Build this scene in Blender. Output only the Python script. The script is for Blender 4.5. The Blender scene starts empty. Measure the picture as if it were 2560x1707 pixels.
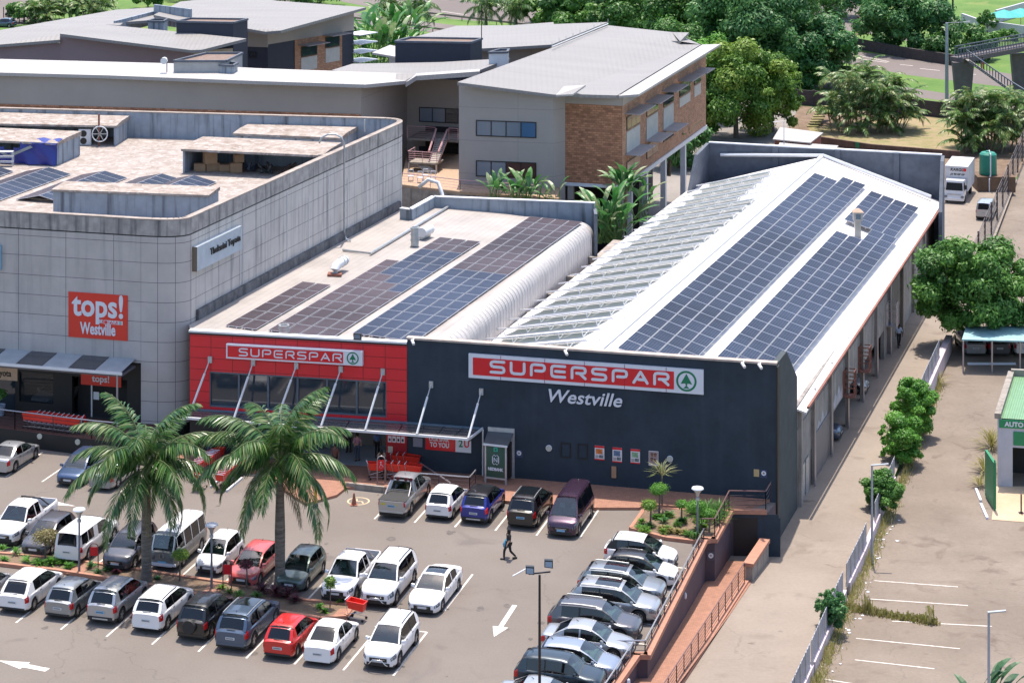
import bpy, math, random
import numpy as np
from mathutils import Vector, Matrix
R=math.radians
random.seed(7); rng=np.random.default_rng(7)
sc=bpy.context.scene; COL=sc.collection
# ---------------------------------------------------------------- camera, sky, sun, exposure
F=5500.0; CH=45.4; YH=-650.0           # focal length (photo px), camera height (m), horizon row of the levelled lens
cam=bpy.data.cameras.new('camera'); camo=bpy.data.objects.new('camera',cam); COL.objects.link(camo)
cam.sensor_width=36; cam.lens=36*F/2560; cam.shift_y=-(853.5-YH)/2560; cam.clip_end=3000; cam.clip_start=1
camo.location=(0,0,CH); camo.rotation_euler=(R(90),0,0); sc.camera=camo
SUN_EL=R(74); SUN_AZ=R(3)
w=bpy.data.worlds.new('World'); sc.world=w; w.use_nodes=True
nt=w.node_tree; bg=nt.nodes['Background']; sky=nt.nodes.new('ShaderNodeTexSky'); sky.sky_type='NISHITA'
sky.sun_disc=False; sky.sun_elevation=SUN_EL; sky.sun_rotation=SUN_AZ; sky.air_density=1.0; sky.dust_density=2.0; sky.ozone_density=1.0
nt.links.new(sky.outputs[0],bg.inputs[0]); bg.inputs[1].default_value=0.15
sl=bpy.data.lights.new('sun','SUN'); sl.energy=3.3; sl.angle=R(0.5); sl.color=(1,.915,.80)
slo=bpy.data.objects.new('sun',sl); COL.objects.link(slo)
sd=Vector((math.sin(SUN_AZ)*math.cos(SUN_EL),math.cos(SUN_AZ)*math.cos(SUN_EL),math.sin(SUN_EL)))
slo.rotation_euler=sd.to_track_quat('Z','Y').to_euler(); slo.location=(0,100,90)
sc.view_settings.view_transform='Standard'; sc.view_settings.look='None'; sc.view_settings.exposure=1.0; sc.view_settings.gamma=1
sc.render.engine='CYCLES'; sc.cycles.max_bounces=6; sc.cycles.transparent_max_bounces=8
# ---------------------------------------------------------------- survey helpers: photo pixel -> place on a level of known height
def P(x,y,z=0.0):
    t=(CH-z)*F/(y-YH); return Vector(((x-1280)*t/F,t,z))
def gz(D):
    return -2.5 if D>129 else min(0.0,-2.5+(129-D)*.059)
def G(x,y,off=0.0):
    z=-2.5+off
    for _ in range(12): z=gz((CH-z)*F/(y-YH))+off
    return P(x,y,z)
def AT(x,y,D): return Vector(((x-1280)*D/F,D,CH-(y-YH)*D/F))
# ---------------------------------------------------------------- mesh helpers
ORG={}
def tag(o,label=None,cat=None,group=None,kind=None):
    if label: o['label']=label
    if cat: o['category']=cat
    if group: o['group']=group
    if kind: o['kind']=kind
    return o
def thing(name,loc,label,cat,group=None,rz=0.0):
    o=bpy.data.objects.new(name,None); COL.objects.link(o); o.location=loc; o.rotation_euler=(0,0,rz); o.empty_display_size=.3
    ORG[o.name]=Vector(loc) if rz==0 else None
    return tag(o,label,cat,group)
class MB:
    def __init__(s): s.v=[]; s.f=[]; s.uv=[]; s.mi=[]; s.cm=0
    def face(s,pts,uv=None):
        b=len(s.v); s.v+= [tuple(p) for p in pts]; s.f.append(tuple(range(b,b+len(pts)))); s.mi.append(s.cm)
        s.uv.append(uv if uv else [(p[0],p[1]) for p in pts]); return s
    def box(s,x0,x1,y0,y1,z0,z1):
        return s.hexa([(x0,y0,z0),(x1,y0,z0),(x1,y1,z0),(x0,y1,z0)],[(x0,y0,z1),(x1,y0,z1),(x1,y1,z1),(x0,y1,z1)])
    def hexa(s,b,t):
        n=len(b)
        s.face(list(reversed(b)),[(p[0],p[1]) for p in reversed(b)]); s.face(t,[(p[0],p[1]) for p in t])
        u=0
        for i in range(n):
            j=(i+1)%n; L=math.dist(b[i][:2],b[j][:2]); 
            s.face([b[i],b[j],t[j],t[i]],[(u,b[i][2]),(u+L,b[j][2]),(u+L,t[j][2]),(u,t[i][2])]); u+=L
        return s
    def prism(s,poly,z0,z1):
        a=sum(poly[i][0]*poly[(i+1)%len(poly)][1]-poly[(i+1)%len(poly)][0]*poly[i][1] for i in range(len(poly)))
        if a<0: poly=poly[::-1]
        return s.hexa([(p[0],p[1],z0) for p in poly],[(p[0],p[1],z1) for p in poly])
    def slab(s,pts,th):                       # sheet of 3-D points given a thickness downwards
        a=sum(pts[i][0]*pts[(i+1)%len(pts)][1]-pts[(i+1)%len(pts)][0]*pts[i][1] for i in range(len(pts)))
        if a<0: pts=pts[::-1]
        return s.hexa([(p[0],p[1],p[2]-th) for p in pts],[tuple(p) for p in pts])
    def bar(s,a,b,w,h=None,up=(0,0,1)):
        a=Vector(a); b=Vector(b); h=h or w; d=(b-a); 
        if d.length<1e-6: return s
        d.normalize(); u=Vector(up)
        if abs(d.dot(u))>.99: u=Vector((0,1,0))
        x=d.cross(u).normalized()*w/2; y=x.cross(d).normalized()*h/2
        s.hexa([a-x-y,a+x-y,a+x+y,a-x+y],[b-x-y,b+x-y,b+x+y,b-x+y]); return s
    def tube(s,pts,r,n=8,cap=True):
        pts=[Vector(p) for p in pts]; rs=r if isinstance(r,(list,tuple)) else [r]*len(pts); rings=[]
        for i,p in enumerate(pts):
            d=(pts[min(i+1,len(pts)-1)]-pts[max(i-1,0)]).normalized(); u=Vector((0,0,1)) if abs(d.z)<.95 else Vector((0,1,0))
            x=d.cross(u).normalized(); y=x.cross(d).normalized()
            rings.append([p+(x*math.cos(2*math.pi*k/n)+y*math.sin(2*math.pi*k/n))*rs[i] for k in range(n)])
        for i in range(len(pts)-1):
            for k in range(n): s.face([rings[i][k],rings[i][(k+1)%n],rings[i+1][(k+1)%n],rings[i+1][k]])
        if cap: s.face(rings[0][::-1]); s.face(rings[-1])
        return s
    def lathe(s,prof,c=(0,0,0),n=16,axis='z'):
        c=Vector(c)
        def pt(r,z,k):
            a=2*math.pi*k/n; q=(r*math.cos(a),r*math.sin(a),z)
            return c+Vector(q if axis=='z' else (q[2],q[0],q[1]) if axis=='x' else (q[0],q[2],q[1]))
        for i in range(len(prof)-1):
            for k in range(n):
                a,b,d,e=pt(*prof[i],k),pt(*prof[i],k+1),pt(*prof[i+1],k+1),pt(*prof[i+1],k)
                if prof[i][0]<1e-6: s.face([a,d,e])
                elif prof[i+1][0]<1e-6: s.face([a,b,d])
                else: s.face([a,b,d,e])
        return s
    def build(s,name,mats,parent=None,local=False,smooth=False,angle=None):
        me=bpy.data.meshes.new(name)
        vs=s.v
        if parent is not None and not local:
            o_=ORG.get(parent.name)
            if o_ is not None: vs=[(v[0]-o_[0],v[1]-o_[1],v[2]-o_[2]) for v in vs]
        me.from_pydata(vs,[],s.f)
        if not isinstance(mats,(list,tuple)): mats=[mats]
        for m in mats: me.materials.append(m)
        if len(mats)>1: me.polygons.foreach_set('material_index',s.mi)
        ul=me.uv_layers.new(name='UVMap'); ul.data.foreach_set('uv',[c for f in s.uv for p in f for c in p])
        if smooth or angle: weld(me)
        if smooth: me.polygons.foreach_set('use_smooth',[True]*len(me.polygons))
        if angle: me.polygons.foreach_set('use_smooth',[True]*len(me.polygons)); me.set_sharp_from_angle(angle=R(angle))
        me.update()
        o=bpy.data.objects.new(name,me); COL.objects.link(o)
        if parent is not None:
            o.parent=parent
            if parent.name in ORG: ORG[o.name]=ORG[parent.name]
        return o
import bmesh
def weld(me,d=1e-4):
    bm=bmesh.new(); bm.from_mesh(me); bmesh.ops.remove_doubles(bm,verts=bm.verts,dist=d); bmesh.ops.recalc_face_normals(bm,faces=bm.faces); bm.to_mesh(me); bm.free()
def kids(o): return [c for c in o.children]
def copy_tree(o,parent=None):
    c=o.copy(); COL.objects.link(c); c.parent=parent
    for ch in kids(o): copy_tree(ch,c)
    return c
def part(parent,name,m,mats=None,**k): return m.build(name,mats,parent,**k)
# text -> mesh object, lying in local XY of the given frame
def textmesh(body,size,offset=0.0,shear=0.0,extrude=.01,sx=1.0,space=1.0,align='LEFT',line=1.0):
    cu=bpy.data.curves.new('t','FONT'); cu.body=body; cu.size=size; cu.offset=offset; cu.shear=shear; cu.extrude=extrude
    cu.space_character=space; cu.align_x=align; cu.space_line=line; cu.resolution_u=3
    o=bpy.data.objects.new('t',cu); COL.objects.link(o); bpy.context.view_layer.update()
    me=bpy.data.meshes.new_from_object(o.evaluated_get(bpy.context.evaluated_depsgraph_get()))
    bpy.data.objects.remove(o); bpy.data.curves.remove(cu)
    if sx!=1: me.transform(Matrix.Diagonal((sx,1,1,1)))
    return me
class Wall:                                # a vertical plane through two ground points; a = metres along, z = height, d = metres out towards the viewer
    def __init__(s,p0,p1):
        s.o=Vector((p0[0],p0[1],0)); s.e=Vector((p1[0],p1[1],0)); s.u=(s.e-s.o); s.L=s.u.length; s.u.normalize(); s.n=Vector((s.u.y,-s.u.x,0))
    def at(s,a,z,d=0.0): q=s.o+s.u*a+s.n*d; q.z=z; return q
    def px(s,x,y):
        r=Vector(((x-1280)/F,1,-(y-YH)/F)); c=Vector((0,0,CH)); t=(s.o-c).dot(s.n)/r.dot(s.n); q=c+r*t
        return (q-s.o).dot(s.u),q.z
    def box(s,m,a0,a1,z0,z1,d0,d1):
        b=[s.at(a0,z0,d0),s.at(a0,z0,d1),s.at(a1,z0,d1),s.at(a1,z0,d0)]; t=[Vector((p.x,p.y,z1)) for p in b]
        # order counter-clockwise seen from above
        area=sum(b[i].x*b[(i+1)%4].y-b[(i+1)%4].x*b[i].y for i in range(4))
        if area<0: b=b[::-1]; t=t[::-1]
        m.face(b[::-1]); m.face(t)
        for i in range(4):
            j=(i+1)%4; A=(b[i]-s.o).dot(s.u); B=(b[j]-s.o).dot(s.u)
            if abs(A-B)<1e-4: A=(b[i]-s.o).dot(s.n); B=(b[j]-s.o).dot(s.n)
            m.face([b[i],b[j],t[j],t[i]],[(A,z0),(B,z0),(B,z1),(A,z1)])
        return m
    def quad(s,m,pts,d,th=.0):             # pts list of (a,z)
        f=[s.at(a,z,d) for a,z in pts]; m.face(f,[(a,z) for a,z in pts])
        if th:
            n=len(pts); bk=[s.at(a,z,d-th) for a,z in pts]
            for i in range(n): j=(i+1)%n; m.face([f[j],f[i],bk[i],bk[j]])
        return m
    def text(s,name,body,a,z,size,mat,parent,d=.05,**k):
        me=textmesh(body,size,**k); M=Matrix(((s.u.x,0,-0+s.n.x,0),(s.u.y,0,s.n.y,0),(0,1,0,0),(0,0,0,1)))
        q=s.at(a,z,d); M.translation=q-(ORG.get(parent.name) or Vector((0,0,0))) if parent else q
        me.transform(M); me.materials.clear(); me.materials.append(mat); o=bpy.data.objects.new(name,me); COL.objects.link(o)
        if parent: o.parent=parent
        return o
# ---------------------------------------------------------------- materials
def lin(c):
    if isinstance(c,str): c=[int(c[i:i+2],16)/255 for i in (0,2,4)]; return tuple(x/12.92 if x<=.04045 else ((x+.055)/1.055)**2.4 for x in c)
    return tuple(c)
def base(name,rough=.7,metal=0.0,spec=.5,coat=0.0):
    m=bpy.data.materials.new(name); m.use_nodes=True; n=m.node_tree; b=n.nodes['Principled BSDF']
    b.inputs['Roughness'].default_value=rough; b.inputs['Metallic'].default_value=metal; b.inputs['Specular IOR Level'].default_value=spec; b.inputs['Coat Weight'].default_value=coat
    return m,n,b
def N(n,t,**k):
    x=n.nodes.new(t)
    for a,v in k.items(): setattr(x,a,v)
    return x
def mat(name,c,rough=.7,metal=0.0,var=.12,scale=1.5,spec=.5,bump=0.0,bscale=20,streak=0.0,streakc=(.03,.03,.035),grid=None,rib=None,coat=0.0,var2=0.0,stretch=(1,1,1)):
    """plain colour with uneven tone; grid=(w,h,mortar,mortar colour,offset) on wall UV; rib=(pitch,depth) on UV x; streak = run-down stains"""
    m,n,b=base(name,rough,metal,spec,coat); c=lin(c); L=n.links.new
    tc=N(n,'ShaderNodeTexCoord'); mp=N(n,'ShaderNodeMapping'); mp.inputs['Scale'].default_value=stretch; L(tc.outputs['Object'],mp.inputs[0])
    nz=N(n,'ShaderNodeTexNoise'); nz.inputs['Scale'].default_value=scale; nz.inputs['Detail'].default_value=6; nz.inputs['Roughness'].default_value=.65; L(mp.outputs[0],nz.inputs[0])
    rp=N(n,'ShaderNodeMapRange'); rp.inputs[1].default_value=.3; rp.inputs[2].default_value=.7; rp.inputs[3].default_value=1-var; rp.inputs[4].default_value=1+var; L(nz.outputs[0],rp.inputs[0])
    vm=N(n,'ShaderNodeVectorMath',operation='SCALE'); vm.inputs[0].default_value=c; L(rp.outputs[0],vm.inputs['Scale']); col=vm.outputs[0]
    if grid:
        gw,gh,mo,mc,off=grid; br=N(n,'ShaderNodeTexBrick'); br.offset=off; br.inputs['Scale'].default_value=1; br.inputs['Brick Width'].default_value=gw; br.inputs['Row Height'].default_value=gh
        br.inputs['Mortar Size'].default_value=mo; br.inputs['Mortar Smooth'].default_value=.1; br.inputs['Bias'].default_value=0
        br.inputs['Color1'].default_value=(1-var2,1-var2,1-var2,1); br.inputs['Color2'].default_value=(1+var2,1+var2,1+var2,1); br.inputs['Mortar'].default_value=tuple(mc)+(1,)
        L(tc.outputs['UV'],br.inputs[0]); mm=N(n,'ShaderNodeVectorMath',operation='MULTIPLY'); L(col,mm.inputs[0]); L(br.outputs[0],mm.inputs[1]); col=mm.outputs[0]
    if streak:
        mp2=N(n,'ShaderNodeMapping'); mp2.inputs['Scale'].default_value=(2.2,2.2,.16); L(tc.outputs['Object'],mp2.inputs[0])
        n2=N(n,'ShaderNodeTexNoise'); n2.inputs['Scale'].default_value=1.0; n2.inputs['Detail'].default_value=5; L(mp2.outputs[0],n2.inputs[0])
        r2=N(n,'ShaderNodeMapRange'); r2.inputs[1].default_value=.52; r2.inputs[2].default_value=.72; r2.inputs[3].default_value=0; r2.inputs[4].default_value=streak; L(n2.outputs[0],r2.inputs[0])
        mx=N(n,'ShaderNodeMixRGB'); L(r2.outputs[0],mx.inputs[0]); L(col,mx.inputs[1]); mx.inputs[2].default_value=tuple(streakc)+(1,); col=mx.outputs[0]
    L(col,b.inputs['Base Color'])
    h=None
    if rib:
        sp=N(n,'ShaderNodeSeparateXYZ'); L(tc.outputs['UV'],sp.inputs[0]); ma=N(n,'ShaderNodeMath',operation='MULTIPLY'); L(sp.outputs[0],ma.inputs[0]); ma.inputs[1].default_value=2*math.pi/rib[0]
        si=N(n,'ShaderNodeMath',operation='SINE'); L(ma.outputs[0],si.inputs[0]); bp=N(n,'ShaderNodeBump'); bp.inputs['Strength'].default_value=1; bp.inputs['Distance'].default_value=rib[1]; L(si.outputs[0],bp.inputs['Height']); L(bp.outputs[0],b.inputs['Normal']); h=bp
    if bump:
        n3=N(n,'ShaderNodeTexNoise'); n3.inputs['Scale'].default_value=bscale; n3.inputs['Detail'].default_value=4; L(tc.outputs['Object'],n3.inputs[0])
        bp=N(n,'ShaderNodeBump'); bp.inputs['Strength'].default_value=.6; bp.inputs['Distance'].default_value=bump; L(n3.outputs[0],bp.inputs['Height']); L(bp.outputs[0],b.inputs['Normal'])
        if h: L(h.outputs[0],bp.inputs['Normal'])
    return m
def ground_mat(name,c,c2,scale=.12,fine=6.0,rough=.9,amt=.5,fvar=.10,c3=None,s3=.5,t3=.62,crack=0,spots=0):
    """weathered ground: two tones in broad patches plus fine grain and blotches of a third tone"""
    m,n,b=base(name,rough,spec=.25); L=n.links.new; tc=N(n,'ShaderNodeTexCoord')
    a=N(n,'ShaderNodeTexNoise'); a.inputs['Scale'].default_value=scale; a.inputs['Detail'].default_value=8; a.inputs['Roughness'].default_value=.6; L(tc.outputs['Object'],a.inputs[0])
    r=N(n,'ShaderNodeMapRange'); r.inputs[1].default_value=.35; r.inputs[2].default_value=.68; L(a.outputs[0],r.inputs[0])
    mx=N(n,'ShaderNodeMixRGB'); mx.inputs[1].default_value=lin(c)+(1,); mx.inputs[2].default_value=lin(c2)+(1,); L(r.outputs[0],mx.inputs[0]); col=mx.outputs[0]
    if c3:
        d=N(n,'ShaderNodeTexNoise'); d.inputs['Scale'].default_value=s3; d.inputs['Detail'].default_value=7; d.inputs['Distortion'].default_value=1.2; L(tc.outputs['Object'],d.inputs[0])
        r3=N(n,'ShaderNodeMapRange'); r3.inputs[1].default_value=t3; r3.inputs[2].default_value=t3+.12; r3.inputs[4].default_value=.7; L(d.outputs[0],r3.inputs[0])
        m3=N(n,'ShaderNodeMixRGB'); L(r3.outputs[0],m3.inputs[0]); L(col,m3.inputs[1]); m3.inputs[2].default_value=lin(c3)+(1,); col=m3.outputs[0]
    if crack:
        wn=N(n,'ShaderNodeTexNoise'); wn.inputs['Scale'].default_value=.8; wn.inputs['Detail'].default_value=5; L(tc.outputs['Object'],wn.inputs[0]); av=N(n,'ShaderNodeVectorMath',operation='MULTIPLY_ADD'); L(wn.outputs[1],av.inputs[0]); av.inputs[1].default_value=(2.5,2.5,0); L(tc.outputs['Object'],av.inputs[2])
        vo=N(n,'ShaderNodeTexVoronoi',feature='DISTANCE_TO_EDGE'); vo.inputs['Scale'].default_value=crack; L(av.outputs[0],vo.inputs[0]); rc=N(n,'ShaderNodeMapRange'); rc.inputs[1].default_value=.0; rc.inputs[2].default_value=.045*crack; rc.inputs[3].default_value=.80; rc.inputs[4].default_value=1; L(vo.outputs[0],rc.inputs[0])
        vc=N(n,'ShaderNodeVectorMath',operation='SCALE'); L(col,vc.inputs[0]); L(rc.outputs[0],vc.inputs['Scale']); col=vc.outputs[0]
    if spots:
        sn=N(n,'ShaderNodeTexNoise'); sn.inputs['Scale'].default_value=spots; sn.inputs['Detail'].default_value=3; L(tc.outputs['Object'],sn.inputs[0]); rs=N(n,'ShaderNodeMapRange'); rs.inputs[1].default_value=.70; rs.inputs[2].default_value=.78; rs.inputs[3].default_value=1; rs.inputs[4].default_value=.55; L(sn.outputs[0],rs.inputs[0])
        vc=N(n,'ShaderNodeVectorMath',operation='SCALE'); L(col,vc.inputs[0]); L(rs.outputs[0],vc.inputs['Scale']); col=vc.outputs[0]
    f=N(n,'ShaderNodeTexNoise'); f.inputs['Scale'].default_value=fine; f.inputs['Detail'].default_value=8; f.inputs['Roughness'].default_value=.8; L(tc.outputs['Object'],f.inputs[0])
    rr=N(n,'ShaderNodeMapRange'); rr.inputs[1].default_value=.3; rr.inputs[2].default_value=.7; rr.inputs[3].default_value=1-fvar; rr.inputs[4].default_value=1+fvar; L(f.outputs[0],rr.inputs[0])
    vm=N(n,'ShaderNodeVectorMath',operation='SCALE'); L(col,vm.inputs[0]); L(rr.outputs[0],vm.inputs['Scale']); L(vm.outputs[0],b.inputs['Base Color'])
    bp=N(n,'ShaderNodeBump'); bp.inputs['Distance'].default_value=.01; L(f.outputs[0],bp.inputs['Height']); L(bp.outputs[0],b.inputs['Normal'])
    return m
def glass_mat(name,c,rough=.06):
    m,n,b=base(name,rough,spec=.8); b.inputs['Base Color'].default_value=lin(c)+(1,); b.inputs['Coat Weight'].default_value=.3; b.inputs['Coat Roughness'].default_value=.02; return m
def clear_glass(name,c,a=.35):
    m,n,b=base(name,.05,spec=.8); b.inputs['Base Color'].default_value=lin(c)+(1,); b.inputs['Alpha'].default_value=a; return m
def leaf_mat(name,cols,trans=.25,rough=.5,spec=.4):
    m,n,b=base(name,rough,spec=spec); L=n.links.new; at=N(n,'ShaderNodeAttribute',attribute_name='rnd'); cr=N(n,'ShaderNodeValToRGB'); e=cr.color_ramp.elements
    while len(e)<len(cols): e.new(.5)
    for i,c in enumerate(cols): e[i].position=i/(len(cols)-1); e[i].color=lin(c)+(1,)
    L(at.outputs['Fac'],cr.inputs[0]); L(cr.outputs[0],b.inputs['Base Color'])
    tr=N(n,'ShaderNodeBsdfTranslucent'); L(cr.outputs[0],tr.inputs[0]); mx=N(n,'ShaderNodeMixShader'); mx.inputs[0].default_value=trans
    L(b.outputs[0],mx.inputs[1]); L(tr.outputs[0],mx.inputs[2]); L(mx.outputs[0],n.nodes['Material Output'].inputs[0]); return m
def fast_mesh(name,V,Fs,mat_,rnd,parent=None,local=False,smooth=False):
    """V (n,3) array, Fs (m,4) or (m,3) index array, rnd per face value"""
    me=bpy.data.meshes.new(name); V=np.asarray(V,dtype=np.float32); 
    if parent is not None and not local and ORG.get(parent.name) is not None: V=V-np.array(ORG[parent.name],dtype=np.float32)
    Fs=np.asarray(Fs,dtype=np.int32); k=Fs.shape[1]
    me.vertices.add(len(V)); me.vertices.foreach_set('co',V.ravel()); me.loops.add(Fs.size); me.loops.foreach_set('vertex_index',Fs.ravel())
    me.polygons.add(len(Fs)); me.polygons.foreach_set('loop_start',np.arange(0,Fs.size,k,dtype=np.int32)); me.update(calc_edges=True)
    at=me.attributes.new('rnd','FLOAT','FACE'); at.data.foreach_set('value',np.asarray(rnd,dtype=np.float32)); me.materials.append(mat_)
    if smooth: me.polygons.foreach_set('use_smooth',[True]*len(me.polygons))
    o=bpy.data.objects.new(name,me); COL.objects.link(o)
    if parent is not None:
        o.parent=parent
        if parent.name in ORG: ORG[o.name]=ORG[parent.name]
    return o
M={}
M['asphalt']=ground_mat('asphalt',(.152,.130,.115),(.182,.158,.141),.10,9,c3=(.125,.107,.100),s3=.25,t3=.60,crack=.05,spots=1.3,fvar=.13)
M['concrete_drive']=ground_mat('concrete_drive',(.225,.186,.155),(.275,.231,.193),.14,5,c3=(.185,.150,.123),s3=.3,t3=.58,fvar=.10,crack=.06,spots=.9)
M['lot']=ground_mat('lot',(.166,.134,.108),(.220,.181,.149),.16,5,c3=(.125,.092,.076),s3=.45,t3=.58,fvar=.14,crack=.08,spots=.8)
M['grass']=ground_mat('grass_green',(.075,.15,.03),(.12,.20,.045),.10,3,c3=(.17,.20,.06),s3=.2,t3=.55,fvar=.25)
M['drygrass']=ground_mat('grass_dry',(.22,.19,.09),(.30,.22,.14),.25,3,c3=(.16,.17,.06),s3=.4,t3=.5,fvar=.2)
M['soil']=ground_mat('soil',(.14,.095,.065),(.21,.15,.105),.8,6,fvar=.25)
M['road']=ground_mat('road',(.145,.122,.115),(.175,.150,.142),.06,3)
M['paving']=mat('paving_brick',(.31,.155,.105),.85,var=.12,scale=2,grid=(.2,.1,.008,(.6,.55,.5),.5),var2=.12)
M['coping']=mat('coping_brick',(.37,.18,.12),.85,var=.15,scale=3)
M['white_line']=mat('white_line',(.56,.52,.48),.7,var=.3,scale=5)
M['navy']=mat('navy_plaster',(.030,.042,.058),.8,var=.22,scale=.45,spec=.25,streak=.25,streakc=(.05,.062,.08),bump=.01,bscale=3)
M['navy_coping']=mat('navy_coping',(.40,.33,.29),.8,var=.25,scale=2)
M['red_panel']=mat('red_panel',(.62,.02,.03),.32,var=.06,scale=.3,grid=(1.42,.70,.018,(.25,.2,.25),0),var2=.03,spec=.5)
M['grey_panel']=mat('grey_panel',(.44,.405,.39),.85,var=.10,scale=.6,streak=.22,streakc=(.10,.11,.13),grid=(3.4,1.28,.018,(.25,.25,.3),0),var2=.03)
M['grey_panel_side']=mat('grey_panel_side',(.50,.465,.44),.8,var=.10,scale=.6,streak=.45,streakc=(.05,.055,.07),grid=(1.95,1.28,.018,(.25,.25,.3),0),var2=.03)
M['stain_band']=mat('stained_concrete',(.34,.315,.30),.85,var=.3,scale=1.2,streak=.8,streakc=(.05,.05,.06))
M['parapet_top']=mat('parapet_top',(.30,.25,.22),.9,var=.3,scale=1.5)
M['roof_sheet']=mat('roof_sheet_old',(.33,.30,.28),.6,var=.2,scale=.3,grid=(.42,.5,.03,(.84,.80,.80),0))
M['roof_white']=mat('roof_white',(.72,.69,.68),.6,var=.05,scale=.3,spec=.2)
M['roof_rusty']=ground_mat('roof_membrane',(.34,.30,.275),(.235,.19,.165),.9,5,c3=(.43,.39,.365),s3=1.7,t3=.50,fvar=.12)
M['office_roof']=mat('office_roof',(.215,.205,.20),.6,var=.08,scale=.25,rib=(.5,.012),stretch=(.3,2,1))
M['office_roof_white']=mat('office_roof_white',(.37,.35,.34),.6,var=.06,scale=.4,rib=(.4,.012))
M['fascia']=mat('fascia',(.60,.62,.66),.5,var=.06)
M['beige_wall']=mat('beige_wall',(.33,.305,.285),.85,var=.05,scale=.4,grid=(5.5,3.0,.02,(.7,.7,.7),0))
M['taupe_wall']=mat('taupe_wall',(.32,.29,.26),.85,var=.05,scale=.4)
M['mauve_wall']=mat('mauve_wall',(.24,.185,.195),.85,var=.05,scale=.4)
M['brick']=mat('face_brick',(.33,.165,.095),.9,var=.15,scale=3,grid=(.42,.20,.022,(.75,.65,.6),.5),var2=.35)
M['dark_blue']=mat('dark_blue_wall',(.030,.036,.055),.8,var=.08)
M['window_glass']=glass_mat('window_glass',(.02,.035,.05))
M['window_pale']=glass_mat('window_blind',(.16,.20,.25),.15)
M['frame_dark']=mat('frame_dark',(.012,.012,.015),.4)
M['white_metal']=mat('white_metal',(.62,.63,.65),.35,.0,var=.05)
M['steel']=mat('steel',(.42,.40,.42),.35,.7,var=.08)
M['galv']=mat('galvanised',(.45,.47,.48),.4,.5,var=.15,scale=3)
M['black']=mat('black',(.012,.012,.013),.6)
M['rail_dark']=mat('rail_dark',(.03,.012,.02),.5)
M['dark_int']=mat('dark_interior',(.02,.018,.018),.8)
M['warm_wall']=mat('workshop_wall',(.27,.245,.225),.9,var=.25,scale=.8,streak=.5,streakc=(.05,.04,.04))
M['rust']=mat('rust',(.22,.085,.06),.8,var=.3,scale=3)
M['grey_parapet']=mat('grey_parapet',(.10,.115,.145),.85,var=.2,scale=1.2)
M['blue_grey']=mat('blue_grey_wall',(.26,.30,.35),.85,var=.15,scale=1.0,streak=.75,streakc=(.04,.045,.055))
M['corr_side']=mat('corrugated_side',(.50,.47,.46),.5,var=.08,scale=.5,rib=(.22,.03),streak=.35,streakc=(.15,.14,.15))
M['red']=mat('sign_red',(.60,.012,.02),.35,var=.04)
M['sign_red2']=mat('sign_orange_red',(.62,.035,.02),.35,var=.04)
M['sign_white']=mat('sign_white',(.62,.64,.70),.4,var=.03)
M['sign_green']=mat('sign_green',(.0,.16,.075),.4,var=.03)
M['wood']=mat('wood_deck',(.36,.25,.17),.8,var=.2,scale=4)
M['concrete']=mat('concrete',(.26,.23,.20),.9,var=.25,scale=1.5,streak=.5,streakc=(.06,.05,.04))
M['lilac_wall']=mat('lilac_wall',(.50,.42,.45),.85,var=.12,scale=1.2)
M['skinny']=mat('trunk',(.13,.105,.085),.9,var=.3,scale=5)
# ================================================================ GROUND
def sheet(name,pts,m,z=None):
    b=MB(); a=sum(pts[i][0]*pts[(i+1)%len(pts)][1]-pts[(i+1)%len(pts)][0]*pts[i][1] for i in range(len(pts)))
    if a<0: pts=pts[::-1]
    b.face([(p[0],p[1],p[2] if z is None else z) for p in pts],[(p[0],p[1]) for p in pts]); o=b.build(name,m); o['kind']='structure'; return o
def strips(name,left,right,Ds,zf,m,kind='structure'):
    def ix(pl,D):
        for (x0,d0),(x1,d1) in zip(pl,pl[1:]):
            if d0<=D<=d1: return x0+(x1-x0)*(D-d0)/(d1-d0)
        return pl[-1][0] if D>pl[-1][1] else pl[0][0]
    b=MB()
    for d0,d1 in zip(Ds,Ds[1:]):
        q=[(ix(left,d0),d0,zf(d0)),(ix(right,d0),d0,zf(d0)),(ix(right,d1),d1,zf(d1)),(ix(left,d1),d1,zf(d1))]; b.face(q,[(p[0],p[1]) for p in q])
    o=b.build(name,m); o['kind']=kind; return o
strips('ground',[(-900,85),(-900,1600)],[(900,85),(900,1600)],[85,95,107,118,129,1600],lambda D:gz(D)-.42,M['grass'])
strips('added_yard_paving',[(-400,141),(-400,300)],[(6,141),(40,300)],[141,300],lambda D:-2.90,ground_mat('yard',(.20,.18,.165),(.26,.235,.215),.1,3))  # paving sheet added to keep green grass bounce off the office walls
fence_pts=[(2.6,90)]+[(G(x,y,.15).x,G(x,y,.15).y) for x,y in ((1960,1812),(2030,1661),(2115,1468),(2200,1277),(2262,1130),(2310,1000),(2352,905))]+[(44.2,204),(63,266)]
strips('lot_asphalt',fence_pts,[(160,90),(160,266)],[90,107,118,129,266],lambda D:gz(D)-.40,M['lot'])
strips('driveway',[(1.8,90),(8.3,108.3),(13.5,124.4),(12,128.6),(12,200),(26,240)],fence_pts,[90,95,101,108.3,116,124.4,128.6,129,160,200,240],lambda D:gz(D),M['concrete_drive'])
K1=P(1827,1282,.0);K2=P(1787,1354,.0);K3=P(1763,1354,.0);K4=P(1619,1644,.0);K5=P(1593,1644,.0);K6=P(1549,1707,.0)
k5=Vector((K5.x,K4.y,0)); kd=(K6-K5)/(K5.y-K6.y)
KE=Vector((K5.x+kd.x*(K5.y-85),85,0))
k3=Vector((K3.x,K2.y,0)); LC=Vector((14.95,K1.y-.1,0))
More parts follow.
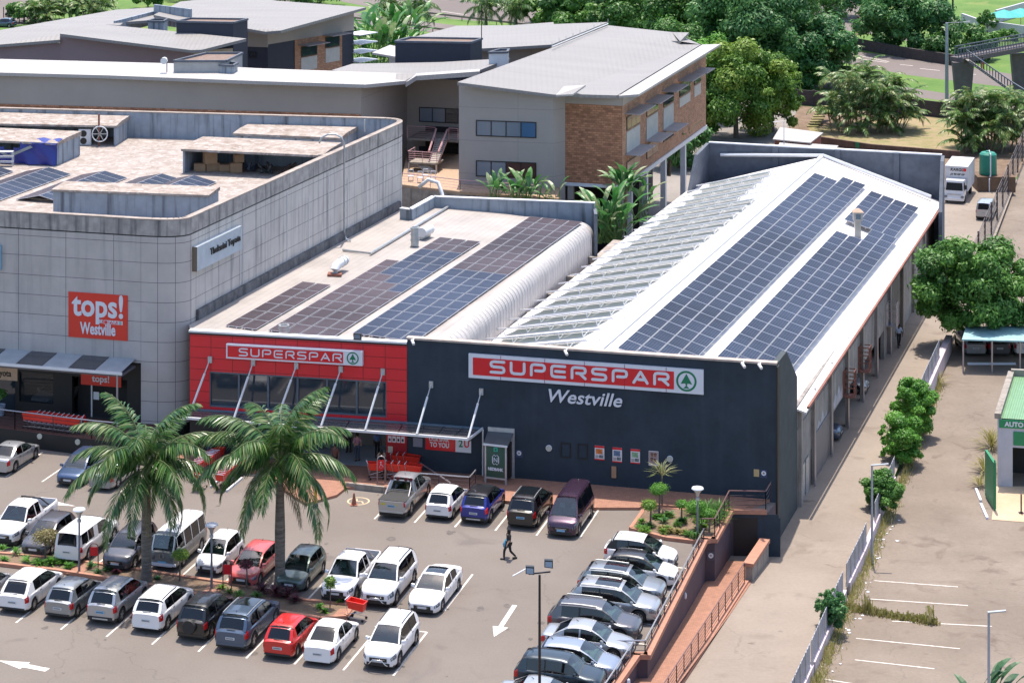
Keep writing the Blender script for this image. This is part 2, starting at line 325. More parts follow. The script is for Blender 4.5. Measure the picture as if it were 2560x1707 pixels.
deck=[(-100,85),(KE.x,85),(k5.x,k5.y),(K4.x,K4.y),(k3.x,k3.y),(K2.x,K2.y),(K1.x,K1.y),(LC.x,LC.y),(15.8,131.2),(-6.5,137.2),(-20.4,140.2),(-21,152),(-100,175)]
sheet('car_park',deck,M['asphalt'],0.0)
m=MB(); m.prism([(p[0],p[1]) for p in deck],-3.4,-.01)
wallm=mat('ramp_wall',(.075,.055,.07),.8,var=.25,scale=.7,streak=.5,streakc=(.12,.06,.05))
tag(m.build('retaining_wall',wallm),'dark plum retaining wall between the car park and the sunken brick ramp','retaining wall')
rz=lambda D:max(gz(D)+.03,min(-2.47,-2.5+(126-D)*.088) if D>125.6 else -2.5+(126-D)*.088)
RC0=Vector((13.25,124.6,0)); RC1=Vector((8.1,108.3,0)); rc=lambda D:RC1.x+(RC0.x-RC1.x)*(D-RC1.y)/(RC0.y-RC1.y)
strips('ramp',[(KE.x-.0,90),(k5.x,k5.y),(K4.x-.5,k5.y+.01),(k3.x,k3.y-.01),(K2.x,K2.y),(K1.x,K1.y)],[(rc(90),90),(rc(128.4)+.4,128.4)],[90,100,108.0,108.2,114,119,123.7,124,128.2],rz,M['paving'])
# copings of the ramp: orange brick tops
c=tag(MB().build('tmp',M['coping']),'x','x'); bpy.data.objects.remove(c)
def wallrun(m,pts,z0f,z1f,wd):
    for p,q in zip(pts,pts[1:]):
        d=Vector((q[0]-p[0],q[1]-p[1],0)).normalized(); n=Vector((-d.y,d.x,0))*wd/2
        A=Vector((p[0],p[1],0));B=Vector((q[0],q[1],0)); A=A-d*.0; B=B+d*.0
        m.hexa([(A-n)+Vector((0,0,z0f(A))),(A+n)+Vector((0,0,z0f(A))),(B+n)+Vector((0,0,z0f(B))),(B-n)+Vector((0,0,z0f(B)))][::-1],
               [(A-n)+Vector((0,0,z1f(A))),(A+n)+Vector((0,0,z1f(A))),(B+n)+Vector((0,0,z1f(B))),(B-n)+Vector((0,0,z1f(B)))][::-1])
t=thing('brick_coping',(K3.x,K3.y,0),'orange brick coping topping the retaining wall beside the row of parked cars','coping')
for pts in ([KE,k5],[k5,K4],[K4,k3],[k3,K2],[K2,K1],[K1,LC]):
    m=MB(); pts=[Vector(p) for p in pts]; d=(pts[1]-pts[0]).normalized()*.19; wallrun(m,[pts[0]-d,pts[1]-d*.01],lambda p:.0,lambda p:.24,.38); m.build('coping_run',M['coping'],t)
cl=thing('low_ramp_wall',(RC0.x,RC0.y,gz(RC0.y)),'low orange coping with a dark base along the driveway side of the ramp','low wall')
m=MB(); DD=[90,100,108.3,116,124.4]; pts=[Vector((rc(D),D,0)) for D in DD]; wallrun(m,pts,lambda p:gz(p.y)-.3,lambda p:gz(p.y)+.14,.4); m.build('coping',M['coping'],cl)
m=MB(); wallrun(m,[p-Vector((.24,0,0)) for p in pts],lambda p:rz(p.y)-.1,lambda p:gz(p.y)+.10,.1); m.build('inner_face',M['navy'],cl)
pw=thing('ramp_parapet_wall',(13.3,124.4,-2.3),'stained concrete parapet with a thick brick coping at the foot of the ramp','parapet wall')
a=Vector((13.42,124.7,0)); b=Vector((14.78,128.5,0))
m=MB(); wallrun(m,[a,b],lambda p:-3.0,lambda p:-1.42,.42); m.build('wall',M['concrete'],pw)
m=MB(); wallrun(m,[a-Vector((.03,.08,0)),b],lambda p:-1.42,lambda p:-1.22,.60); m.build('coping',M['coping'],pw)
# ================================================================ WAREHOUSE WITH WHITE ROOF
W0=Vector((P(1018,1178).x,P(1018,1178).y,0)); W1=Vector((P(1940,1256).x,P(1940,1256).y,0)); WF=Wall(W0,W1)
B=thing('supermarket_hall',(W0.x,W0.y,0),'long hall with a white pitched roof behind a tall dark blue front wall','supermarket')
SV=Vector((.335,1,0)).normalized(); SC=W1+SV*6.5
m=MB(); WF.box(m,0,WF.L,-3,8.2,-.35,0); m.build('front_wall',M['navy'],B)
m=MB(); WF.box(m,-.05,WF.L+.05,8.2,8.32,-.42,.07); m.build('wall_coping',M['navy_coping'],B)
WS=Wall(W1,SC); m=MB()
m.face([WS.at(0.0,-3,0),WS.at(6.5,-3,0),WS.at(6.5,5.7,0),WS.at(3.2,8.15,0),WS.at(0,8.2,0)])
m.face([WS.at(0.36,-3,-.35),WS.at(6.5,-3,-.35),WS.at(6.5,5.7,-.35),WS.at(3.2,8.15,-.35),WS.at(.36,8.2,-.35)][::-1])
m.face([WS.at(6.5,-3,0),WS.at(6.5,-3,-.35),WS.at(6.5,5.7,-.35),WS.at(6.5,5.7,0)]); m.face([WS.at(6.5,5.7,0),WS.at(6.5,5.7,-.35),WS.at(3.2,8.15,-.35),WS.at(3.2,8.15,0)]); m.face([WS.at(0,8.2,0),WS.at(3.2,8.15,0),WS.at(3.2,8.15,-.35),WS.at(.36,8.2,-.35)])
m.build('wing_wall',mat('dark_green_grey',(.04,.052,.058),.85,var=.2,scale=1.2),B)
m=MB(); WS.box(m,-.02,.55,-3,8.05,.003,.10); m.build('corner_pilaster',M['black'],B)  # black puts the pilaster's shadow side into its colour
Rf=P(1502,874,7.4)-SV*2.0; Rf.z=7.4; Rb=P(2057,392,7.4); Ef=P(2017,1018,3.95); Eb=P(2356,506,3.95); Lf=P(1280,819,4.6); Lb=P(1730,468,4.6)
ld=(Lb-Lf).normalized(); Lf=Lf-ld*((Lf.y-137.2)/ld.y)
Ef2=Ef
rp=(Rb-Rf).normalized()
m=MB()
# right slope: starts behind the front wall, and runs out to the wing wall
IF=Vector((16.9,134.2,0)); 
def onr(p,q,r,x,y):
    n=(Vector(q)-Vector(p)).cross(Vector(r)-Vector(p)); return p[2]-((x-p[0])*n.x+(y-p[1])*n.y)/n.z
fa=WF.at(.5,0,-.4); fb=WF.at(WF.L-.3,0,-.4); wj=SC+Vector((-.05,0,0))
zr=lambda x,y:onr(Rf,Rb,Eb,x,y)
pr=[Vector((Rf.x,Rf.y,7.4)),Vector((fb.x,fb.y,zr(fb.x,fb.y))),Vector((wj.x-.35,wj.y,zr(wj.x-.35,wj.y))),Vector((Ef.x,Ef.y+.3,zr(Ef.x,Ef.y+.3))),Vector(Eb),Vector(Rb)]
m.slab(pr,.12); m.build('roof_slope',M['roof_white'],B)
zl=lambda x,y:onr(Rf,Rb,Lb,x,y)
m=MB(); m.slab([Vector((Rf.x,Rf.y,7.4)),Vector(Rb),Vector(Lb),Vector((Lf.x,Lf.y,zl(Lf.x,Lf.y)))],.12); m.build('roof_slope',M['roof_white'],B)
m=MB(); m.tube([Rf+Vector((-.05,0,.06)),Rb+Vector((-.05,0,.06))],.16,6); m.build('ridge_cap',M['white_metal'],B)
m=MB(); wallrun(m,[Ef+Vector((.12,.3,0)),Eb+Vector((.12,0,0))],lambda p:3.76,lambda p:3.90,.16); m.build('gutter',M['rust'],B)
# side wall of the hall: upper glazed strip, panels, columns and the open undercroft
S0=SC+Vector((.0,.05,0)); S1=Vector((Eb.x-.75,Eb.y,0)); HS=Wall(S0,S1); L=HS.L
m=MB(); HS.box(m,0,L,-.2,2.35,-.3,0); HS.box(m,0,L,3.45,3.85,-.25,.0); m.build('side_wall',M['warm_wall'],B)
m=MB(); HS.box(m,0,L,2.35,3.45,-.2,-.12); m.build('glazing_strip',M['dark_int'],B)
m=MB(); a=.3
while a<L: HS.box(m,a,a+.07,2.36,3.44,-.12,-.03); a+=.42
m.build('glazing_bars',M['white_metal'],B)
cols=[.3,4.7,10.9,17.2,23.5,30,36.5,43,49.5,56]
for a in cols:
    if a<L-1: m=MB(); HS.box(m,a,a+.55,-2.7,3.4,.003,.22); m.build('column',M['warm_wall'],B)
m=MB(); HS.box(m,0,L,-3.0,-.2,-9,-8.7); HS.box(m,0,4.6,-3.0,-.2,-.28,-.02); HS.box(m,L*.55,L,-3.0,-.2,-.3,-.02); m.build('undercroft_wall',M['warm_wall'],B)
m=MB(); HS.box(m,5.4,10.8,-2.5,.4,.01,.10); m.build('roller_door',mat('roller_door',(.22,.20,.20),.6,grid=(2,.14,.02,(.4,.4,.4),0)),B)
for a in (1.2,2.6): m=MB(); HS.box(m,a,a+1.0,-2.5,-.3,.01,.07); m.build('door',M['galv'],B)
for a in (16.2,22.6,35.6):
    m=MB()
    for aa in (a,a+.3,a+.6,a+.9):
        for dd in (.05,.8): m.bar(HS.at(aa,-.15,dd),HS.at(aa,1.6,dd),.05)
    for zz in (-.15,.5,1.05,1.6): m.bar(HS.at(a,zz,.8),HS.at(a+.9,zz,.8),.06); m.bar(HS.at(a,zz,.02),HS.at(a,zz,.8),.06); m.bar(HS.at(a+.9,zz,.02),HS.at(a+.9,zz,.8),.06)
    HS.box(m,a,a+.9,-.2,-.12,.02,.8); m.build('balcony_cage',M['rust'] if a<30 else M['steel'],B)
for a in (4.4,10.5,16.9,23.2,29.6,36.2,42.6): m=MB(); m.tube([HS.at(a,3.8,.30),HS.at(a,-2.5,.30)],.07,6); m.build('downpipe',M['steel'],B)
wm=mat('flaking_paint',(.42,.40,.42),.9,var=.3,scale=2)
for a,w_ in ((6.0,4.2),(12.2,4.0)): 
    m=MB(); HS.quad(m,[(a,.0),(a+w_,-.15),(a+w_,.8),(a+w_*.8,.4),(a+w_*.62,1.1),(a+w_*.45,.5),(a+w_*.3,.9),(a+.3,.35)],.012); m.build('flaked_patch',wm,B)
# back parapet
bp=[P(1741,432,4.6),P(1773,358,8.0),P(2353,389,8.0)]
q0=Vector((P(1773,358,8.0).x,P(1773,358,8.0).y,0)); q1=Vector((P(2353,389,8.0).x,P(2353,389,8.0).y,0)); WB=Wall(q0,q1)
m=MB(); WB.box(m,0,WB.L,-3,8.0,-.3,0); m.build('back_wall',M['grey_parapet'],B)
for a in (WB.L*.55,WB.L*.28,WB.L*.8): m=MB(); WB.box(m,a,a+.5,4,7.98,.003,.18); m.build('pier',M['grey_parapet'],B)
m=MB(); m.face([WB.at(0,-3,.0),WB.at(0,8,0),q0+Vector((-1.5,-5.2,7.9)),q0+Vector((-2.4,-7.0,4.4)),q0+Vector((-2.4,-7.0,-3))]); o=m.build('back_return',M['grey_parapet'],B); sm=o.modifiers.new('s','SOLIDIFY'); sm.thickness=.3
qr=WB.at(WB.L,0,0); m=MB(); m.face([qr+Vector((0,0,-3)),qr+Vector((0,0,8)),qr+Vector((-.5,-2.2,7.9)),qr+Vector((-1.4,-6,4.2)),qr+Vector((-1.4,-6,-3))][::-1]); o=m.build('back_return',M['grey_parapet'],B); sm=o.modifiers.new('s','SOLIDIFY'); sm.thickness=.3
m=MB(); WB.box(m,-.05,WB.L+.05,8.0,8.1,-.36,.06); m.build('back_coping',M['fascia'],B)
m=MB(); m.tube([q0+Vector((1,-.5,7.0)),Vector((Rb.x,Rb.y-.2,7.55)),qr+Vector((-1.2,-1.5,4.6))],.16,6); m.build('back_flashing',M['fascia'],B)
# ================================================================ MIDDLE HALL WITH RED FRONT
RF0=P(474,828,7.95); RF1=Vector((W0.x-.02,W0.y,0)); RW=Wall(RF0,RF1)
Bm=thing('supermarket_wing',(RF0.x,RF0.y,0),'lower wing with a glossy red panelled front and solar panels on its flat roof','supermarket')
a0,zt=RW.px(523.7,927); a1,_=RW.px(966,954.6); _,zb=RW.px(966,1041)
zt=RW.px(745,941)[1]; zb=RW.px(745,1030)[1]
m=MB()
RW.box(m,0,RW.L,zt,7.9,-.3,0); RW.box(m,0,a0,3.0,zt,-.3,0); RW.box(m,a1,RW.L,3.0,zt,-.3,0); RW.box(m,a0,a1,2.95,zb,-.3,0); m.build('red_front',M['red_panel'],Bm)
m=MB(); RW.box(m,-.05,RW.L,7.9,8.02,-.45,.06); m.build('front_coping',M['white_metal'],Bm)
m=MB(); RW.box(m,0,RW.L,7.78,7.9,.003,.03); m.build('shadow_gap',M['black'],Bm)
wi=MB(); RW.box(wi,a0,a1,zb,zt,-.22,-.16); wo=wi.build('shop_window',M['window_glass'],Bm)
m=MB(); nM=6
for i in range(nM+1):
    a=a0+(a1-a0)*i/nM; RW.box(m,a-.06,a+.06,zb,zt,-.16,-.04)
RW.box(m,a0,a1,zb-.0,zb+.1,-.16,-.03); RW.box(m,a0,a1,zt-.1,zt,-.16,-.03); m.build('mullions',mat('mullion',(.10,.13,.17),.4,.3),wo)
# ground floor: dark left part, recessed entrance, red pier
e0=RW.px(640,1120)[0]; e1=RW.px(966,1120)[0]
m=MB(); RW.box(m,0,e0,-.0,2.95,-.3,-.05); m.build('ground_wall',M['black'],Bm)
m=MB(); RW.box(m,e1,RW.L,0,2.95,-.3,.02); m.build('red_pier',mat('red_plain',(.36,.012,.022),.4,var=.1),Bm)
m=MB(); RW.box(m,e0,e1,.16,2.95,-4.2,-4.0); RW.box(m,e0,e1,2.95,3.0,-4,-.3); m.build('lobby_wall',mat('lobby',(.22,.20,.18),.7),Bm)
m=MB(); RW.box(m,e0,e1,.1,.165,-4.0,-.0); m.build('lobby_floor',mat('lobby_floor',(.30,.33,.36),.4),Bm)
m=MB(); RW.box(m,e0+1.2,e0+3.6,.17,2.7,-2.6,-2.55); m.build('sliding_door',clear_glass('door_glass',(.05,.08,.1),.5),Bm)
# roof of the wing
ra=P(473,812,7.5);rb=P(1002,522,7.5);rc_=P(1100,843,7.0); rd=rb+(rc_-ra)+Vector((-.5,-.6,0)); rd=P(1452,556,7.0)
fl=RW.at(0,7.5,-.3); fr=Vector((rc_.x,rc_.y,7.0)); fm=RW.at(RW.L,7.12,-.3)
bl=P(1075,527,7.45)
roof=[Vector((ra.x,ra.y,7.5)),fl,fm,WF.at(1.5,7.08,-.5),fr,Vector(rd),Vector((rd.x-5,rd.y+1.5,7.2)),P(1117,514,7.45),P(1002,524,7.5)]
m=MB(); cu=Vector((ra.x,ra.y,0)); RU=(Vector((rb.x,rb.y,0))-cu).normalized(); 
uvs=[((p-cu).dot(RU),(p-cu).dot(Vector((RU.y,-RU.x,0)))) for p in roof]
ar=sum(roof[i].x*roof[(i+1)%len(roof)].y-roof[(i+1)%len(roof)].x*roof[i].y for i in range(len(roof)))
if ar<0: roof=roof[::-1]; uvs=uvs[::-1]
m.face(roof,uvs); m.build('roof',M['roof_sheet'],Bm)
# curved corrugated edge
m=MB(); n_=8; prof=[]
for i in range(n_+1):
    t_=i/n_*math.pi/2; prof.append((1.05*math.sin(t_),-1.0*(1-math.cos(t_))))
prof.append((1.10,-3.6)); prof.insert(0,(-.02,0.012))
e_d=(rd-fr).normalized(); e_n=Vector((e_d.y,-e_d.x,0)).normalized(); Lc=(rd-fr).length
for (x0,z0),(x1,z1) in zip(prof,prof[1:]):
    for k in range(1):
        A=fr-e_d*.5; Bq=rd
        m.face([A+e_n*x0+Vector((0,0,z0)),A+e_n*x1+Vector((0,0,z1)),Bq+e_n*x1+Vector((0,0,z1)),Bq+e_n*x0+Vector((0,0,z0))],[(0,x0),(0,x1),(Lc,x1),(Lc,x0)])
m.build('curved_edge',M['corr_side'],Bm,smooth=True)
m=MB(); k_=0.0
rings=[]
while k_<Lc:
    A=fr+e_d*k_; pts_=[A+e_n*(x*1.012)+Vector((0,0,z+.02)) for x,z in prof[1:]]
    m.tube(pts_,.028,3,cap=False); k_+=.66
m.build('edge_ribs',mat('edge_ribs',(.56,.53,.52),.5),Bm)
# back parapet of the wing
pz=8.3; g=[P(1002,521,pz),P(1026,524,pz),P(1084,492,pz),P(1487,508,pz)]
m=MB(); wallrun(m,[Vector((p.x,p.y,0)) for p in g],lambda p:3,lambda p:pz,.3)
re_=g[3]; m.build('back_parapet',M['blue_grey'],Bm)
m=MB(); wallrun(m,[Vector((p.x,p.y,0)) for p in g],lambda p:pz,lambda p:pz+.07,.42); m.build('parapet_cap',M['fascia'],Bm)
m=MB(); wallrun(m,[Vector((re_.x,re_.y,0)),Vector((re_.x-.0,re_.y-2.2,0))],lambda p:2,lambda p:pz-.4,.25); m.build('parapet_return',M['grey_parapet'],Bm)
# box gutter between the halls
gt=thing('valley_gutter',(fr.x+3,fr.y,4),'rusty valley gutter with cross beams between the two supermarket roofs','gutter')
m=MB(); A=fr+e_n*.9; Bq=rd+e_n*.9+e_d*7; m.slab([Vector((A.x,A.y,4.15)),Vector((A.x+3.2,A.y-1,4.15)),Vector((Bq.x+3.2,Bq.y-1,4.15)),Vector((Bq.x,Bq.y,4.15))],.2); m.build('gutter_floor',M['roof_rusty'],gt)
for k in (4,10,16,21.5,27,33.5): 
    A=fr+e_d*k+e_n*1.1; m=MB(); m.bar(Vector((A.x,A.y,4.5)),Vector((A.x+1.6,A.y-.45,4.5)),.35,.45); m.build('cross_beam',M['concrete'],gt)
# ================================================================ SHOWROOM WITH CURVED CORNER (left)
TZ=14.3; RZ=12.2
def arcpts(p,q,r,n=8):  # p,q: end points of the corner arc, r: the sharp corner
    return [((1-t)**2*p[0]+2*t*(1-t)*r[0]+t*t*q[0],(1-t)**2*p[1]+2*t*(1-t)*r[1]+t*t*q[1]) for t in [i/n for i in range(n+1)]]
T0=P(-300,510,TZ); T1=P(352,549,TZ); T2=P(479,544,TZ); T3=P(996,312,TZ); T4=P(950,295.5,TZ); T5=P(-300,262,TZ)
def isect(p,d,q,e):
    t=((q.x-p.x)*e.y-(q.y-p.y)*e.x)/(d.x*e.y-d.y*e.x); return p+d*t
c1=isect(T1,T1-T0,T2,T2-T3); c2=isect(T3,T3-T2,T4,T4-T5)
loop=[(T0.x,T0.y)]+arcpts(T1,T2,c1)+arcpts(T3,T4,c2)+[(T5.x,T5.y)]
Bt=thing('car_showroom',(T2.x,T2.y,0),'grey panel clad car showroom with rounded corners and a sunken flat roof','showroom')
def ringwall(m,pts,z0,z1,out=0.0,open_=True,flip=False):
    u=0
    for p,q in zip(pts,pts[1:]):
        L_=math.dist(p,q); d=Vector((q[0]-p[0],q[1]-p[1],0)).normalized(); n=Vector((d.y,-d.x,0))*out
        f=[(p[0]+n.x,p[1]+n.y,z0),(q[0]+n.x,q[1]+n.y,z0),(q[0]+n.x,q[1]+n.y,z1),(p[0]+n.x,p[1]+n.y,z1)]; uvq=[(u,z0),(u+L_,z0),(u+L_,z1),(u,z1)]
        if flip: f=f[::-1]; uvq=uvq[::-1]
        m.face(f,uvq); u+=L_
na=9
front=[(T0.x,T0.y)]+arcpts(T1,T2,c1)[:]; 
m=MB(); ringwall(m,[(T0.x,T0.y),(T1.x,T1.y)],5.0,13.2); m.build('front_cladding',M['grey_panel'],Bt)
m=MB(); ringwall(m,arcpts(T1,T2,c1),1.1,13.2); m.build('corner_cladding',mat('corner_panel',(.44,.405,.39),.8,var=.08,scale=.6,grid=(1.15,1.28,.018,(.25,.25,.3),0)),Bt,angle=40)
side=[(T2.x,T2.y),(T3.x,T3.y)]+arcpts(T3,T4,c2)[1:]
m=MB(); ringwall(m,side,-3,13.2); m.build('side_cladding',M['grey_panel_side'],Bt)
m=MB(); ringwall(m,[(T4.x,T4.y),(T5.x,T5.y)],0,13.2); m.build('back_wall',M['concrete'],Bt)
m=MB(); ringwall(m,loop,13.2,13.28,-.06); m.build('reveal_line',M['black'],Bt)
m=MB(); ringwall(m,loop,13.28,TZ,.02); m.build('parapet_band',M['stain_band'],Bt)
m=MB(); ringwall(m,loop,12.0,TZ,-.38,flip=True); m.build('parapet_inner_face',M['blue_grey'],Bt)
m=MB()
for p,q in zip(loop,loop[1:]):
    d=Vector((q[0]-p[0],q[1]-p[1],0)).normalized(); n=Vector((d.y,-d.x,0)); a=Vector((p[0],p[1],TZ)); b=Vector((q[0],q[1],TZ))
    m.hexa([a+n*.04,b+n*.04,b-n*.42,a-n*.42],[v+Vector((0,0,.07)) for v in (a+n*.04,b+n*.04,b-n*.42,a-n*.42)])
m.build('parapet_top',M['parapet_top'],Bt)
m=MB(); m.face([(p[0],p[1],RZ) for p in loop]); m.build('flat_roof',M['roof_rusty'],Bt)
# base ledge along side where the wing roof meets it
m=MB(); d=(T3-T2).normalized(); n=Vector((d.y,-d.x,0)); A=T2+d*.6; wallrun(m,[A+n*.12,T3+n*.12],lambda p:7.0,lambda p:8.15,.22); m.build('base_flashing',mat('tar_flashing',(.11,.11,.12),.9,var=.5,scale=1.5,streak=.8),Bt)
# shopfront under the canopy
SFz=1.05
s0=Vector((T0.x,T0.y,0)); s1=Vector((T1.x,T1.y,0)); sv=(s1-s0).normalized(); sn=Vector((sv.y,-sv.x,0)); SF=Wall(s0-sn*.35,s1-sn*.35+sv*.35)
m=MB(); SF.box(m,0,SF.L,3.7,5.0,-.3,0)
e=SF.px(48,980)[0]; e2=SF.px(133,980)[0]; d1=SF.px(180,980)[0]; d2=SF.px(318,980)[0]
SF.box(m,e2,d1,SFz,3.7,-.3,0); SF.box(m,d2,SF.L+.4,SFz,5.0,-.3,0.02); SF.box(m,e,e2,SFz,1.75,-.3,0); SF.box(m,e-.3,e,SFz,3.7,-.3,0); m.build('shopfront',M['black'],Bt)
m=MB(); SF.box(m,e,e2,1.75,3.7,-.2,-.15); m.build('display_window',clear_glass('display_glass',(.02,.03,.04),.45),Bt)
m=MB(); SF.box(m,0,e-.3,SFz,3.7,-.2,-.15); m.build('showroom_glass',M['window_glass'],Bt)
m=MB(); SF.box(m,d1,d2,SFz,3.7,-.9,-.85); do=m.build('shop_entrance',M['dark_int'],Bt)
m=MB(); a=d1+(d2-d1)*.32; SF.box(m,a,a+.08,SFz,3.7,-.3,-.2); SF.box(m,a+.15,a+.55,2.2,2.7,-.28,-.26); m.build('door_leaf',M['white_metal'],do)
m=MB(); SF.box(m,0,SF.L,SFz,SFz+.02,-6,0); SF.box(m,0,SF.L,3.75,3.8,-6,-.3); SF.box(m,0,SF.L,SFz,3.8,-6.2,-6); m.build('showroom_interior',mat('showroom_int',(.05,.05,.055),.6),Bt)
# lower plinth of the rounded corner
m=MB(); pl=arcpts(T1,T2,c1); ringwall(m,pl,0,1.1,-.06); m.build('corner_plinth',M['black'],Bt)
# roof sheds
M['shed_roof']=ground_mat('shed_roof',(.36,.31,.28),(.20,.155,.125),1.1,4,c3=(.47,.43,.41),s3=1.8,t3=.54,fvar=.15)
def shed(px0,px1,y,zf,depth,h,name_label,openf=False,curve=True):
    """px0,px1: front-left/right photo px of the base line on the flat roof; depth towards the back"""
    A=P(*px0,RZ); Bq=P(*px1,RZ); d=(Bq-A).normalized(); nb=Vector((-d.y,d.x,0)); L_=(Bq-A).length
    t=thing('roof_shed',A,name_label,'roof shed',group='service sheds on the showroom roof')
    W_=Wall(A,Bq); m=MB()
    if openf: W_.box(m,0,.15,RZ,RZ+h,-depth,0); W_.box(m,L_-.15,L_,RZ,RZ+h,-depth,0); W_.box(m,0,L_,RZ,RZ+h,-depth,-depth+.15)
    else: W_.box(m,0,L_,RZ,RZ+h,-depth,0)
    m.build('shed_wall',M['blue_grey'],t)
    m=MB(); prof=[(.12,h+.0),(.10,h+.16),(-.5,h+.22),(-1.1,h+.27),(-1.5,h+.31),(-depth-.05,h+.32)] if curve else [(.12,h),(.1,h+.14),(-depth-.05,h+.22)]
    for (d0,z0),(d1,z1) in zip(prof,prof[1:]):
        m.face([W_.at(-.1,RZ+z0,d0),W_.at(L_+.1,RZ+z0,d0),W_.at(L_+.1,RZ+z1,d1),W_.at(-.1,RZ+z1,d1)],[(0,d0),(L_,d0),(L_,d1),(0,d1)])
    pe=[W_.at(L_+.1,RZ+z,dd) for dd,z in prof]+[W_.at(L_+.1,RZ+h-.02,-depth-.05)]; m.face(pe[::-1])
    pe=[W_.at(-.1,RZ+z,dd) for dd,z in prof]+[W_.at(-.1,RZ+h-.02,-depth-.05)]; m.face(pe)
    m.face([W_.at(-.1,RZ+h-.01,.12),W_.at(L_+.1,RZ+h-.01,.12),W_.at(L_+.1,RZ+h-.01,-depth),W_.at(-.1,RZ+h-.01,-depth)][::-1])
    m.build('shed_roof',M['shed_roof'],t); return t,W_
shedF,_=shed((133,541),(520,556),0,0,2.4,1.75,'windowless grey roof shed with streaked walls nearest the front parapet',curve=False)
shedM,WM=shed((457,433),(805,450),0,0,4.4,1.7,'open fronted roof shed stacked with cardboard boxes and junk',openf=True)
shedR,_=shed((586,372),(850,384),0,0,5.4,1.1,'roof shed with a clean white roof next to the rounded back corner',curve=True)
shedL,WLs=shed((-120,357),(289,365),0,0,5.5,1.5,'roof shed at the back holding an outdoor air conditioner and a round fan',openf=True)
shedT,WT=shed((-160,400),(143,414),0,0,4.3,1.6,'roof shed on the left half wrapped in torn blue tarpaulin',openf=True)
# tarpaulin
m=MB(); L_=WT.L; 
for i in range(24):
    for j in range(8):
        def tp(i,j):
            a=L_*.35+L_*.655*i/24; z=12.25+1.65*(j/8); dd=.13+.12*math.sin(i*.9+j*.5)+.2*(1-j/8)*abs(math.sin(i*.45)); return WT.at(a,z,dd)
        if j>=4 and 4<i<13 and j-4>abs(i-9)*.5: continue
        m.face([tp(i,j),tp(i+1,j),tp(i+1,j+1),tp(i,j+1)])
for i in range(24):
    def tq(i,k): a=L_*.35+L_*.655*i/24; return WT.at(a,13.9+.2*k/3+.06*math.sin(i*1.3+k),.25-1.2*k/3)
    for k in range(3):
        if i>15: m.face([tq(i,k),tq(i+1,k),tq(i+1,k+1),tq(i,k+1)])
tp_=m.build('tarpaulin',mat('blue_tarp',(.02,.03,.22),.35,var=.15),smooth=True); tag(tp_,'torn royal blue tarpaulin draped over the front of a roof shed','tarpaulin')
m=MB(); WT.quad(m,[(L_*.47,13.5),(L_*.62,12.7),(L_*.82,13.6),(L_*.80,13.75),(L_*.62,12.95),(L_*.48,13.65)],.42); tag(m.build('torn_cloth',mat('grey_cloth',(.25,.27,.27),.8)),'grey cloth strip hanging in a vee over the blue tarpaulin','cloth')
# ================================================================ OFFICES BEHIND
def facade(par,name,A,Bq,z0,z1,m_,th=.3):
    W_=Wall(A,Bq); m=MB(); W_.box(m,0,W_.L,z0,z1,-th,0); m.build(name,m_,par); return W_
def win(W_,par,x0,y0,x1,y1,n=3,mats=None,frame=.08,d=.02,pane=None,name='window'):
    a0,_=W_.px(x0,(y0+y1)/2); a1,_=W_.px(x1,(y0+y1)/2); xm=(x0+x1)/2; _,zt=W_.px(xm,y0); _,zb=W_.px(xm,y1)
    m=MB(); W_.box(m,a0,a1,zb,zb+frame,.003,.07); W_.box(m,a0,a1,zt-frame,zt,.003,.07)
    for i in range(n+1): a=a0+(a1-a0-frame)*i/n; W_.box(m,a,a+frame,zb+frame,zt-frame,.003,.07)
    f=m.build(name,M['frame_dark'],par); mats=mats or [M['window_glass']]
    for i in range(n):
        m=MB(); W_.box(m,a0+(a1-a0-frame)*i/n+frame,a0+(a1-a0-frame)*(i+1)/n,zb+frame,zt-frame,.0035,.02); m.build('pane',mats[i%len(mats)],f)
    return a0,a1,zb,zt
def roofpoly(par,name,pts,th,m_,uv=True):
    m=MB(); m.slab([P(*p) for p in pts],th); return m.build(name,m_,par)
pp=[M['window_pale'],M['window_pale'],M['window_glass']]
# --- brick office block (centre)
A=AT(1147,300,200.2);Bq=AT(1384,309,198.4);C_=AT(1413,262,199.5);Dq=AT(1556,264,198.0);E_=P(1765,140,12.5)
Bo=thing('office_block',(A.x,A.y,5),'three storey office block of beige panels and face brick with a broad grey metal roof','office block')
ground5=thing('office_terrace',(A.x,A.y,5),'timber decked terrace on a stained retaining wall between the two office buildings','terrace')
F1=facade(Bo,'beige_front',A,Bq,-3,13.5,M['beige_wall']); F1b=facade(Bo,'beige_side',Bq,C_,-3,13.3,M['beige_wall'])
F2=Wall(C_,Dq); m=MB(); F2.box(m,0,F2.L,12.45,13.4,-.3,.05); m.build('fascia_band',M['taupe_wall'],Bo)
m=MB(); F2.box(m,0,F2.L,5.3,12.45,-.3,0); m.build('brick_end_wall',M['brick'],Bo)
m=MB(); F2.box(m,0,F2.L+.1,5.0,5.3,-.35,.08); m.build('floor_slab',M['fascia'],Bo)
F3=Wall(Dq,E_); m=MB(); F3.box(m,0,F3.L,12.45,13.3,-.3,.05); m.build('fascia_band',M['taupe_wall'],Bo)
m=MB(); F3.box(m,0,F3.L,5.3,12.45,-.3,0); m.build('brick_side_wall',mat('side_brick',(.36,.205,.13),.9,var=.22,scale=2.5,grid=(.42,.20,.02,(.75,.65,.6),.5),var2=.2),Bo)
m=MB(); F3.box(m,0,F3.L,4.9,5.3,-.35,.12); m.build('floor_slab',M['fascia'],Bo)
m=MB(); F1.box(m,F1.L*.0,F1.L,13.5,14.1,-.3,-.0); 
m=MB(); m.face([F1.at(0,13.5,0),F1.at(F1.L,13.5,0),F1.at(0,14.35,0)]); m.build('gable_piece',M['beige_wall'],Bo)
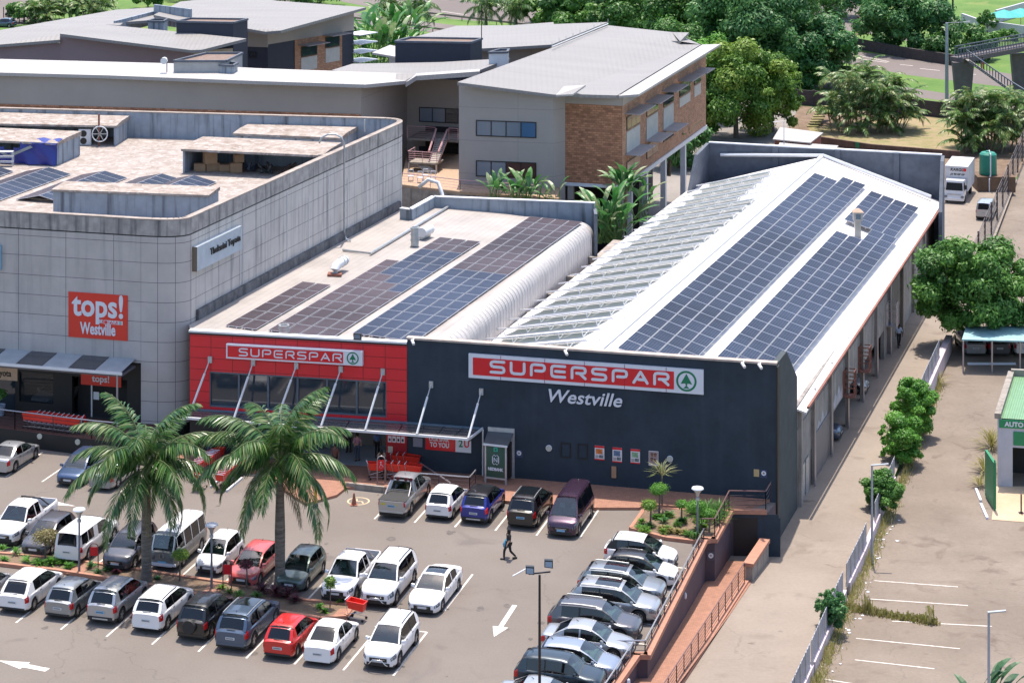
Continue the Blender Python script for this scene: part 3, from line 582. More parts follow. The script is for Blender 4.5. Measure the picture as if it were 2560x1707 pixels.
m=MB(); F2.box(m,0,F2.L,-3,5.0,-7,-6.7); F3.box(m,0,F3.L,-3,4.9,-6,-5.7); m.build('undercroft_wall',M['dark_int'],Bo)
for a in (.2,4.9,F2.L-.6): m=MB(); F2.box(m,a,a+.5,-3,5.0,-.6,-.1); m.build('column',M['beige_wall'],Bo)
for a in (3.5,9,16,24): m=MB(); F3.box(m,a,a+.5,-3,4.9,-.6,-.1); m.build('column',M['fascia'],Bo)
win(F1,Bo,1190,303,1341,343,4,[M['window_pale'],M['window_pale'],M['window_pale'],glass_mat('window_blue',(.05,.13,.25),.15)])
win(F1,Bo,1190,404,1341,444,4,[M['window_pale'],M['window_pale'],glass_mat('window_maroon',(.05,.01,.015),.3),glass_mat('window_maroon2',(.055,.012,.018),.3)])
# side bays: window, pale panel, sun shade
pale=mat('pale_panel',(.42,.42,.40),.7,var=.1); shade=mat('sunshade',(.30,.27,.27),.6)
bays=[(1566,1596,284,318,375,395,425),(1616,1641,258,285,343,353,390),(1658,1680,230,262,318,325,349),(1698,1722,203,236,262,0,0),(1735,1748,186,209,240,0,0)]
for k,(x0,x1,yt,yb,yp,y2,y3) in enumerate(bays):
    a0=F3.px(x0,(yt+yb)/2)[0]; a1=F3.px(x1+3,(yt+yb)/2)[0]; zt=F3.px((x0+x1)/2,yt)[1]; zb=F3.px((x0+x1)/2,yb)[1]; zp=F3.px((x0+x1)/2,yp)[1]
    m=MB(); F3.box(m,a0,a1,zb,zt,.003,.06); w_=m.build('window',M['frame_dark'],Bo)
    for i in range(3): m=MB(); b0=a0+(a1-a0)*i/3+.06; F3.box(m,b0,a0+(a1-a0)*(i+1)/3-.02,zb+.08,zt-.08,.0635,.075); m.build('pane',M['window_glass'],w_)
    m=MB(); F3.box(m,a0,a1,zp,zb-.15,.003,.05); m.build('spandrel_panel',pale,Bo)
    m=MB(); F3.box(m,a0-.6,a1+.3,zt+.35,zt+.43,.003,1.5); m.build('sunshade',shade,Bo)
    if y2:
        m=MB(); F3.box(m,a0-.6,a1+.3,zp-.02,zp+.05,.06,1.5); m.build('sunshade',shade,Bo)
        zt2=F3.px((x0+x1)/2,y2)[1]; zb2=F3.px((x0+x1)/2,y3)[1]; m=MB(); F3.box(m,a0,a1,zb2,zt2,.003,.06); w_=m.build('window',M['frame_dark'],Bo)
        for i in range(2): m=MB(); b0=a0+(a1-a0)*i/2+.06; F3.box(m,b0,a0+(a1-a0)*(i+1)/2-.02,zb2+.08,zt2-.08,.0635,.075); m.build('pane',M['window_glass'],w_)
roofpoly(Bo,'roof',[(1143,206,14.5),(1260,221,14.0),(1385,237,13.5),(1431,236,13.6),(1543,239,13.45),(1752,112,13.45),(1645,101,13.8),(1700,104,14.0),(1722,82,14.5),(1680,81,14.2),(1520,64,14.6),(1380,120,14.6)],.28,M['office_roof'])
roofpoly(Bo,'roof_edge_strip',[(1547,240,13.45),(1597,236,13.8),(1801,111,13.9),(1756,112,13.45)],.2,M['office_roof_white'])
roofpoly(Bo,'roof_flap',[(1390,238,13.65),(1432,236,13.7),(1464,213,14.4),(1410,216,13.75)],.15,M['office_roof_white'])
m=MB(); m.tube([P(1380,117,14.9),P(1520,60,14.9)],.06,5); 
for i in range(9): q=P(1380+140*i/8,118-56*i/8,14.6); m.bar(q,q+Vector((0,0,.6)),.05)
m.build('roof_rail',M['white_metal'],Bo)
# --- recessed block between, with balcony
A3=AT(1018,300,216);B3=AT(1150,303,214.5)
Br=thing('office_link',(A3.x,A3.y,5),'recessed taupe link between the offices behind the outside staircase','office block')
F4=facade(Br,'link_wall',A3,B3,0,12.2,M['taupe_wall'])
win(F4,Br,1048,270,1147,307,3,[M['window_pale'],M['window_pale'],M['window_glass']])
win(F4,Br,1112,368,1145,408,2); win(F4,Br,1048,366,1078,400,1)
m=MB(); F4.box(m,F4.L*.35,F4.L,5,7.6,.003,.05); m.build('dark_recess',M['dark_int'],Br)
roofpoly(Br,'link_roof',[(1012,203,12.9),(1041,187,13.3),(1199,176,13.9),(1275,146,14.0),(1100,156,13.6),(881,160,13.4),(829,176,13.4)],.25,M['office_roof'])
roofpoly(Br,'link_fascia_roof',[(1014,207,12.8),(1041,190,13.3),(1199,179,13.9),(1200,173,13.95),(1040,184,13.35)],.45,M['office_roof_white'])
# deck and retaining wall
m=MB(); dk=[P(1002,462,5.0),P(1150,480,5.0),P(1400,497,5.0),P(1400,470,5.0),P(1150,425,5.0),P(1010,395,5.0)]; m.slab([dk[0],dk[1],dk[2],dk[3],Vector((B3.x,B3.y,5)),Vector((A3.x,A3.y,5))],.2); m.build('deck',M['wood'],ground5)
W_=Wall(dk[0],dk[1]); m=MB(); W_.box(m,-2,W_.L+0,-3,4.8,-.4,-.02); m.build('retaining_wall',M['concrete'],ground5)
W_=Wall(dk[1],dk[2]); m=MB(); W_.box(m,0,W_.L,-3,4.8,-.4,-.02); m.build('retaining_wall',M['concrete'],ground5)
pinkrail=mat('pink_rail',(.50,.30,.32),.45,.3)
def railing(name,pts,label,h=1.0,n=4,step=1.5,m_=None,thick=.05,group=None,topm=None,cat='railing',parent=None):
    m_=m_ or M['rail_dark']; t=parent or thing(name,pts[0],label,cat,group)
    for p,q in zip(pts,pts[1:]):
        p=Vector(p);q=Vector(q); L_=(q-p).length; k=max(1,int(L_/step)); up=Vector((0,0,1))
        m=MB(); m.tube([p+up*h,q+up*h],thick*.8,6); m.build('top_rail',topm or M['steel'],t)
        m=MB()
        for i in range(1,n): z=h*i/n; m.tube([p+up*z,q+up*z],thick*.32,4)
        if n>1: m.build('wires',m_,t)
        for i in range(k+1): a=p+(q-p)*i/k; m=MB(); m.box(a.x-thick/2,a.x+thick/2,a.y-thick/2,a.y+thick/2,a.z,a.z+h-.01); m.build('post',m_,t)
    return t
railing('deck_railing',[dk[0]+Vector((0,.3,0)),dk[1]+Vector((0,.3,0)),P(1345,492,5.0)],'thin pink railing along the edge of the timber deck',1.0,4,3,pinkrail,.05,topm=pinkrail)
# outside staircase
st=thing('outdoor_staircase',AT(1050,455,205),'pink railed steel staircase zigzagging down from the upper balcony to the deck','staircase')
b0=AT(1018,345,212);b1=AT(1145,349,210.5); zb_=b0.z
Wb=Wall((b0.x,b0.y),(b1.x,b1.y)); m=MB(); Wb.box(m,0,Wb.L,zb_-.2,zb_,-4,0); m.build('balcony_floor',M['concrete'],st)
railing('x',[Wb.at(0,zb_),Wb.at(Wb.px(1088,345)[0],zb_)],'',1.15,6,2,pinkrail,.05,topm=pinkrail,parent=st); railing('x',[Wb.at(Wb.px(1122,345)[0],zb_),Wb.at(Wb.L,zb_)],'',1.15,6,2,pinkrail,.05,topm=pinkrail,parent=st)
l0=AT(1020,405,206);l1=AT(1092,409,205.2);zl_=l0.z
Wl=Wall((l0.x,l0.y),(l1.x,l1.y)); m=MB(); Wl.box(m,0,Wl.L,zl_-.15,zl_,-2,0); m.build('landing',M['concrete'],st)
railing('x',[Wl.at(0,zl_,-2),Wl.at(0,zl_),Wl.at(Wl.L,zl_)],'',1.0,5,1.2,pinkrail,.05,topm=pinkrail,parent=st)
s_t=(Wb.at(Wb.px(1090,345)[0],zb_),Wb.at(Wb.px(1118,345)[0],zb_)); s_b=(Wl.at(Wl.L*.66,zl_,-.6),Wl.at(Wl.L*.99,zl_,-.6))
m=MB()
for i in range(13):
    t_=i/12; a=s_b[0].lerp(s_t[0],t_);b=s_b[1].lerp(s_t[1],t_); m.bar(a,b,.42,.06)
m.build('steps',mat('step_pale',(.42,.38,.35),.8),st)
for k in (0,1): m=MB(); m.tube([s_b[k]+Vector((0,0,1)),s_t[k]+Vector((0,0,1))],.09,5); m.bar(s_b[k],s_t[k],.06,.25); m.build('handrail',pinkrail,st)
m=MB()
for i in range(8):
    t_=i/7; a=Vector(Wl.at(Wl.L*.25,zl_-.3,-.6)).lerp(Vector(Wl.at(Wl.L*.6,5.1,.2)),t_); m.bar(a,a+Wl.u*1.2,.42,.06)
m.build('steps',bpy.data.materials['step_pale'],st)
for a in (.05,Wl.L-.1): m=MB(); q=Wl.at(a,5,-.1); m.tube([q,q+Vector((0,0,zl_-5))],.1,6); m.build('post',M['steel'],st)
# --- long beige wing at the left
L0=P(0,188,13.3);L1=P(903,212,13.3);L2=AT(1018,203,216); L00=L0+(L0-L1)*1.2
Bl=thing('office_wing',(L1.x,L1.y,4),'long low beige office wing with a pale roof edge directly behind the showroom','office block')
wz=(L1-L00)
W5=facade(Bl,'long_wall',L00,L1,3,13.2,mat('beige_plain',(.33,.30,.275),.85,var=.05,scale=.3))
zb5=W5.px(600,277)[1]; m=MB(); W5.box(m,0,W5.L-.02,zb5-2,zb5,.003,.04); m.build('brick_base',M['brick'],Bl)
W6=Wall(L1,L2); m=MB(); m.face([W6.at(0,0),W6.at(W6.L,0),W6.at(W6.L,12.6),W6.at(0,13.2)],[(0,0),(W6.L,0),(W6.L,12.6),(0,13.2)]); m.build('end_wall',M['beige_wall'],Bl)
roofpoly(Bl,'wing_roof',[(-900,168,13.6),(0,182,13.6),(270,189,13.6),(640,203,13.6),(913,212,13.6),(1020,202,12.9),(1041,185,13.3),(640,171,13.7),(433,159,13.7),(0,148,13.7),(-900,130,13.7)],.32,M['office_roof_white'])
def boxhouse(name,label,corners,z0,z1,m_,topm,cat='plant room',rim=.25,group=None):
    """corners: photo px of the roof outline at height z1"""
    pts=[P(x,y,z1) for x,y in corners]; t=thing(name,(pts[0].x,pts[0].y,z0),label,cat,group); m=MB(); m.prism([(p.x,p.y) for p in pts],z0,z1); m.build('walls',m_,t)
    c=sum(pts,Vector((0,0,0)))/len(pts); inn=[c+(p-c)*(1-rim/ max(1.5,(p-c).length)) for p in pts]
    m=MB(); m.slab([Vector((p.x,p.y,z1+.012)) for p in inn],.01); m.build('gravel_roof',topm,t)
    m=MB()
    for i in range(len(pts)): p,q=pts[i],pts[(i+1)%len(pts)]; m.bar(Vector((p.x,p.y,z1+.1)),Vector((q.x,q.y,z1+.1)),.22,.2)
    m.build('rim',M['grey_parapet'],t); return t
gravel=ground_mat('gravel_roof',(.17,.12,.10),(.22,.16,.13),1.5,8,fvar=.2)
boxhouse('plant_room','pale grey plant room with a brown gravel top on the long office wing',[(434,156),(516,136),(606,136),(565,156)],13.3,14.65,mat('pale_grey_wall',(.36,.36,.36),.8),gravel)
boxhouse('water_tank','small open concrete box on the wing roof beside the plant room',[(549,166),(570,160),(594,161),(582,168)],13.3,14.3,M['blue_grey'],M['black'],'tank')
vt=thing('roof_dish',P(417,181,13.7),'white drum antenna on a short mast standing on the pale office roof','antenna')
q=P(417,181,13.7); m=MB(); m.tube([q,q+Vector((0,0,1.3))],.06,6); m.build('mast',M['steel'],vt); m=MB(); m.lathe([(0,-.3),(.32,-.3),(.32,.2),(0,.3)],(q.x-.25,q.y,q.z+1.1),12,'y'); m.build('drum',M['white_metal'],vt)
# --- mauve block
Bmv=thing('mauve_block',P(582,140,13),'office block with a mauve grey gable wall and a stepped grey metal roof','office block')
Q0=P(-600,120,13.2);Q1=P(150,98,13.6);Q2=P(484,126,13.0);Q3=P(582,112,13.3)
W7=facade(Bmv,'gable_wall',Q0,Q1,0,13.15,M['mauve_wall']); W8=facade(Bmv,'gable_wall',Q1,Q2,0,12.8,M['mauve_wall']); W9=facade(Bmv,'cream_wall',Q2,Q3,0,12.9,mat('cream_wall',(.42,.36,.27),.85))
m=MB(); m.face([W8.at(0,12.8,.001),W8.at(W8.L,12.8,.001),W8.at(0,13.9,.001)]); m.build('gable_piece',M['mauve_wall'],Bmv)
roofpoly(Bmv,'roof',[(150,85,14.3),(300,104,13.9),(478,126,13.3),(505,125,13.4),(616,97,14.0),(560,97,13.6),(262,62,14.3)],.3,M['office_roof'])
roofpoly(Bmv,'roof',[(-700,120,13.2),(0,112,13.2),(150,100,13.6),(150,86,14.0),(262,62,14.0),(300,64,13.6),(310,56,13.6),(390,50,13.6),(384,38,13.6),(450,15,13.6),(290,25,13.6),(0,76,13.6),(-700,150,14.0)][:12]+[(-700,98,13.6)],.3,M['office_roof'])
boxhouse('dark_plant_room','dark blue plant room with a flat brown top at the centre of the rear office roofs',[(441,57),(475,49),(619,51),(583,60)],10,15.2,M['dark_blue'],gravel)
boxhouse('open_tank','small grey open tank beside the dark plant room',[(370,56),(385,51),(419,51),(408,57)],13.3,14.6,M['blue_grey'],M['black'],'tank')
m=MB(); A=P(384,38,13.6);Bq=P(475,50,13.6); W_=Wall(A,Bq); W_.box(m,0,W_.L,12.5,14.8,-.3,0); A2=P(290,62,13.6); W_=Wall(A2,A); W_.box(m,0,W_.L,12.5,14.0,-.3,0); m.build('roof_step_wall',M['blue_grey'],Bmv)
# --- rear brick office
Brr=thing('rear_office',P(700,78,14),'rear office with dark blue and brick walls under a deep overhanging metal roof','office block')
U0=AT(590,90,247);U1=AT(669,112,246);U2=P(885,40,13.0)
W10=Wall(U0,U1); m=MB(); W10.box(m,0,W10.L,11.0,13.4,-.3,0); m.build('beige_band',M['taupe_wall'],Brr); m=MB(); W10.box(m,0,W10.L,0,11.0,-.3,-.05); m.build('dark_wall',M['dark_blue'],Brr)
W11=Wall(U1,U2); zz=W11.px(670,112)[1]
m=MB(); W11.box(m,0,W11.L,zz,13.3,-.3,0); m.build('beige_band',M['taupe_wall'],Brr)
ab=W11.px(737,130)[0]; ac=W11.px(855,100)[0]
m=MB(); W11.box(m,0,ab,0,zz,-.3,-.05); W11.box(m,ac,W11.L,0,zz,-.3,-.05); m.build('dark_wall',M['dark_blue'],Brr)
m=MB(); W11.box(m,ab,ac,0,zz,-.3,.02); m.build('brick_wall',bpy.data.materials['side_brick'],Brr)
for x0,x1,yt,yb,yp in ((752,792,116,140,175),(813,848,92,118,155)):
    a0,a1=W11.px(x0,yt)[0],W11.px(x1,yb)[0]; a0,a1=min(a0,a1),max(a0,a1); zt=W11.px((x0+x1)/2,yt-2)[1]; zb=W11.px((x0+x1)/2,yb)[1]; zp=W11.px((x0+x1)/2,yp)[1]
    m=MB(); W11.box(m,a0,a1,zb,zt,.023,.08); w_=m.build('window',M['frame_dark'],Brr); m=MB(); W11.box(m,a0+.1,a1-.1,zb+.1,zt-.1,.083,.09); m.build('pane',M['window_glass'],w_)
    m=MB(); W11.box(m,a0,a1,zp,zb-.1,.023,.07); m.build('spandrel_panel',pale,Brr); m=MB(); W11.box(m,a0-.5,a1+.5,zt+.2,zt+.27,.023,1.6); m.build('sunshade',shade,Brr)
win(W10,Brr,677-60,131,700-60,145,3)
m=MB()
for i in range(7): W11.box(m,W11.L-.2,W11.L+3.2,zz-.6-i*1.05,zz-.5-i*1.05,-1.5,1.0)
m.build('louvres',M['fascia'],Brr)
roofpoly(Brr,'roof',[(384,38,14.0),(440,50,13.8),(475,49,13.8),(560,60,13.8),(617,72,13.8),(664,80,13.7),(702,77,13.9),(915,19,14.0),(695,3,14.2),(600,-12,14.4),(450,5,14.2)],.3,M['office_roof'])
# --- right rear roofs
Bq_=thing('rear_pavilion',P(1100,156,13),'low office pavilion with a grey metal roof and a dark blue plant room on it','office block')
roofpoly(Bq_,'roof',[(1100,120,13.3),(1202,122,13.5),(1280,118,13.6),(1380,112,13.8),(1520,56,13.8),(1384,61,13.6),(1384,56,13.6),(1280,64,13.4),(1142,65,13.2),(1020,97,13.2),(1000,104,13.2)],.3,M['office_roof'])
m=MB(); W_=Wall(P(1200,124,13.2),P(1378,118,13.2)); W_.box(m,0,W_.L,5,13.2,-.3,0); m.build('back_wall',M['beige_wall'],Bq_)
boxhouse('blue_plant_room','long dark blue plant room with a flat brown top in front of the rear pavilion',[(988,107),(1025,97),(1205,100),(1176,110)],8,15.0,M['dark_blue'],gravel)
q=P(1204,101,15); t=thing('mast_aerial',q,'thin black aerial mast on the corner of the long blue plant room','aerial'); m=MB(); m.tube([q,q+Vector((0,0,3.6))],.05,5); m.build('mast',M['black'],t)
roofpoly(Bq_,'porch_roof',[(930,132,12.0),(988,142,12.0),(990,116,12.0),(975,113,12.0)],.2,M['office_roof_white'])
m=MB(); W_=Wall(P(972,144,11.8),P(990,146,11.8)); W_.box(m,0,W_.L,3,11.8,-.3,0); m.build('porch_wall',M['beige_wall'],Bq_)
boxhouse('skylight_box','white framed open box on the roof beside the recessed link',[(1222,135),(1250,127),(1272,127),(1268,134)],13.5,14.9,M['fascia'],M['black'],'skylight')
m=MB(); W_=Wall(P(988,146,13.2),P(1175,158,13.2))
# ================================================================ ROADS AND GROUND COVER BEHIND
GZ=-2.92
def road(name,pts,m_,k=1,z=None):
    return sheet(name,[P(x,y,GZ+.004*k if z is None else z) for x,y in pts],m_)
road('freeway',[(600,-40),(886,32),(1040,52),(1172,68),(1340,90),(1700,135),(2050,185),(2268,219),(2470,250),(2700,282),(2700,300),(2386,256),(2250,238),(2000,215),(1700,165),(1344,124),(1080,82),(886,58),(600,0)],M['road'],1)
road('freeway_far',[(640,-90),(870,-8),(1100,-8),(1300,24),(1700,70),(2070,120),(2222,140),(2400,166),(2560,190),(2700,206),(2700,240),(2468,213),(2268,188),(2070,150),(1700,110),(1330,60),(1180,52),(1040,40),(860,6),(640,-60)],M['road'],1)
road('side_road',[(2000,52),(2040,30),(2060,-30),(2160,-30),(2150,32),(2150,45),(2170,62),(2210,72),(2300,90),(2300,110),(2194,88),(2080,72)],M['road'],2)
road('upper_left_road',[(-300,-20),(0,-6),(70,0),(160,20),(110,40),(60,62),(-300,60)],M['road'],2)
road('dry_lawn',[(2020,320),(2260,285),(2400,300),(2410,385),(2260,388),(2120,360),(2040,350)],M['drygrass'],2)
road('dirt_and_shade_yard',[(1500,560),(1560,420),(1640,300),(1720,235),(1990,264),(2260,287),(2500,330),(2560,330),(2560,420),(2380,640),(2100,720)],M['soil'],1)  # bare soil; its dark colour also stands in for shade under the trees
for i,(a,b) in enumerate([((2070,120+17),(2218,157)),((2300,172),(2350,177)),((2395,183),(2440,187)),((2250,162),(2282,165)),((2150,140),(2222,155)),((2075,45),(2152,57)),((1100,28),(1166,38))]):
    p=P(*a,GZ+.012); q=P(*b,GZ+.012); d=(q-p).normalized(); n=Vector((-d.y,d.x,0))*.12; sheet('lane_line',[p-n,q-n,q+n,p+n],M['white_line'])
guard=[((886,58),(1080,80)),((1040,36),(1172,58)),((1088,-2),(1200,8))]
gm=mat('guard_rail',(.20,.15,.14),.6,.3,var=.2)
lab=['guard rail along the near edge of the freeway, closest to the rear office','guard rail on the grass strip between the two carriageways','guard rail on the far side of the freeway']
for (a,b),l_ in zip([((880,54),(1440,130)),((1030,38),(1330,74)),((1085,-4),(1300,22))],lab):
    p=P(*a,GZ);q=P(*b,GZ); t=thing('guard_rail',p,l_,'guard rail','guard rails beside the freeway'); m=MB(); m.bar(p+Vector((0,0,.7)),q+Vector((0,0,.7)),.08,.32); m.build('beam',gm,t)
    n=int((q-p).length/4)
    for i in range(n+1): r_=p+(q-p)*i/n; m=MB(); m.box(r_.x-.07,r_.x+.07,r_.y+.04,r_.y+.18,GZ,GZ+.65); m.build('post',gm,t)
# boundary walls
t=thing('boundary_wall',P(2270,290,GZ),'dark precast boundary wall between the dry lawn and the freeway','boundary wall')
pts=[P(1990,262,GZ),P(2260,284,GZ),P(2400,300,GZ),P(2600,330,GZ)]
m=MB(); wallrun(m,[Vector((p.x,p.y,0)) for p in pts],lambda p:GZ,lambda p:GZ+2.0,.2); m.build('panels',mat('dark_precast',(.055,.045,.045),.9,var=.3,grid=(2.2,.35,.02,(.6,.6,.6),0)),t)
for p,q in zip(pts,pts[1:]):
    n=int((q-p).length/2.2)
    for i in range(n+1): r_=p+(q-p)*i/n; m=MB(); m.box(r_.x-.12,r_.x+.12,r_.y-.2,r_.y+.12,GZ,GZ+2.12); m.build('post',bpy.data.materials['dark_precast'],t)
t=thing('yard_wall',P(2120,360,GZ),'low brown retaining wall in front of the dry lawn','retaining wall')
pts=[P(1950,345,GZ),P(2060,362,GZ),P(2180,380,GZ),P(2400,398,GZ)]
m=MB(); wallrun(m,[Vector((p.x,p.y,0)) for p in pts],lambda p:GZ,lambda p:GZ+.9,.3); m.build('wall',mat('brown_wall',(.11,.065,.05),.9,var=.3,streak=.4),t)
W_=Wall(P(2062,364,GZ),P(2180,382,GZ)); m=MB(); a,_=W_.px(2141,366); W_.box(m,a-.0,a+.5,GZ+.35,GZ+1.0,.16,.2); m.build('notice_board',M['sign_green'],t)
# ================================================================ SIGNS
GL={'S':[[(1,1),(.22,1),(.05,.93),(0,.8),(0,.7),(.05,.58),(.2,.52),(.8,.5),(.95,.43),(1,.3),(1,.18),(.95,.06),(.8,0),(0,0)]],
'U':[[(0,1),(0,.25),(.06,.07),(.22,0),(.78,0),(.94,.07),(1,.25),(1,1)]],
'P':[[(0,0),(0,.78),(.06,.94),(.22,1),(.8,1),(.95,.93),(1,.8),(1,.62),(.95,.49),(.8,.42),(.32,.42)]],
'E':[[(1,1),(.22,1),(.05,.93),(0,.8),(0,.2),(.05,.06),(.22,0),(1,0)],[(.3,.5),(.97,.5)]],
'R':[[(0,0),(0,.78),(.06,.94),(.22,1),(.8,1),(.95,.93),(1,.8),(1,.66),(.95,.53),(.8,.46),(.34,.46)],[(.6,.42),(1,0)]],
'A':[[(0,0),(.5,1),(1,0)],[(.36,.30),(.74,.30)]]}
def stroke_text(W_,word,a0,a1,z0,z1,wd,mat_,par,d=.05,name='lettering'):
    m=MB(); n=len(word); cw=(a1-a0)/(n+(n-1)*.28); k=0
    for i,chh in enumerate(word):
        b=a0+i*cw*1.28
        for line in GL[chh]:
            pts=[(b+wd/2+x*(cw-wd),z0+wd/2+y*(z1-z0-wd)) for x,y in line]
            for (x0,y0),(x1,y1) in zip(pts,pts[1:]):
                L_=math.hypot(x1-x0,y1-y0); nx,ny=-(y1-y0)/L_*wd/2,(x1-x0)/L_*wd/2; k+=1; W_.quad(m,[(x0-nx,y0-ny),(x1-nx,y1-ny),(x1+nx,y1+ny),(x0+nx,y0+ny)],d+.0012*(k%9),.03)
            for (x0,y0) in pts: k+=1; W_.quad(m,[(x0+wd/2*math.cos(t*math.pi/5),y0+wd/2*math.sin(t*math.pi/5)) for t in range(10)],d+.012+.0012*(k%7),.03)
    return m.build(name,mat_,par)
def fir_logo(W_,a,z,r,par,d=.05):
    m=MB(); n=28
    for i in range(n):
        t0,t1=2*math.pi*i/n,2*math.pi*(i+1)/n; W_.quad(m,[(a+r*math.cos(t0),z+r*math.sin(t0)),(a+r*math.cos(t1),z+r*math.sin(t1)),(a+.8*r*math.cos(t1),z+.8*r*math.sin(t1)),(a+.8*r*math.cos(t0),z+.8*r*math.sin(t0))][::-1],d)
    T=[(0,.72),(-.56,-.28),(-.12,-.22),(-.06,-.45),(-.22,-.62),(.22,-.62),(.06,-.45),(.12,-.22),(.56,-.28)]
    W_.quad(m,[(a+x*r,z+y*r) for x,y in [T[0],T[1],T[2]]],d); W_.quad(m,[(a+x*r,z+y*r) for x,y in [T[0],T[2],T[7]]],d); W_.quad(m,[(a+x*r,z+y*r) for x,y in [T[0],T[7],T[8]]],d)
    W_.quad(m,[(a+x*r,z+y*r) for x,y in [T[2],T[3],T[6],T[7]]],d); W_.quad(m,[(a+x*r,z+y*r) for x,y in [(-.06,-.45),(-.30,-.70),(.30,-.70),(.06,-.45)]],d)
    return m.build('tree_emblem',M['sign_green'],par)
def signboard(W_,label,corners,boardm,border=None,th=.15,name='shop_sign',group=None):
    """corners: px TL,TR,BR,BL"""
    c=[W_.px(*p) for p in corners]; a0=(c[0][0]+c[3][0])/2;a1=(c[1][0]+c[2][0])/2; zt=(c[0][1]+c[1][1])/2; zb=(c[2][1]+c[3][1])/2
    t=thing(name,W_.at(a0,zb,0),label,'sign',group); m=MB(); W_.box(m,a0,a1,zb,zt,.004,th); m.build('board',border or boardm,t); return t,a0,a1,zb,zt
t,a0,a1,zb,zt=signboard(WF,'large red and white supermarket sign with a green tree emblem on the dark blue wall',[(1173,879),(1760,926),(1759,988),(1173,939)],M['sign_white'])
ar=WF.px(1686,955)[0]; m=MB(); WF.box(m,a0+.28,ar,zb+.2,zt-.22,.15,.17); m.build('red_field',M['red'],t)
m=MB(); 
for f in (.14,.33,.50,.67,.845): m2=a0+(a1-a0)*f; WF.box(m,m2-.012,m2+.012,zb,zt,.15,.1735)
m.build('panel_joints',mat('joint',(.25,.01,.02),.6),t)
sa0=WF.px(1226,915)[0]; sa1=WF.px(1675,955)[0]; hh=(zt-zb)
stroke_text(WF,'SUPERSPAR',sa0,sa1,zb+hh*.25,zb+hh*.80,.17,M['sign_white'],t,.18)
fir_logo(WF,WF.px(1717,957)[0],zb+hh*.5,hh*.42,t,.16)
t=thing('wall_lettering',WF.at(WF.px(1372,1000)[0],5,0),'white italic place name lettering below the large supermarket sign','lettering')
am=WF.px(1372,1003); ae=WF.px(1556,1020)[0]
o=WF.text('letters','Westville',am[0],am[1],1.12,M['sign_white'],t,.04,offset=.014,shear=.25,extrude=.03)
w_=max(v.co.x for v in o.data.vertices)-min(v.co.x for v in o.data.vertices)
def fit(o,W_,a0,a1):
    """stretch a lettering mesh along its wall so it spans a0..a1"""
    org=ORG.get(o.parent.name) if o.parent else Vector((0,0,0)); vs=o.data.vertices
    A=[((v.co+org)-W_.o).dot(W_.u) for v in vs]; mn,mx=min(A),max(A); s=(a1-a0)/(mx-mn)
    for v,a in zip(vs,A): v.co+=W_.u*((a0+(a-mn)*s)-a)
fit(o,WF,am[0],ae)
# small red-front sign
t,a0,a1,zb,zt=signboard(RW,'smaller red and white supermarket sign with a green tree emblem on the red panelled front',[(568,855),(909,877),(909,914),(570,890)],M['sign_white'],th=.3)
ar=RW.px(861,895)[0]; m=MB(); RW.box(m,a0+.1,ar,zb+.1,zt-.1,.3,.315); m.build('red_field',M['red'],t); hh=zt-zb
stroke_text(RW,'SUPERSPAR',RW.px(601,880)[0],RW.px(858,890)[0],zb+hh*.22,zb+hh*.78,.085,M['sign_white'],t,.32); fir_logo(RW,RW.px(885,895)[0],zb+hh*.5,hh*.43,t,.31)
# showroom corner signs
FT=Wall(T0,T1)
t,a0,a1,zb,zt=signboard(FT,'square orange red liquor shop sign on the grey panelled showroom front',[(171,729),(319,738),(320,851),(173,842)],M['sign_red2'],th=.06)
L_=a1-a0; H_=zt-zb
def lettr(W_,s,a0,a1,z,size,mt,t,d,**k): o=W_.text('letters',s,a0,z,size,mt,t,d,**k); fit(o,W_,a0,a1); return o
lettr(FT,'tops!',a0+.06*L_,a1-.07*L_,zb+H_*.50,2.05,M['sign_white'],t,.075,offset=.05)
lettr(FT,'at',a0+.52*L_,a0+.585*L_,zb+H_*.36,.42,M['sign_white'],t,.075,offset=.01)
m=MB(); FT.box(m,a0+.60*L_,a0+.92*L_,zb+H_*.345,zb+H_*.425,.06,.07); m.build('small_plate',M['sign_white'],t)
m=MB(); FT.box(m,a0+.61*L_,a0+.835*L_,zb+H_*.355,zb+H_*.415,.07,.074); m.build('small_red',M['red'],t); lettr(FT,'SPAR',a0+.66*L_,a0+.825*L_,zb+H_*.365,.27,M['sign_white'],t,.078,offset=.006); fir_logo(FT,a0+.88*L_,zb+H_*.385,.11,t,.073)
lettr(FT,'Westville',a0+.20*L_,a0+.80*L_,zb+H_*.10,1.05,M['sign_white'],t,.075,offset=.03)
t,a0,a1,zb,zt=signboard(SF,'small orange red liquor shop sign above the dark shop entrance',[(204,933),(304,940),(304,967),(204,960)],M['sign_red2'],th=.1)
lettr(SF,'tops!',a0+.28*(a1-a0),a0+.71*(a1-a0),zb+.26,.62,M['sign_white'],t,.115,offset=.012)
t,a0,a1,zb,zt=signboard(SF,'beige showroom name sign cut off by the left edge of the picture',[(-70,908),(45,917),(45,951),(-70,942)],mat('sign_beige',(.50,.34,.24),.5),th=.1)
lettr(SF,'Toyota',SF.px(-18,935)[0],SF.px(30,935)[0],zb+.26,.6,M['black'],t,.115,offset=.012)
t,a0,a1,zb,zt=signboard(FT,'pale blue sign edge on the grey wall at the far left of the picture',[(-120,604),(5,612),(5,674),(-120,666)],mat('sign_paleblue',(.22,.38,.48),.4),th=.2)
SWl=Wall(T2,T3)
t,a0,a1,zb,zt=signboard(SWl,'long white showroom name sign on the side wall near the rounded corner',[(480,615),(592,566),(594,622),(481,678)],mat('sign_silver',(.42,.47,.52),.25),th=.35)
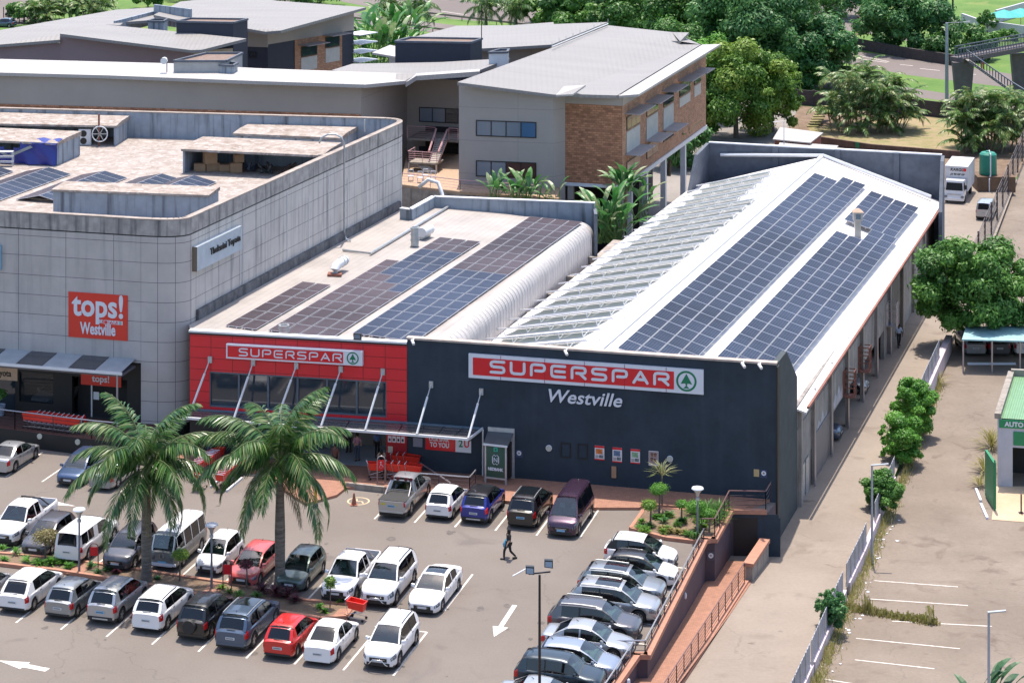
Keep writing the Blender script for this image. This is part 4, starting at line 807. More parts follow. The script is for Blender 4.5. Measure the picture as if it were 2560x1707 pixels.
lettr(SWl,'Thekwini Toyota',a0+.28*(a1-a0),a0+.96*(a1-a0),zb+.42*(zt-zb),.62,M['black'],t,.37,offset=.012,extrude=.04)
m=MB(); SWl.box(m,a0-.015,a0,zb,zt,.0,.36); m.build('sign_edge',mat('bronze',(.16,.12,.09),.5),t)
# banner by the entrance
t,a0,a1,zb,zt=signboard(WF,'red and white online shopping banner on the dark wall under the glass canopy',[(1064,1084),(1178,1093),(1178,1132),(1064,1122)],M['sign_white'],th=.04)
ar=a0+(a1-a0)*.66; m=MB(); WF.box(m,a0,ar,zb,zt,.04,.046); m.build('red_field',M['red'],t)
lettr(WF,'OUR SPAR',a0+.08*(a1-a0),a0+.52*(a1-a0),zb+(zt-zb)*.60,.32,M['sign_white'],t,.05,offset=.01); lettr(WF,'TO YOU',a0+.10*(a1-a0),a0+.52*(a1-a0),zb+(zt-zb)*.22,.40,M['sign_white'],t,.05,offset=.014)
lettr(WF,'2',a0+.73*(a1-a0),a0+.82*(a1-a0),zb+(zt-zb)*.35,.62,M['sign_green'],t,.05,offset=.018); lettr(WF,'U',a0+.85*(a1-a0),a0+.96*(a1-a0),zb+(zt-zb)*.35,.62,M['red'],t,.05,offset=.018)
def plate(W_,label,x0,y0,x1,y1,m_,th=.03,name='wall_plate',cat='plate',group=None,d0=.004):
    t,a0,a1,zb,zt=signboard(W_,label,[(x0,y0),(x1,y0),(x1,y1),(x0,y1)],m_,th=th,name=name,group=group); t['category']=cat; return t,a0,a1,zb,zt
plate(WF,'small framed grey notice between the red pier and the shopping banner',1033,1094,1056,1116,mat('notice_grey',(.10,.10,.13),.5,grid=(3,.07,.02,(3,3,3),0)),cat='notice')
# posters on the dark wall
pc=[((1487,1113.6),(1511,1149)),((1531.5,1118),(1555,1155)),((1576.7,1122),(1600,1158)),((1622,1127),(1646,1163))]
plab=['leftmost of the four posters on the dark blue wall, with an orange picture','second poster from the left on the dark blue wall, with blue product pictures','third poster from the left on the dark blue wall, with a pale green picture','rightmost poster on the dark blue wall, a family photograph']
paper=mat('poster_paper',(.60,.56,.58),.5)
for i,((x0,y0),(x1,y1)) in enumerate(pc):
    t,a0,a1,zb,zt=plate(WF,plab[i],x0,y0,x1,y1,paper,.03,'poster','poster','posters on the dark blue wall'); w_=a1-a0;h_=zt-zb
    if i<3:
        m=MB(); WF.box(m,a0,a1,zt-.15*h_,zt,.03,.034); WF.box(m,a0,a1,zb,zb+.08*h_,.03,.034); m.build('red_bands',M['red'],t)
        c=[(.55,.16,.04),(.10,.16,.26),(.22,.36,.22)][i]; m=MB(); WF.box(m,a0+.12*w_,a0+.82*w_,zb+.42*h_,zb+.78*h_,.03,.034); m.build('picture',mat('poster_pic',c,.5,var=.6,scale=6),t)
        m=MB(); WF.box(m,a0+.45*w_,a0+.9*w_,zb+.14*h_,zb+.36*h_,.03,.034); m.build('picture',mat('poster_pic2',(.12,.15,.16),.5,var=.7,scale=8),t)
        m=MB(); [WF.box(m,a0+.08*w_,a0+.4*w_,zb+(.14+.07*k)*h_,zb+(.17+.07*k)*h_,.03,.034) for k in range(3)]; m.build('text_lines',M['black'],t)
    else:
        m=MB(); WF.box(m,a0+.04*w_,a1-.04*w_,zb+.1*h_,zt-.04*h_,.03,.034); m.build('picture',mat('poster_bg',(.30,.22,.22),.5),t)
        for (fx,fz) in ((.35,.72),(.68,.72),(.33,.40),(.66,.34)):
            m=MB(); cx,cz=a0+fx*w_,zb+fz*h_; r=.13*w_; WF.quad(m,[(cx+r*math.cos(k*.785),cz+1.3*r*math.sin(k*.785)) for k in range(8)],.036); m.build('face_patch',mat('face_brown',(.20,.09,.05),.6),t)
            m=MB(); WF.quad(m,[(cx+1.25*r*math.cos(k*.785),cz+.5*r+1.3*r*math.sin(k*.785)) for k in range(5)],.0345); m.build('hair_patch',M['black'],t)
for x0,y0,x1,y1,l in ((1401,1105,1427,1142,'left of two empty dark frames on the blue wall'),(1444,1108,1469,1146,'right of two empty dark frames on the blue wall, beside the first poster')):
    t=thing('noticeboard',WF.at(WF.px(x0,y1)[0],2),l,'noticeboard','empty notice frames'); a0=WF.px(x0,y0)[0];a1=WF.px(x1,y0)[0];zt=WF.px(x0,y0)[1];zb=WF.px(x0,y1)[1]; m=MB()
    WF.box(m,a0,a1,zb,zb+.06,.004,.05);WF.box(m,a0,a1,zt-.06,zt,.004,.05);WF.box(m,a0,a0+.06,zb+.06,zt-.06,.004,.05);WF.box(m,a1-.06,a1,zb+.06,zt-.06,.004,.05); m.build('frame',M['black'],t)
def bulk(W_,x,y,label,r=.19):
    a,z=W_.px(x,y); t=thing('bulkhead_lamp',W_.at(a,z),label,'lamp','round wall lamps'); m=MB(); n=16
    for k in range(n): t0,t1=2*math.pi*k/n,2*math.pi*(k+1)/n; W_.quad(m,[(a,z),(a+r*.85*math.cos(t0),z+r*.85*math.sin(t0)),(a+r*.85*math.cos(t1),z+r*.85*math.sin(t1))],.12)
    m.build('lens',mat('lamp_lens',(.42,.42,.36),.4),t); m=MB()
    W_.quad(m,[(a+r*math.cos(2*math.pi*k/n),z+r*math.sin(2*math.pi*k/n)) for k in range(n)],.10,.09); m.build('rim',M['sign_white'],t)
bulk(WF,1372.7,1119,'round white wall lamp left of the empty frames on the dark blue wall'); bulk(WF,1675,1146,'round white wall lamp right of the posters on the dark blue wall')
plate(WF,'tan intercom box below the second poster on the dark blue wall',1529.5,1165,1541,1193,mat('tan_box',(.35,.20,.12),.6),.1,'intercom_box','box')
def starplate(W_,label,x0,y0,x1,y1,bgm,d=.03):
    t,a0,a1,zb,zt=plate(W_,label,x0,y0,x1,y1,bgm); cx,cz=(a0+a1)/2,(zb+zt)/2+.04; r=(a1-a0)*.36; m=MB(); W_.quad(m,[(cx+r*math.cos(k*math.pi/6),cz+r*math.sin(k*math.pi/6)) for k in range(12)],.033); m.build('badge',M['sign_white'],t)
    m=MB()
    for k in range(5): b=math.pi/2+k*2*math.pi/5; W_.quad(m,[(cx+.72*r*math.cos(b),cz+.72*r*math.sin(b)),(cx+.3*r*math.cos(b+2.2),cz+.3*r*math.sin(b+2.2)),(cx+.3*r*math.cos(b-2.2),cz+.3*r*math.sin(b-2.2))],.036)
    m.build('star',mat('star_gold',(.30,.20,.10),.5),t); return t
bluep=mat('plate_blue',(.03,.05,.11),.5)
starplate(WF,'small dark blue security plate right of the bank kiosk',1289.6,1124,1306,1143,bluep); starplate(WF,'small dark blue security plate near the right end of the dark wall',1901,1174,1918,1194,bluep)
plate(WF,'small yellow edged shield plate near the right end of the dark wall',1884.6,1172.6,1898,1190.5,mat('plate_yellow',(.45,.33,.16),.5))
PW=Wall(k3,K2); starplate(PW,'security plate on the dark pillar above the brick ramp',1768,1379,1786,1400,mat('plate_dark',(.06,.06,.09),.5))
# red pier posters
t,a0,a1,zb,zt=plate(RW,'row of four small white safety notices on the red entrance pier',969,1088,1014,1107,M['red'],.03,'safety_notices','notice')
for k in range(4): m=MB(); RW.box(m,a0+.03+k*.28,a0+.26+k*.28,zb+.04,zt-.04,.03,.036); n_=m.build('notice_sheet',M['sign_white'],t); m=MB(); RW.box(m,a0+.08+k*.28,a0+.2+k*.28,zb+.12,zb+.28,.036,.04); m.build('symbol',bluep if k==0 else M['black'],n_)
plate(RW,'cream notice sheet on the lower red entrance pier',970,1115,982,1131,mat('cream_sheet',(.5,.46,.36),.6),.03,'notice','notice')
# cameras/brackets on the coping
for k,(x,y) in enumerate(((1418,876),(1860,917),(1902,922),(1036,845))):
    a,_=WF.px(x,y); t=thing('security_camera',WF.at(a,8.0),['white security camera above the middle of the large sign','white security camera right of the large sign','white security camera nearest the right corner of the dark wall','white security camera at the left end of the dark wall top'][k],'camera','security cameras on the wall top')
    m=MB(); m.tube([WF.at(a,8.32,.02),WF.at(a,8.2,.3)],.035,5); m.build('bracket',M['white_metal'],t); m=MB(); m.tube([WF.at(a-.1,8.22,.2),WF.at(a+.12,8.08,.55)],.09,8); m.build('body',M['white_metal'],t)
a,_=RW.px(894,842); t=thing('flood_light',RW.at(a,8),'dark square floodlight standing on the red front coping','floodlight'); m=MB(); RW.box(m,a-.25,a+.25,8.02,8.4,-.1,.1); m.build('housing',M['frame_dark'],t); m=MB(); RW.box(m,a-.2,a+.2,8.08,8.34,.1,.12); m.build('lens',M['window_pale'],t)
# ================================================================ ENTRANCE CANOPY
cw=WF.px(1207,1072)[0]
cb=[RW.at(.15,3.05,.03),Vector((W0.x,W0.y,3.05))+WF.n*.03,WF.at(cw,3.05,.03)]
cf=[P(457,1044,3.0),P(1006,1085,3.0),P(1172,1098,3.0)]
t=thing('entrance_canopy',(cb[1].x,cb[1].y,3),'long smoked glass canopy hung from white struts over the supermarket entrance','canopy')
gl=clear_glass('canopy_glass',(.10,.10,.11),.62)
def seg(f): 
    f*=2; i=min(1,int(f)); r=f-i; return cb[i].lerp(cb[i+1],r),cf[i].lerp(cf[i+1],r)
nP=8
fr_=[0,.12,.25,.37,.49,.62,.75,.875,1.0]
for i in range(nP):
    a,b=seg(fr_[i]+.002);c,d=seg(fr_[i+1]-.002); m=MB(); m.slab([b,d,c,a],.03); m.build('glass_panel',gl,t)
m=MB()
for f in fr_: a,b=seg(f); m.bar(a-Vector((0,0,.08)),b-Vector((0,0,.08)),.07,.12)
m.build('cross_beams',M['frame_dark'],t)
for j,h in enumerate((.25,.5,.75)):
    m=MB(); 
    for i in range(2): m.bar(cb[i].lerp(cf[i],h)+Vector((0,0,-.045)),cb[i+1].lerp(cf[i+1],h)+Vector((0,0,-.045)),.05,.05)
    m.build('purlin',M['steel'],t)
m=MB(); m.bar(cf[0],cf[1],.13,.14); m.bar(cf[1],cf[2],.13,.14); m.bar(cf[2],cb[2],.08,.14); m.bar(cf[0],cb[0],.08,.14); m.build('front_beam',M['white_metal'],t)
m=MB(); m.bar(cb[0]+WF.n*.1,cb[1]+WF.n*.1,.15,.12); m.bar(cb[1]+WF.n*.1,cb[2]+WF.n*.1,.15,.12); m.build('wall_rail',mat('blue_steel',(.13,.19,.26),.4,.3),t)
sts=[(526,898,473,1038),(634,905,584,1050),(742,913,690,1056),(853,921.7,803,1066),(958,928.5,913,1076),(1078.7,960,1041.7,1087),(1204,978,1170.6,1097)]
for k,(x0,y0,x1,y1) in enumerate(sts):
    W_=RW if k<5 else WF; a,z=W_.px(x0,y0); top=W_.at(a,z,.12); bot=P(x1,y1-2,3.1)
    m=MB(); mid=top.lerp(bot,.25); m.tube([mid,bot],.07,7); s_=m.build('strut',M['white_metal'],t); m=MB(); m.tube([top,mid],.04,6); m.build('strut_end',M['galv'],s_); m=MB(); W_.box(m,a-.13,a+.13,z-.2,z+.2,.004,.14); m.build('wall_bracket',M['galv'],s_)
m=MB(); e=WF.at(cw+.03,3,.1); m.tube([e,e-Vector((0,0,3.0))],.05,6); m.build('downpipe',M['white_metal'],t)
# showroom canopy
t=thing('showroom_canopy',(T1.x,T1.y,5),'pale glass strip canopy above the dark showroom shopfront','canopy'); zc=5.0
A=FT.at(0,5.25,.02);Bq=FT.px(340,903)[0]; 
n=10; La=Bq
for i in range(n): m=MB(); a,b=La*i/n,La*(i+1)/n; m.slab([FT.at(a+.03,5.0,2.3),FT.at(b-.03,5.0,2.3),FT.at(b-.03,5.25,.02),FT.at(a+.03,5.25,.02)],.04); m.build('glass_panel',mat('frosted_panel',(.30,.33,.36),.3) if i%2 else bpy.data.materials['canopy_glass'],t)
m=MB(); FT.box(m,0,La+.1,4.86,5.02,2.3,2.42); m.build('front_beam',M['white_metal'],t)
m=MB(); FT.box(m,0,La,4.7,4.82,.02,2.25); m.build('soffit',mat('soffit',(.12,.11,.12),.7),t)
m=MB(); q=FT.at(La-.3,4.8,2.2); m.tube([q,Vector((q.x,q.y,SFz))],.07,6); m.build('support_post',M['steel'],t)
# ================================================================ SOLAR ARRAYS
def pv_mat(name,c,c2):
    m,n,b=base(name,.5,spec=.10); L=n.links.new; tc=N(n,'ShaderNodeTexCoord'); br=N(n,'ShaderNodeTexBrick'); br.offset=0; br.inputs['Scale'].default_value=1; br.inputs['Brick Width'].default_value=.175; br.inputs['Row Height'].default_value=.95
    br.inputs['Mortar Size'].default_value=.008; br.inputs['Mortar Smooth'].default_value=0; br.inputs['Color1'].default_value=c+(1,); br.inputs['Color2'].default_value=c2+(1,); br.inputs['Mortar'].default_value=(.13,.14,.18,1)
    L(tc.outputs['UV'],br.inputs[0]); nz=N(n,'ShaderNodeTexNoise'); nz.inputs['Scale'].default_value=.08; nz.inputs['Detail'].default_value=3; g=N(n,'ShaderNodeNewGeometry'); L(g.outputs['Position'],nz.inputs[0])
    rp=N(n,'ShaderNodeMapRange'); rp.inputs[1].default_value=.4; rp.inputs[2].default_value=.6; rp.inputs[3].default_value=.75; rp.inputs[4].default_value=1.3; L(nz.outputs[0],rp.inputs[0])
    vm=N(n,'ShaderNodeVectorMath',operation='SCALE'); L(br.outputs[0],vm.inputs[0]); L(rp.outputs[0],vm.inputs['Scale']); L(vm.outputs[0],b.inputs['Base Color']); return m
M['pv']=pv_mat('solar_cells',(.016,.026,.052),(.020,.031,.060)); M['pv_brown']=pv_mat('solar_cells_brown_sheen',(.050,.036,.042),(.058,.042,.048)); M['pvf']=mat('pv_frame',(.55,.56,.60),.4,.2)  # brown cells have a brownish reflection painted into their colour
def pv_mesh(m_,w=1.03,l=1.97,th=.04,back=None):
    m=MB(); m.box(0,w,0,l,0,th); m.cm=1; m.face([(.018,.018,th+.003),(w-.018,.018,th+.003),(w-.018,l-.018,th+.003),(.018,l-.018,th+.003)],[(.03,.03),(w-.03,.03),(w-.03,l-.03),(.03,l-.03)])
    if back: m.cm=2; m.face([(.02,.02,-.003),(.02,l-.02,-.003),(w-.02,l-.02,-.003),(w-.02,.02,-.003)])
    me=bpy.data.meshes.new('solar_panel'); me.from_pydata(m.v,[],m.f); me.materials.append(M['pvf']); me.materials.append(m_)
    if back: me.materials.append(back)
    me.polygons.foreach_set('material_index',m.mi); ul=me.uv_layers.new(name='UVMap'); ul.data.foreach_set('uv',[c for f in m.uv for p in f for c in p]); return me
pvm=pv_mesh(M['pv']); pvb=pv_mesh(M['pv_brown'])
def frame_from(o,u,w):
    u=u.normalized(); n=w.cross(u).normalized(); 
    if n.z<0: n=-n
    w=u.cross(n).normalized(); return Matrix(((w.x,u.x,n.x,o.x),(w.y,u.y,n.y,o.y),(w.z,u.z,n.z,o.z),(0,0,0,1)))
def solar(label,MX,cells,mesh,pw=1.07,pl=2.01,group='solar arrays on the supermarket roofs',lift=.12,browncells=None):
    """MX: frame with X across, Y along the roof; cells: list of (across index offset m, along m)"""
    cells=sorted(cells,key=lambda c:c[1]); q=MX@Vector((cells[0][0],cells[0][1],0)); t=thing('solar_array',q,label,'solar array',group); T=Matrix.Translation(-q)
    rest=cells[100:]
    for cx,cy in cells[:100]:
        me=mesh if not (browncells and browncells(cx,cy)) else pvb
        o=bpy.data.objects.new('solar_panel',me); COL.objects.link(o); o.parent=t; o.matrix_local=T@MX@Matrix.Translation((cx,cy,lift))
    if rest:
        bm=bmesh.new()
        for cx,cy in rest:
            tmp=mesh.copy(); tmp.transform(T@MX@Matrix.Translation((cx,cy,lift))); bm.from_mesh(tmp); bpy.data.meshes.remove(tmp)
        me=bpy.data.meshes.new('far_solar_panels'); bm.to_mesh(me); bm.free(); me.materials.append(M['pvf']); me.materials.append(M['pv']); o=bpy.data.objects.new('far_solar_panels',me); COL.objects.link(o); o.parent=t; o['kind']='stuff'
    xs=sorted(set(c[0] for c in cells)); ys=[c[1] for c in cells]; m=MB()
    for x in xs: 
        yy=[c[1] for c in cells if c[0]==x]
        for dx in (.25,.8):
            a=MX@Vector((x+dx,min(yy)-.1,lift*.5)); b=MX@Vector((x+dx,max(yy)+pl,lift*.5)); m.bar(a,b,.04,lift*.8)
    m.build('mounting_rails',M['pvf'],t); return t
Rd=P(1502,874,7.4); u_=(P(2057,392,7.4)-Rd).normalized(); w_=(Vector(Ef)-Rd); w_=(w_-u_*w_.dot(u_)).normalized()
MA=frame_from(Rd,u_,w_)
cA=[(.78+1.09*j,1.0+2.04*i) for i in range(29) for j in range(4)]+[(.78+1.09*j,1.0+2.04*29) for j in (2,3)]
solar('long solar array just right of the ridge on the white roof',MA,cA,pvm)
cB=[(6.05+1.09*j,4.0+2.03*i) for i in range(20) for j in range(4)]+[(6.05+1.09*j,4.0+2.03*i) for i in (20,21) for j in (2,3)]+[(5.85+1.09*j,4.0+2.03*i) for i in range(22,28) for j in range(4)]
solar('solar array nearest the right eave of the white roof, notched round a brick chimney',MA,cB,pvm)
ra3=Vector(ra); ub=(Vector(rb)-ra3).normalized(); wb_=(Vector(rc_)-ra3); wb_=(wb_-ub*wb_.dot(ub)).normalized(); MM=frame_from(ra3,ub,wb_)
brown=lambda x,y:True
solar('small two column solar array at the left front of the red fronted wing roof',MM,[(2.4+1.13*j,.4+2.03*i) for i in range(6) for j in range(2)],pvb)
solar('stepped solar array in the middle of the red fronted wing roof',MM,[(5.35+1.13*j,.6+2.03*i) for i in range(10) for j in range(4)]+[(5.35+1.13*j,.6+2.03*i) for i in range(10,14) for j in (1,2,3)],pvm,browncells=lambda x,y: (x-5)*2.2+y<20 or y>24)
solar('long four column solar array beside the curved edge of the red fronted wing roof',MM,[(10.55+1.10*j,2.2+2.03*i) for i in range(18) for j in range(4)],pvm,browncells=lambda x,y:y>19)
# tilted rows seen from behind on the left slope
Rl0=Vector(Rf);Rl1=Vector(Rb); LE0=Vector((Lf.x,Lf.y,zl(Lf.x,Lf.y))); nL=(Rl1-Rl0).cross(LE0-Rl0).normalized(); nL=nL if nL.z>0 else -nL
def onL(x,y):
    r=Vector(((x-1280)/F,1,-(y-YH)/F)); c=Vector((0,0,CH)); return c+r*((Rl0-c).dot(nL)/r.dot(nL))
def frosted(name,c,al):
    m,n,b=base(name,.4,spec=.4); L=n.links.new; b.inputs['Base Color'].default_value=c+(1,); tl=N(n,'ShaderNodeBsdfTranslucent'); tl.inputs[0].default_value=c+(1,); tr=N(n,'ShaderNodeBsdfTransparent'); x=N(n,'ShaderNodeMixShader'); x.inputs[0].default_value=.35; L(b.outputs[0],x.inputs[1]); L(tl.outputs[0],x.inputs[2]); y=N(n,'ShaderNodeMixShader'); y.inputs[0].default_value=al; L(tr.outputs[0],y.inputs[1]); L(x.outputs[0],y.inputs[2]); L(y.outputs[0],n.nodes['Material Output'].inputs[0]); return m
fro=frosted('frosted_panel_sheet',(.17,.225,.225),.97)
_m=MB(); _m.face([(0,0,0),(1.9,0,0),(1.9,1.5,0),(0,1.5,0)]); pvbk=bpy.data.meshes.new('frosted_panel'); pvbk.from_pydata(_m.v,[],_m.f); pvbk.materials.append(fro)
rowsL=26
# row ends: low (left) and high (ridge) ends measured at the near and far rows
n0,h0=onL(1180,892),onL(1470,868); n1,h1=onL(1757,475),onL(1985,430)
pit=2.62; lenL=(n1-n0).length; k=int(lenL/pit+.5)
for i in range(k+1):
    f=i/k; a=n0.lerp(n1,f); b=h0.lerp(h1,f); d=(b-a); Ld=d.length; d.normalize(); back=nL.cross(d).normalized(); back=back if back.y>0 else -back
    t=thing('panel_row',a,('tilted solar panel row number %d from the front wall on the left roof slope'%(i+1)),'solar panel row','tilted panel rows on the left slope of the white roof')
    hh_=.50; npn=max(1,int((Ld-.8)/1.94)); tl=(Vector(back)*1.0-nL*.27).normalized()
    X=d; Y=tl; Z=X.cross(Y).normalized(); Z=Z if Z.z>0 else -Z
    for j in range(npn):
        o_=a+d*(.4+1.94*j)+nL*hh_; MX_=Matrix(((X.x,Y.x,Z.x,o_.x-a.x),(X.y,Y.y,Z.y,o_.y-a.y),(X.z,Y.z,Z.z,o_.z-a.z),(0,0,0,1))); o=bpy.data.objects.new('solar_panel',pvbk); COL.objects.link(o); o.parent=t; o.matrix_local=MX_
    m=MB(); p0=a+d*-.5+nL*(hh_-.03); p1=b+nL*(hh_-.03); m.bar(p0,p1,.09,.09)
    for j in range(npn+1): q=a+d*(.35+1.94*j); m.bar(q,q+nL*(hh_-.05),.06,.06,up=(1,0,0)); m.bar(q+nL*.05,q+nL*(hh_*.55)+back*.8,.035)
    m.build('support_frame',M['white_metal'],t)
    m=MB(); m.bar(a+d*.2+back*1.42+nL*.06,b+back*1.42+nL*.06,.06); m.build('back_rail',M['white_metal'],t)
# showroom roof tents
for k,(x,y) in enumerate(((178,437),(319,446),(463,453),(543,457),(35,430))):
    q=P(x,y,12.25); t=thing('roof_solar_tent',q,['tented solar panel block behind the front parapet, second from the left','tented solar panel block in the middle of the showroom roof','tented solar panel block right of the middle on the showroom roof','tented solar panel block nearest the side parapet of the showroom','tented solar panel block at the left edge of the showroom roof'][k],'solar array','tented panels on the showroom roof')
    across=Vector((SV.y,-SV.x,0)); n_=[12,9,5,4,12][k]
    for j in range(n_):
        for s in (0,1):
            e=q-SV*(1.06*(j+1)); top=e-across*1.95+Vector((0,0,.42)); lo=e if s==0 else e-across*3.9
            X=(SV); Y=(lo-top).normalized(); Z=X.cross(Y); 
            if Z.z<0: X=-SV; Z=X.cross(Y); top=top+SV*1.05
            MX_=Matrix(((X.x,Y.x,Z.x,top.x-q.x),(X.y,Y.y,Z.y,top.y-q.y),(X.z,Y.z,Z.z,top.z-q.z),(0,0,0,1))); o=bpy.data.objects.new('solar_panel',pvm if s==0 else pvb); COL.objects.link(o); o.parent=t; o.matrix_local=MX_  # left slopes take the brown cells, their darker facing put into colour
# ================================================================ ROOF THINGS
def vent_stack(x,y,z,label,hgt,r,m_,bent=False):
    q=P(x,y,z); t=thing('roof_vent',q,label,'vent','metal vents on the red fronted wing roof')
    if bent:
        m=MB(); m.box(q.x-.5,q.x+.5,q.y-.4,q.y+.4,z,z+.15); m.build('base',M['rust'],t)
        m=MB(); m.tube([q+Vector((0,0,.1)),q+Vector((0,0,.4)),q+Vector((.08,.2,.62)),q+Vector((.25,.6,.68)),q+Vector((.6,1.7,.68))],.33,12); m.build('duct',m_,t,angle=50)
        for f in (.3,.75): c_=q+Vector((.25,.6,.68)).lerp(Vector((.6,1.7,.68)),f); d_=Vector((.45,1.7,0)).normalized()*.04; m=MB(); m.tube([c_-d_,c_+d_],.36,12); m.build('collar',M['galv'],t)
    else:
        m=MB(); m.lathe([(r,0),(r,hgt),(r*.8,hgt),(r*.8,hgt-.1),(0,hgt-.1)],q,14); m.build('stack',m_,t,angle=40)
        for f in (.3,.6,.95): m=MB(); m.lathe([(r,hgt*f-.04),(r+.05,hgt*f-.04),(r+.05,hgt*f+.04),(r,hgt*f+.04)],q,14); m.build('collar',M['galv'],t)
    return t
vent_stack(837,688,7.45,'bent white duct with a rusty base on the wing roof',0,0,M['white_metal'],True)
vent_stack(1037,614,7.4,'tall round vent stack with a ribbed collar on the wing roof',1.4,.30,M['galv'])
q=P(1058,600,7.4); t=thing('roof_duct',q,'short fat white duct lying behind the tall vent stack','duct'); m=MB(); m.tube([q+Vector((-.1,0,.55)),q+Vector((.4,1.2,.55)),q+Vector((.5,1.4,.5))],.36,12); m.build('duct',M['white_metal'],t,angle=50); m=MB(); m.bar(q+Vector((-.4,.2,.1)),q+Vector((.2,1.7,.1)),.7,.2); m.build('cradle',M['galv'],t)
vent_stack(710,832,7.5,'short open pipe vent just behind the red front coping',.5,.30,M['galv'])
ck=MA@Vector((7.5,46.4,0)); t=thing('chimney',ck,'square cream roof vent with a pagoda cap in the notch of the solar array','roof vent')
cbx=lambda m,h,z0,z1:m.box(ck.x-h,ck.x+h,ck.y-h,ck.y+h,ck.z+z0,ck.z+z1)
m=MB(); cbx(m,.24,-.3,1.1); m.build('shaft',mat('cream_metal',(.46,.42,.37),.6,var=.2),t)
m=MB(); cbx(m,.36,1.1,1.8); m.build('box_vent',bpy.data.materials['cream_metal'],t)
m=MB(); m.box(ck.x-.2,ck.x+.2,ck.y-.375,ck.y-.363,ck.z+1.25,ck.z+1.65); m.build('louvre',M['window_pale'],t)
m=MB(); m.hexa([(ck.x-.44,ck.y-.44,ck.z+1.8),(ck.x+.44,ck.y-.44,ck.z+1.8),(ck.x+.44,ck.y+.44,ck.z+1.8),(ck.x-.44,ck.y+.44,ck.z+1.8)],[(ck.x-.12,ck.y-.12,ck.z+2.05),(ck.x+.12,ck.y-.12,ck.z+2.05),(ck.x+.12,ck.y+.12,ck.z+2.05),(ck.x-.12,ck.y+.12,ck.z+2.05)]); m.build('cap',mat('cap_tan',(.42,.30,.22),.7),t)
# pipes
t=thing('cable_conduit',P(930,655,7.4),'thin grey conduit bending across the wing roof to the back parapet','pipe'); m=MB(); m.tube([P(857,628,7.5)+Vector((0,0,.1)),P(925,637,7.5)+Vector((0,0,.1)),P(1125,517,7.5)+Vector((0,0,.1))],.09,6); m.build('conduit',M['galv'],t)
q=P(1125,517,7.5); m=MB(); m.tube([q+Vector((0,0,.1)),q+Vector((-.5,.5,.25)),q+Vector((-.7,1,.9)),q+Vector((-1.0,1.2,1.7)),q+Vector((-1.8,1.6,1.9)),q+Vector((-2.6,1.9,1.2))],.16,8); m.build('bent_pipe',M['white_metal'],t,smooth=True)
a,z=SWl.px(850,500); t=thing('lamp_pole',SWl.at(a,8),'tall grey pipe with a hooked top fixed to the stained side wall of the showroom','pipe'); b_=SWl.at(a,7.6,.35); m=MB()
pts=[b_+Vector((.5,-.3,0)),b_+Vector((.15,-.1,.1)),b_+Vector((0,0,.6)),Vector((b_.x,b_.y,14.9))]+[Vector((b_.x,b_.y,14.9))+Vector((-.95+.95*math.cos(t_*math.pi/5),.0,.7*math.sin(t_*math.pi/5))) for t_ in range(1,6)]; m.tube(pts,.07,8); m.build('pipe',M['galv'],t,smooth=True)
t=thing('wall_conduits',SWl.at(12,8),'thin vertical white conduits running down the showroom side wall','conduit')
for x in (599,606,717,770,820,868,915,943,958): a,_=SWl.px(x,600); m=MB(); z0=8.2; zt_=13.1 if x in(606,717,820) else 12; m.tube([SWl.at(a,z0,.05),SWl.at(a,zt_,.05)],.028,4); m.build('conduit',M['white_metal'],t)
# things in and around the roof sheds
def crate(q,s,label,m_,name='cardboard_box',cat='box',rz=0):
    t=thing(name,q,label,cat,'boxes stored in the open roof shed',rz=rz); m=MB(); m.box(-s[0]/2,s[0]/2,-s[1]/2,s[1]/2,0,s[2]); m.build('carton',m_,t,local=True); m=MB(); m.box(-s[0]*.52,s[0]*.0-.01,-s[1]*.5,s[1]*.5,s[2]+.001,s[2]+.02); m.box(.01,s[0]*.52,-s[1]*.5,s[1]*.5,s[2]+.001,s[2]+.02); m.build('flaps',m_,t,local=True)
card=mat('cardboard',(.30,.19,.11),.85,var=.15)
for i,(f,dz,s,l) in enumerate([(.05,0,(.9,.7,.55),'brown box on the floor at the left end of the open roof shed'),(.13,.0,(1.0,.8,.6),'brown box beside the end box on the shed floor'),(.12,.62,(.95,.8,.85),'large box with a round mark stacked highest at the left of the shed'),(.22,0,(.8,.7,.5),'low wide box left of the shed centre'),(.31,0,(.9,.7,.7),'brown box in the middle of the open roof shed'),(.32,.72,(.7,.6,.6),'box stacked on top in the middle of the shed')]):
    crate(WM.at(WM.L*f+.4,12.22+dz,-1.2-.3*(i%2)),s,l,card,rz=.2*(i%3))
for i,(f,c,l) in enumerate([(.40,(.03,.04,.06),'dark plastic drum right of the stacked boxes'),(.52,(.05,.05,.05),'dark scrap heap in the middle of the open roof shed'),(.66,(.08,.05,.04),'rusty scrap machine at the right of the open roof shed')]):
    q=WM.at(WM.L*f+.4,12.22,-1.4); t=thing('scrap_item',q,l,'scrap'); m=MB(); random.seed(i)
    for k in range(7): x,y,z=q.x+random.uniform(-.5,.5),q.y+random.uniform(-.3,.3),12.22+random.uniform(0,.5); a=Vector((x,y,z)); m.bar(a,a+Vector((random.uniform(-.5,.5),random.uniform(-.3,.3),random.uniform(.1,.5))),.22,.16)
    m.build('scrap',mat('scrap',c,.7,var=.5,scale=4),t)
q=WLs.at(WLs.px(211,345)[0],12.22,-.2); t=thing('air_conditioner',q,'white twin fan outdoor air conditioner inside the back roof shed','air conditioner'); m=MB(); m.box(q.x-.5,q.x+.5,q.y-.2,q.y+.3,12.22,13.5); m.build('casing',M['white_metal'],t)
for z in (12.55,13.15): m=MB(); m.lathe([(0,-.01),(.27,-.01),(.27,.01)],(q.x-.1,q.y-.205,z),14,'y'); m.build('fan_grille',M['frame_dark'],t)
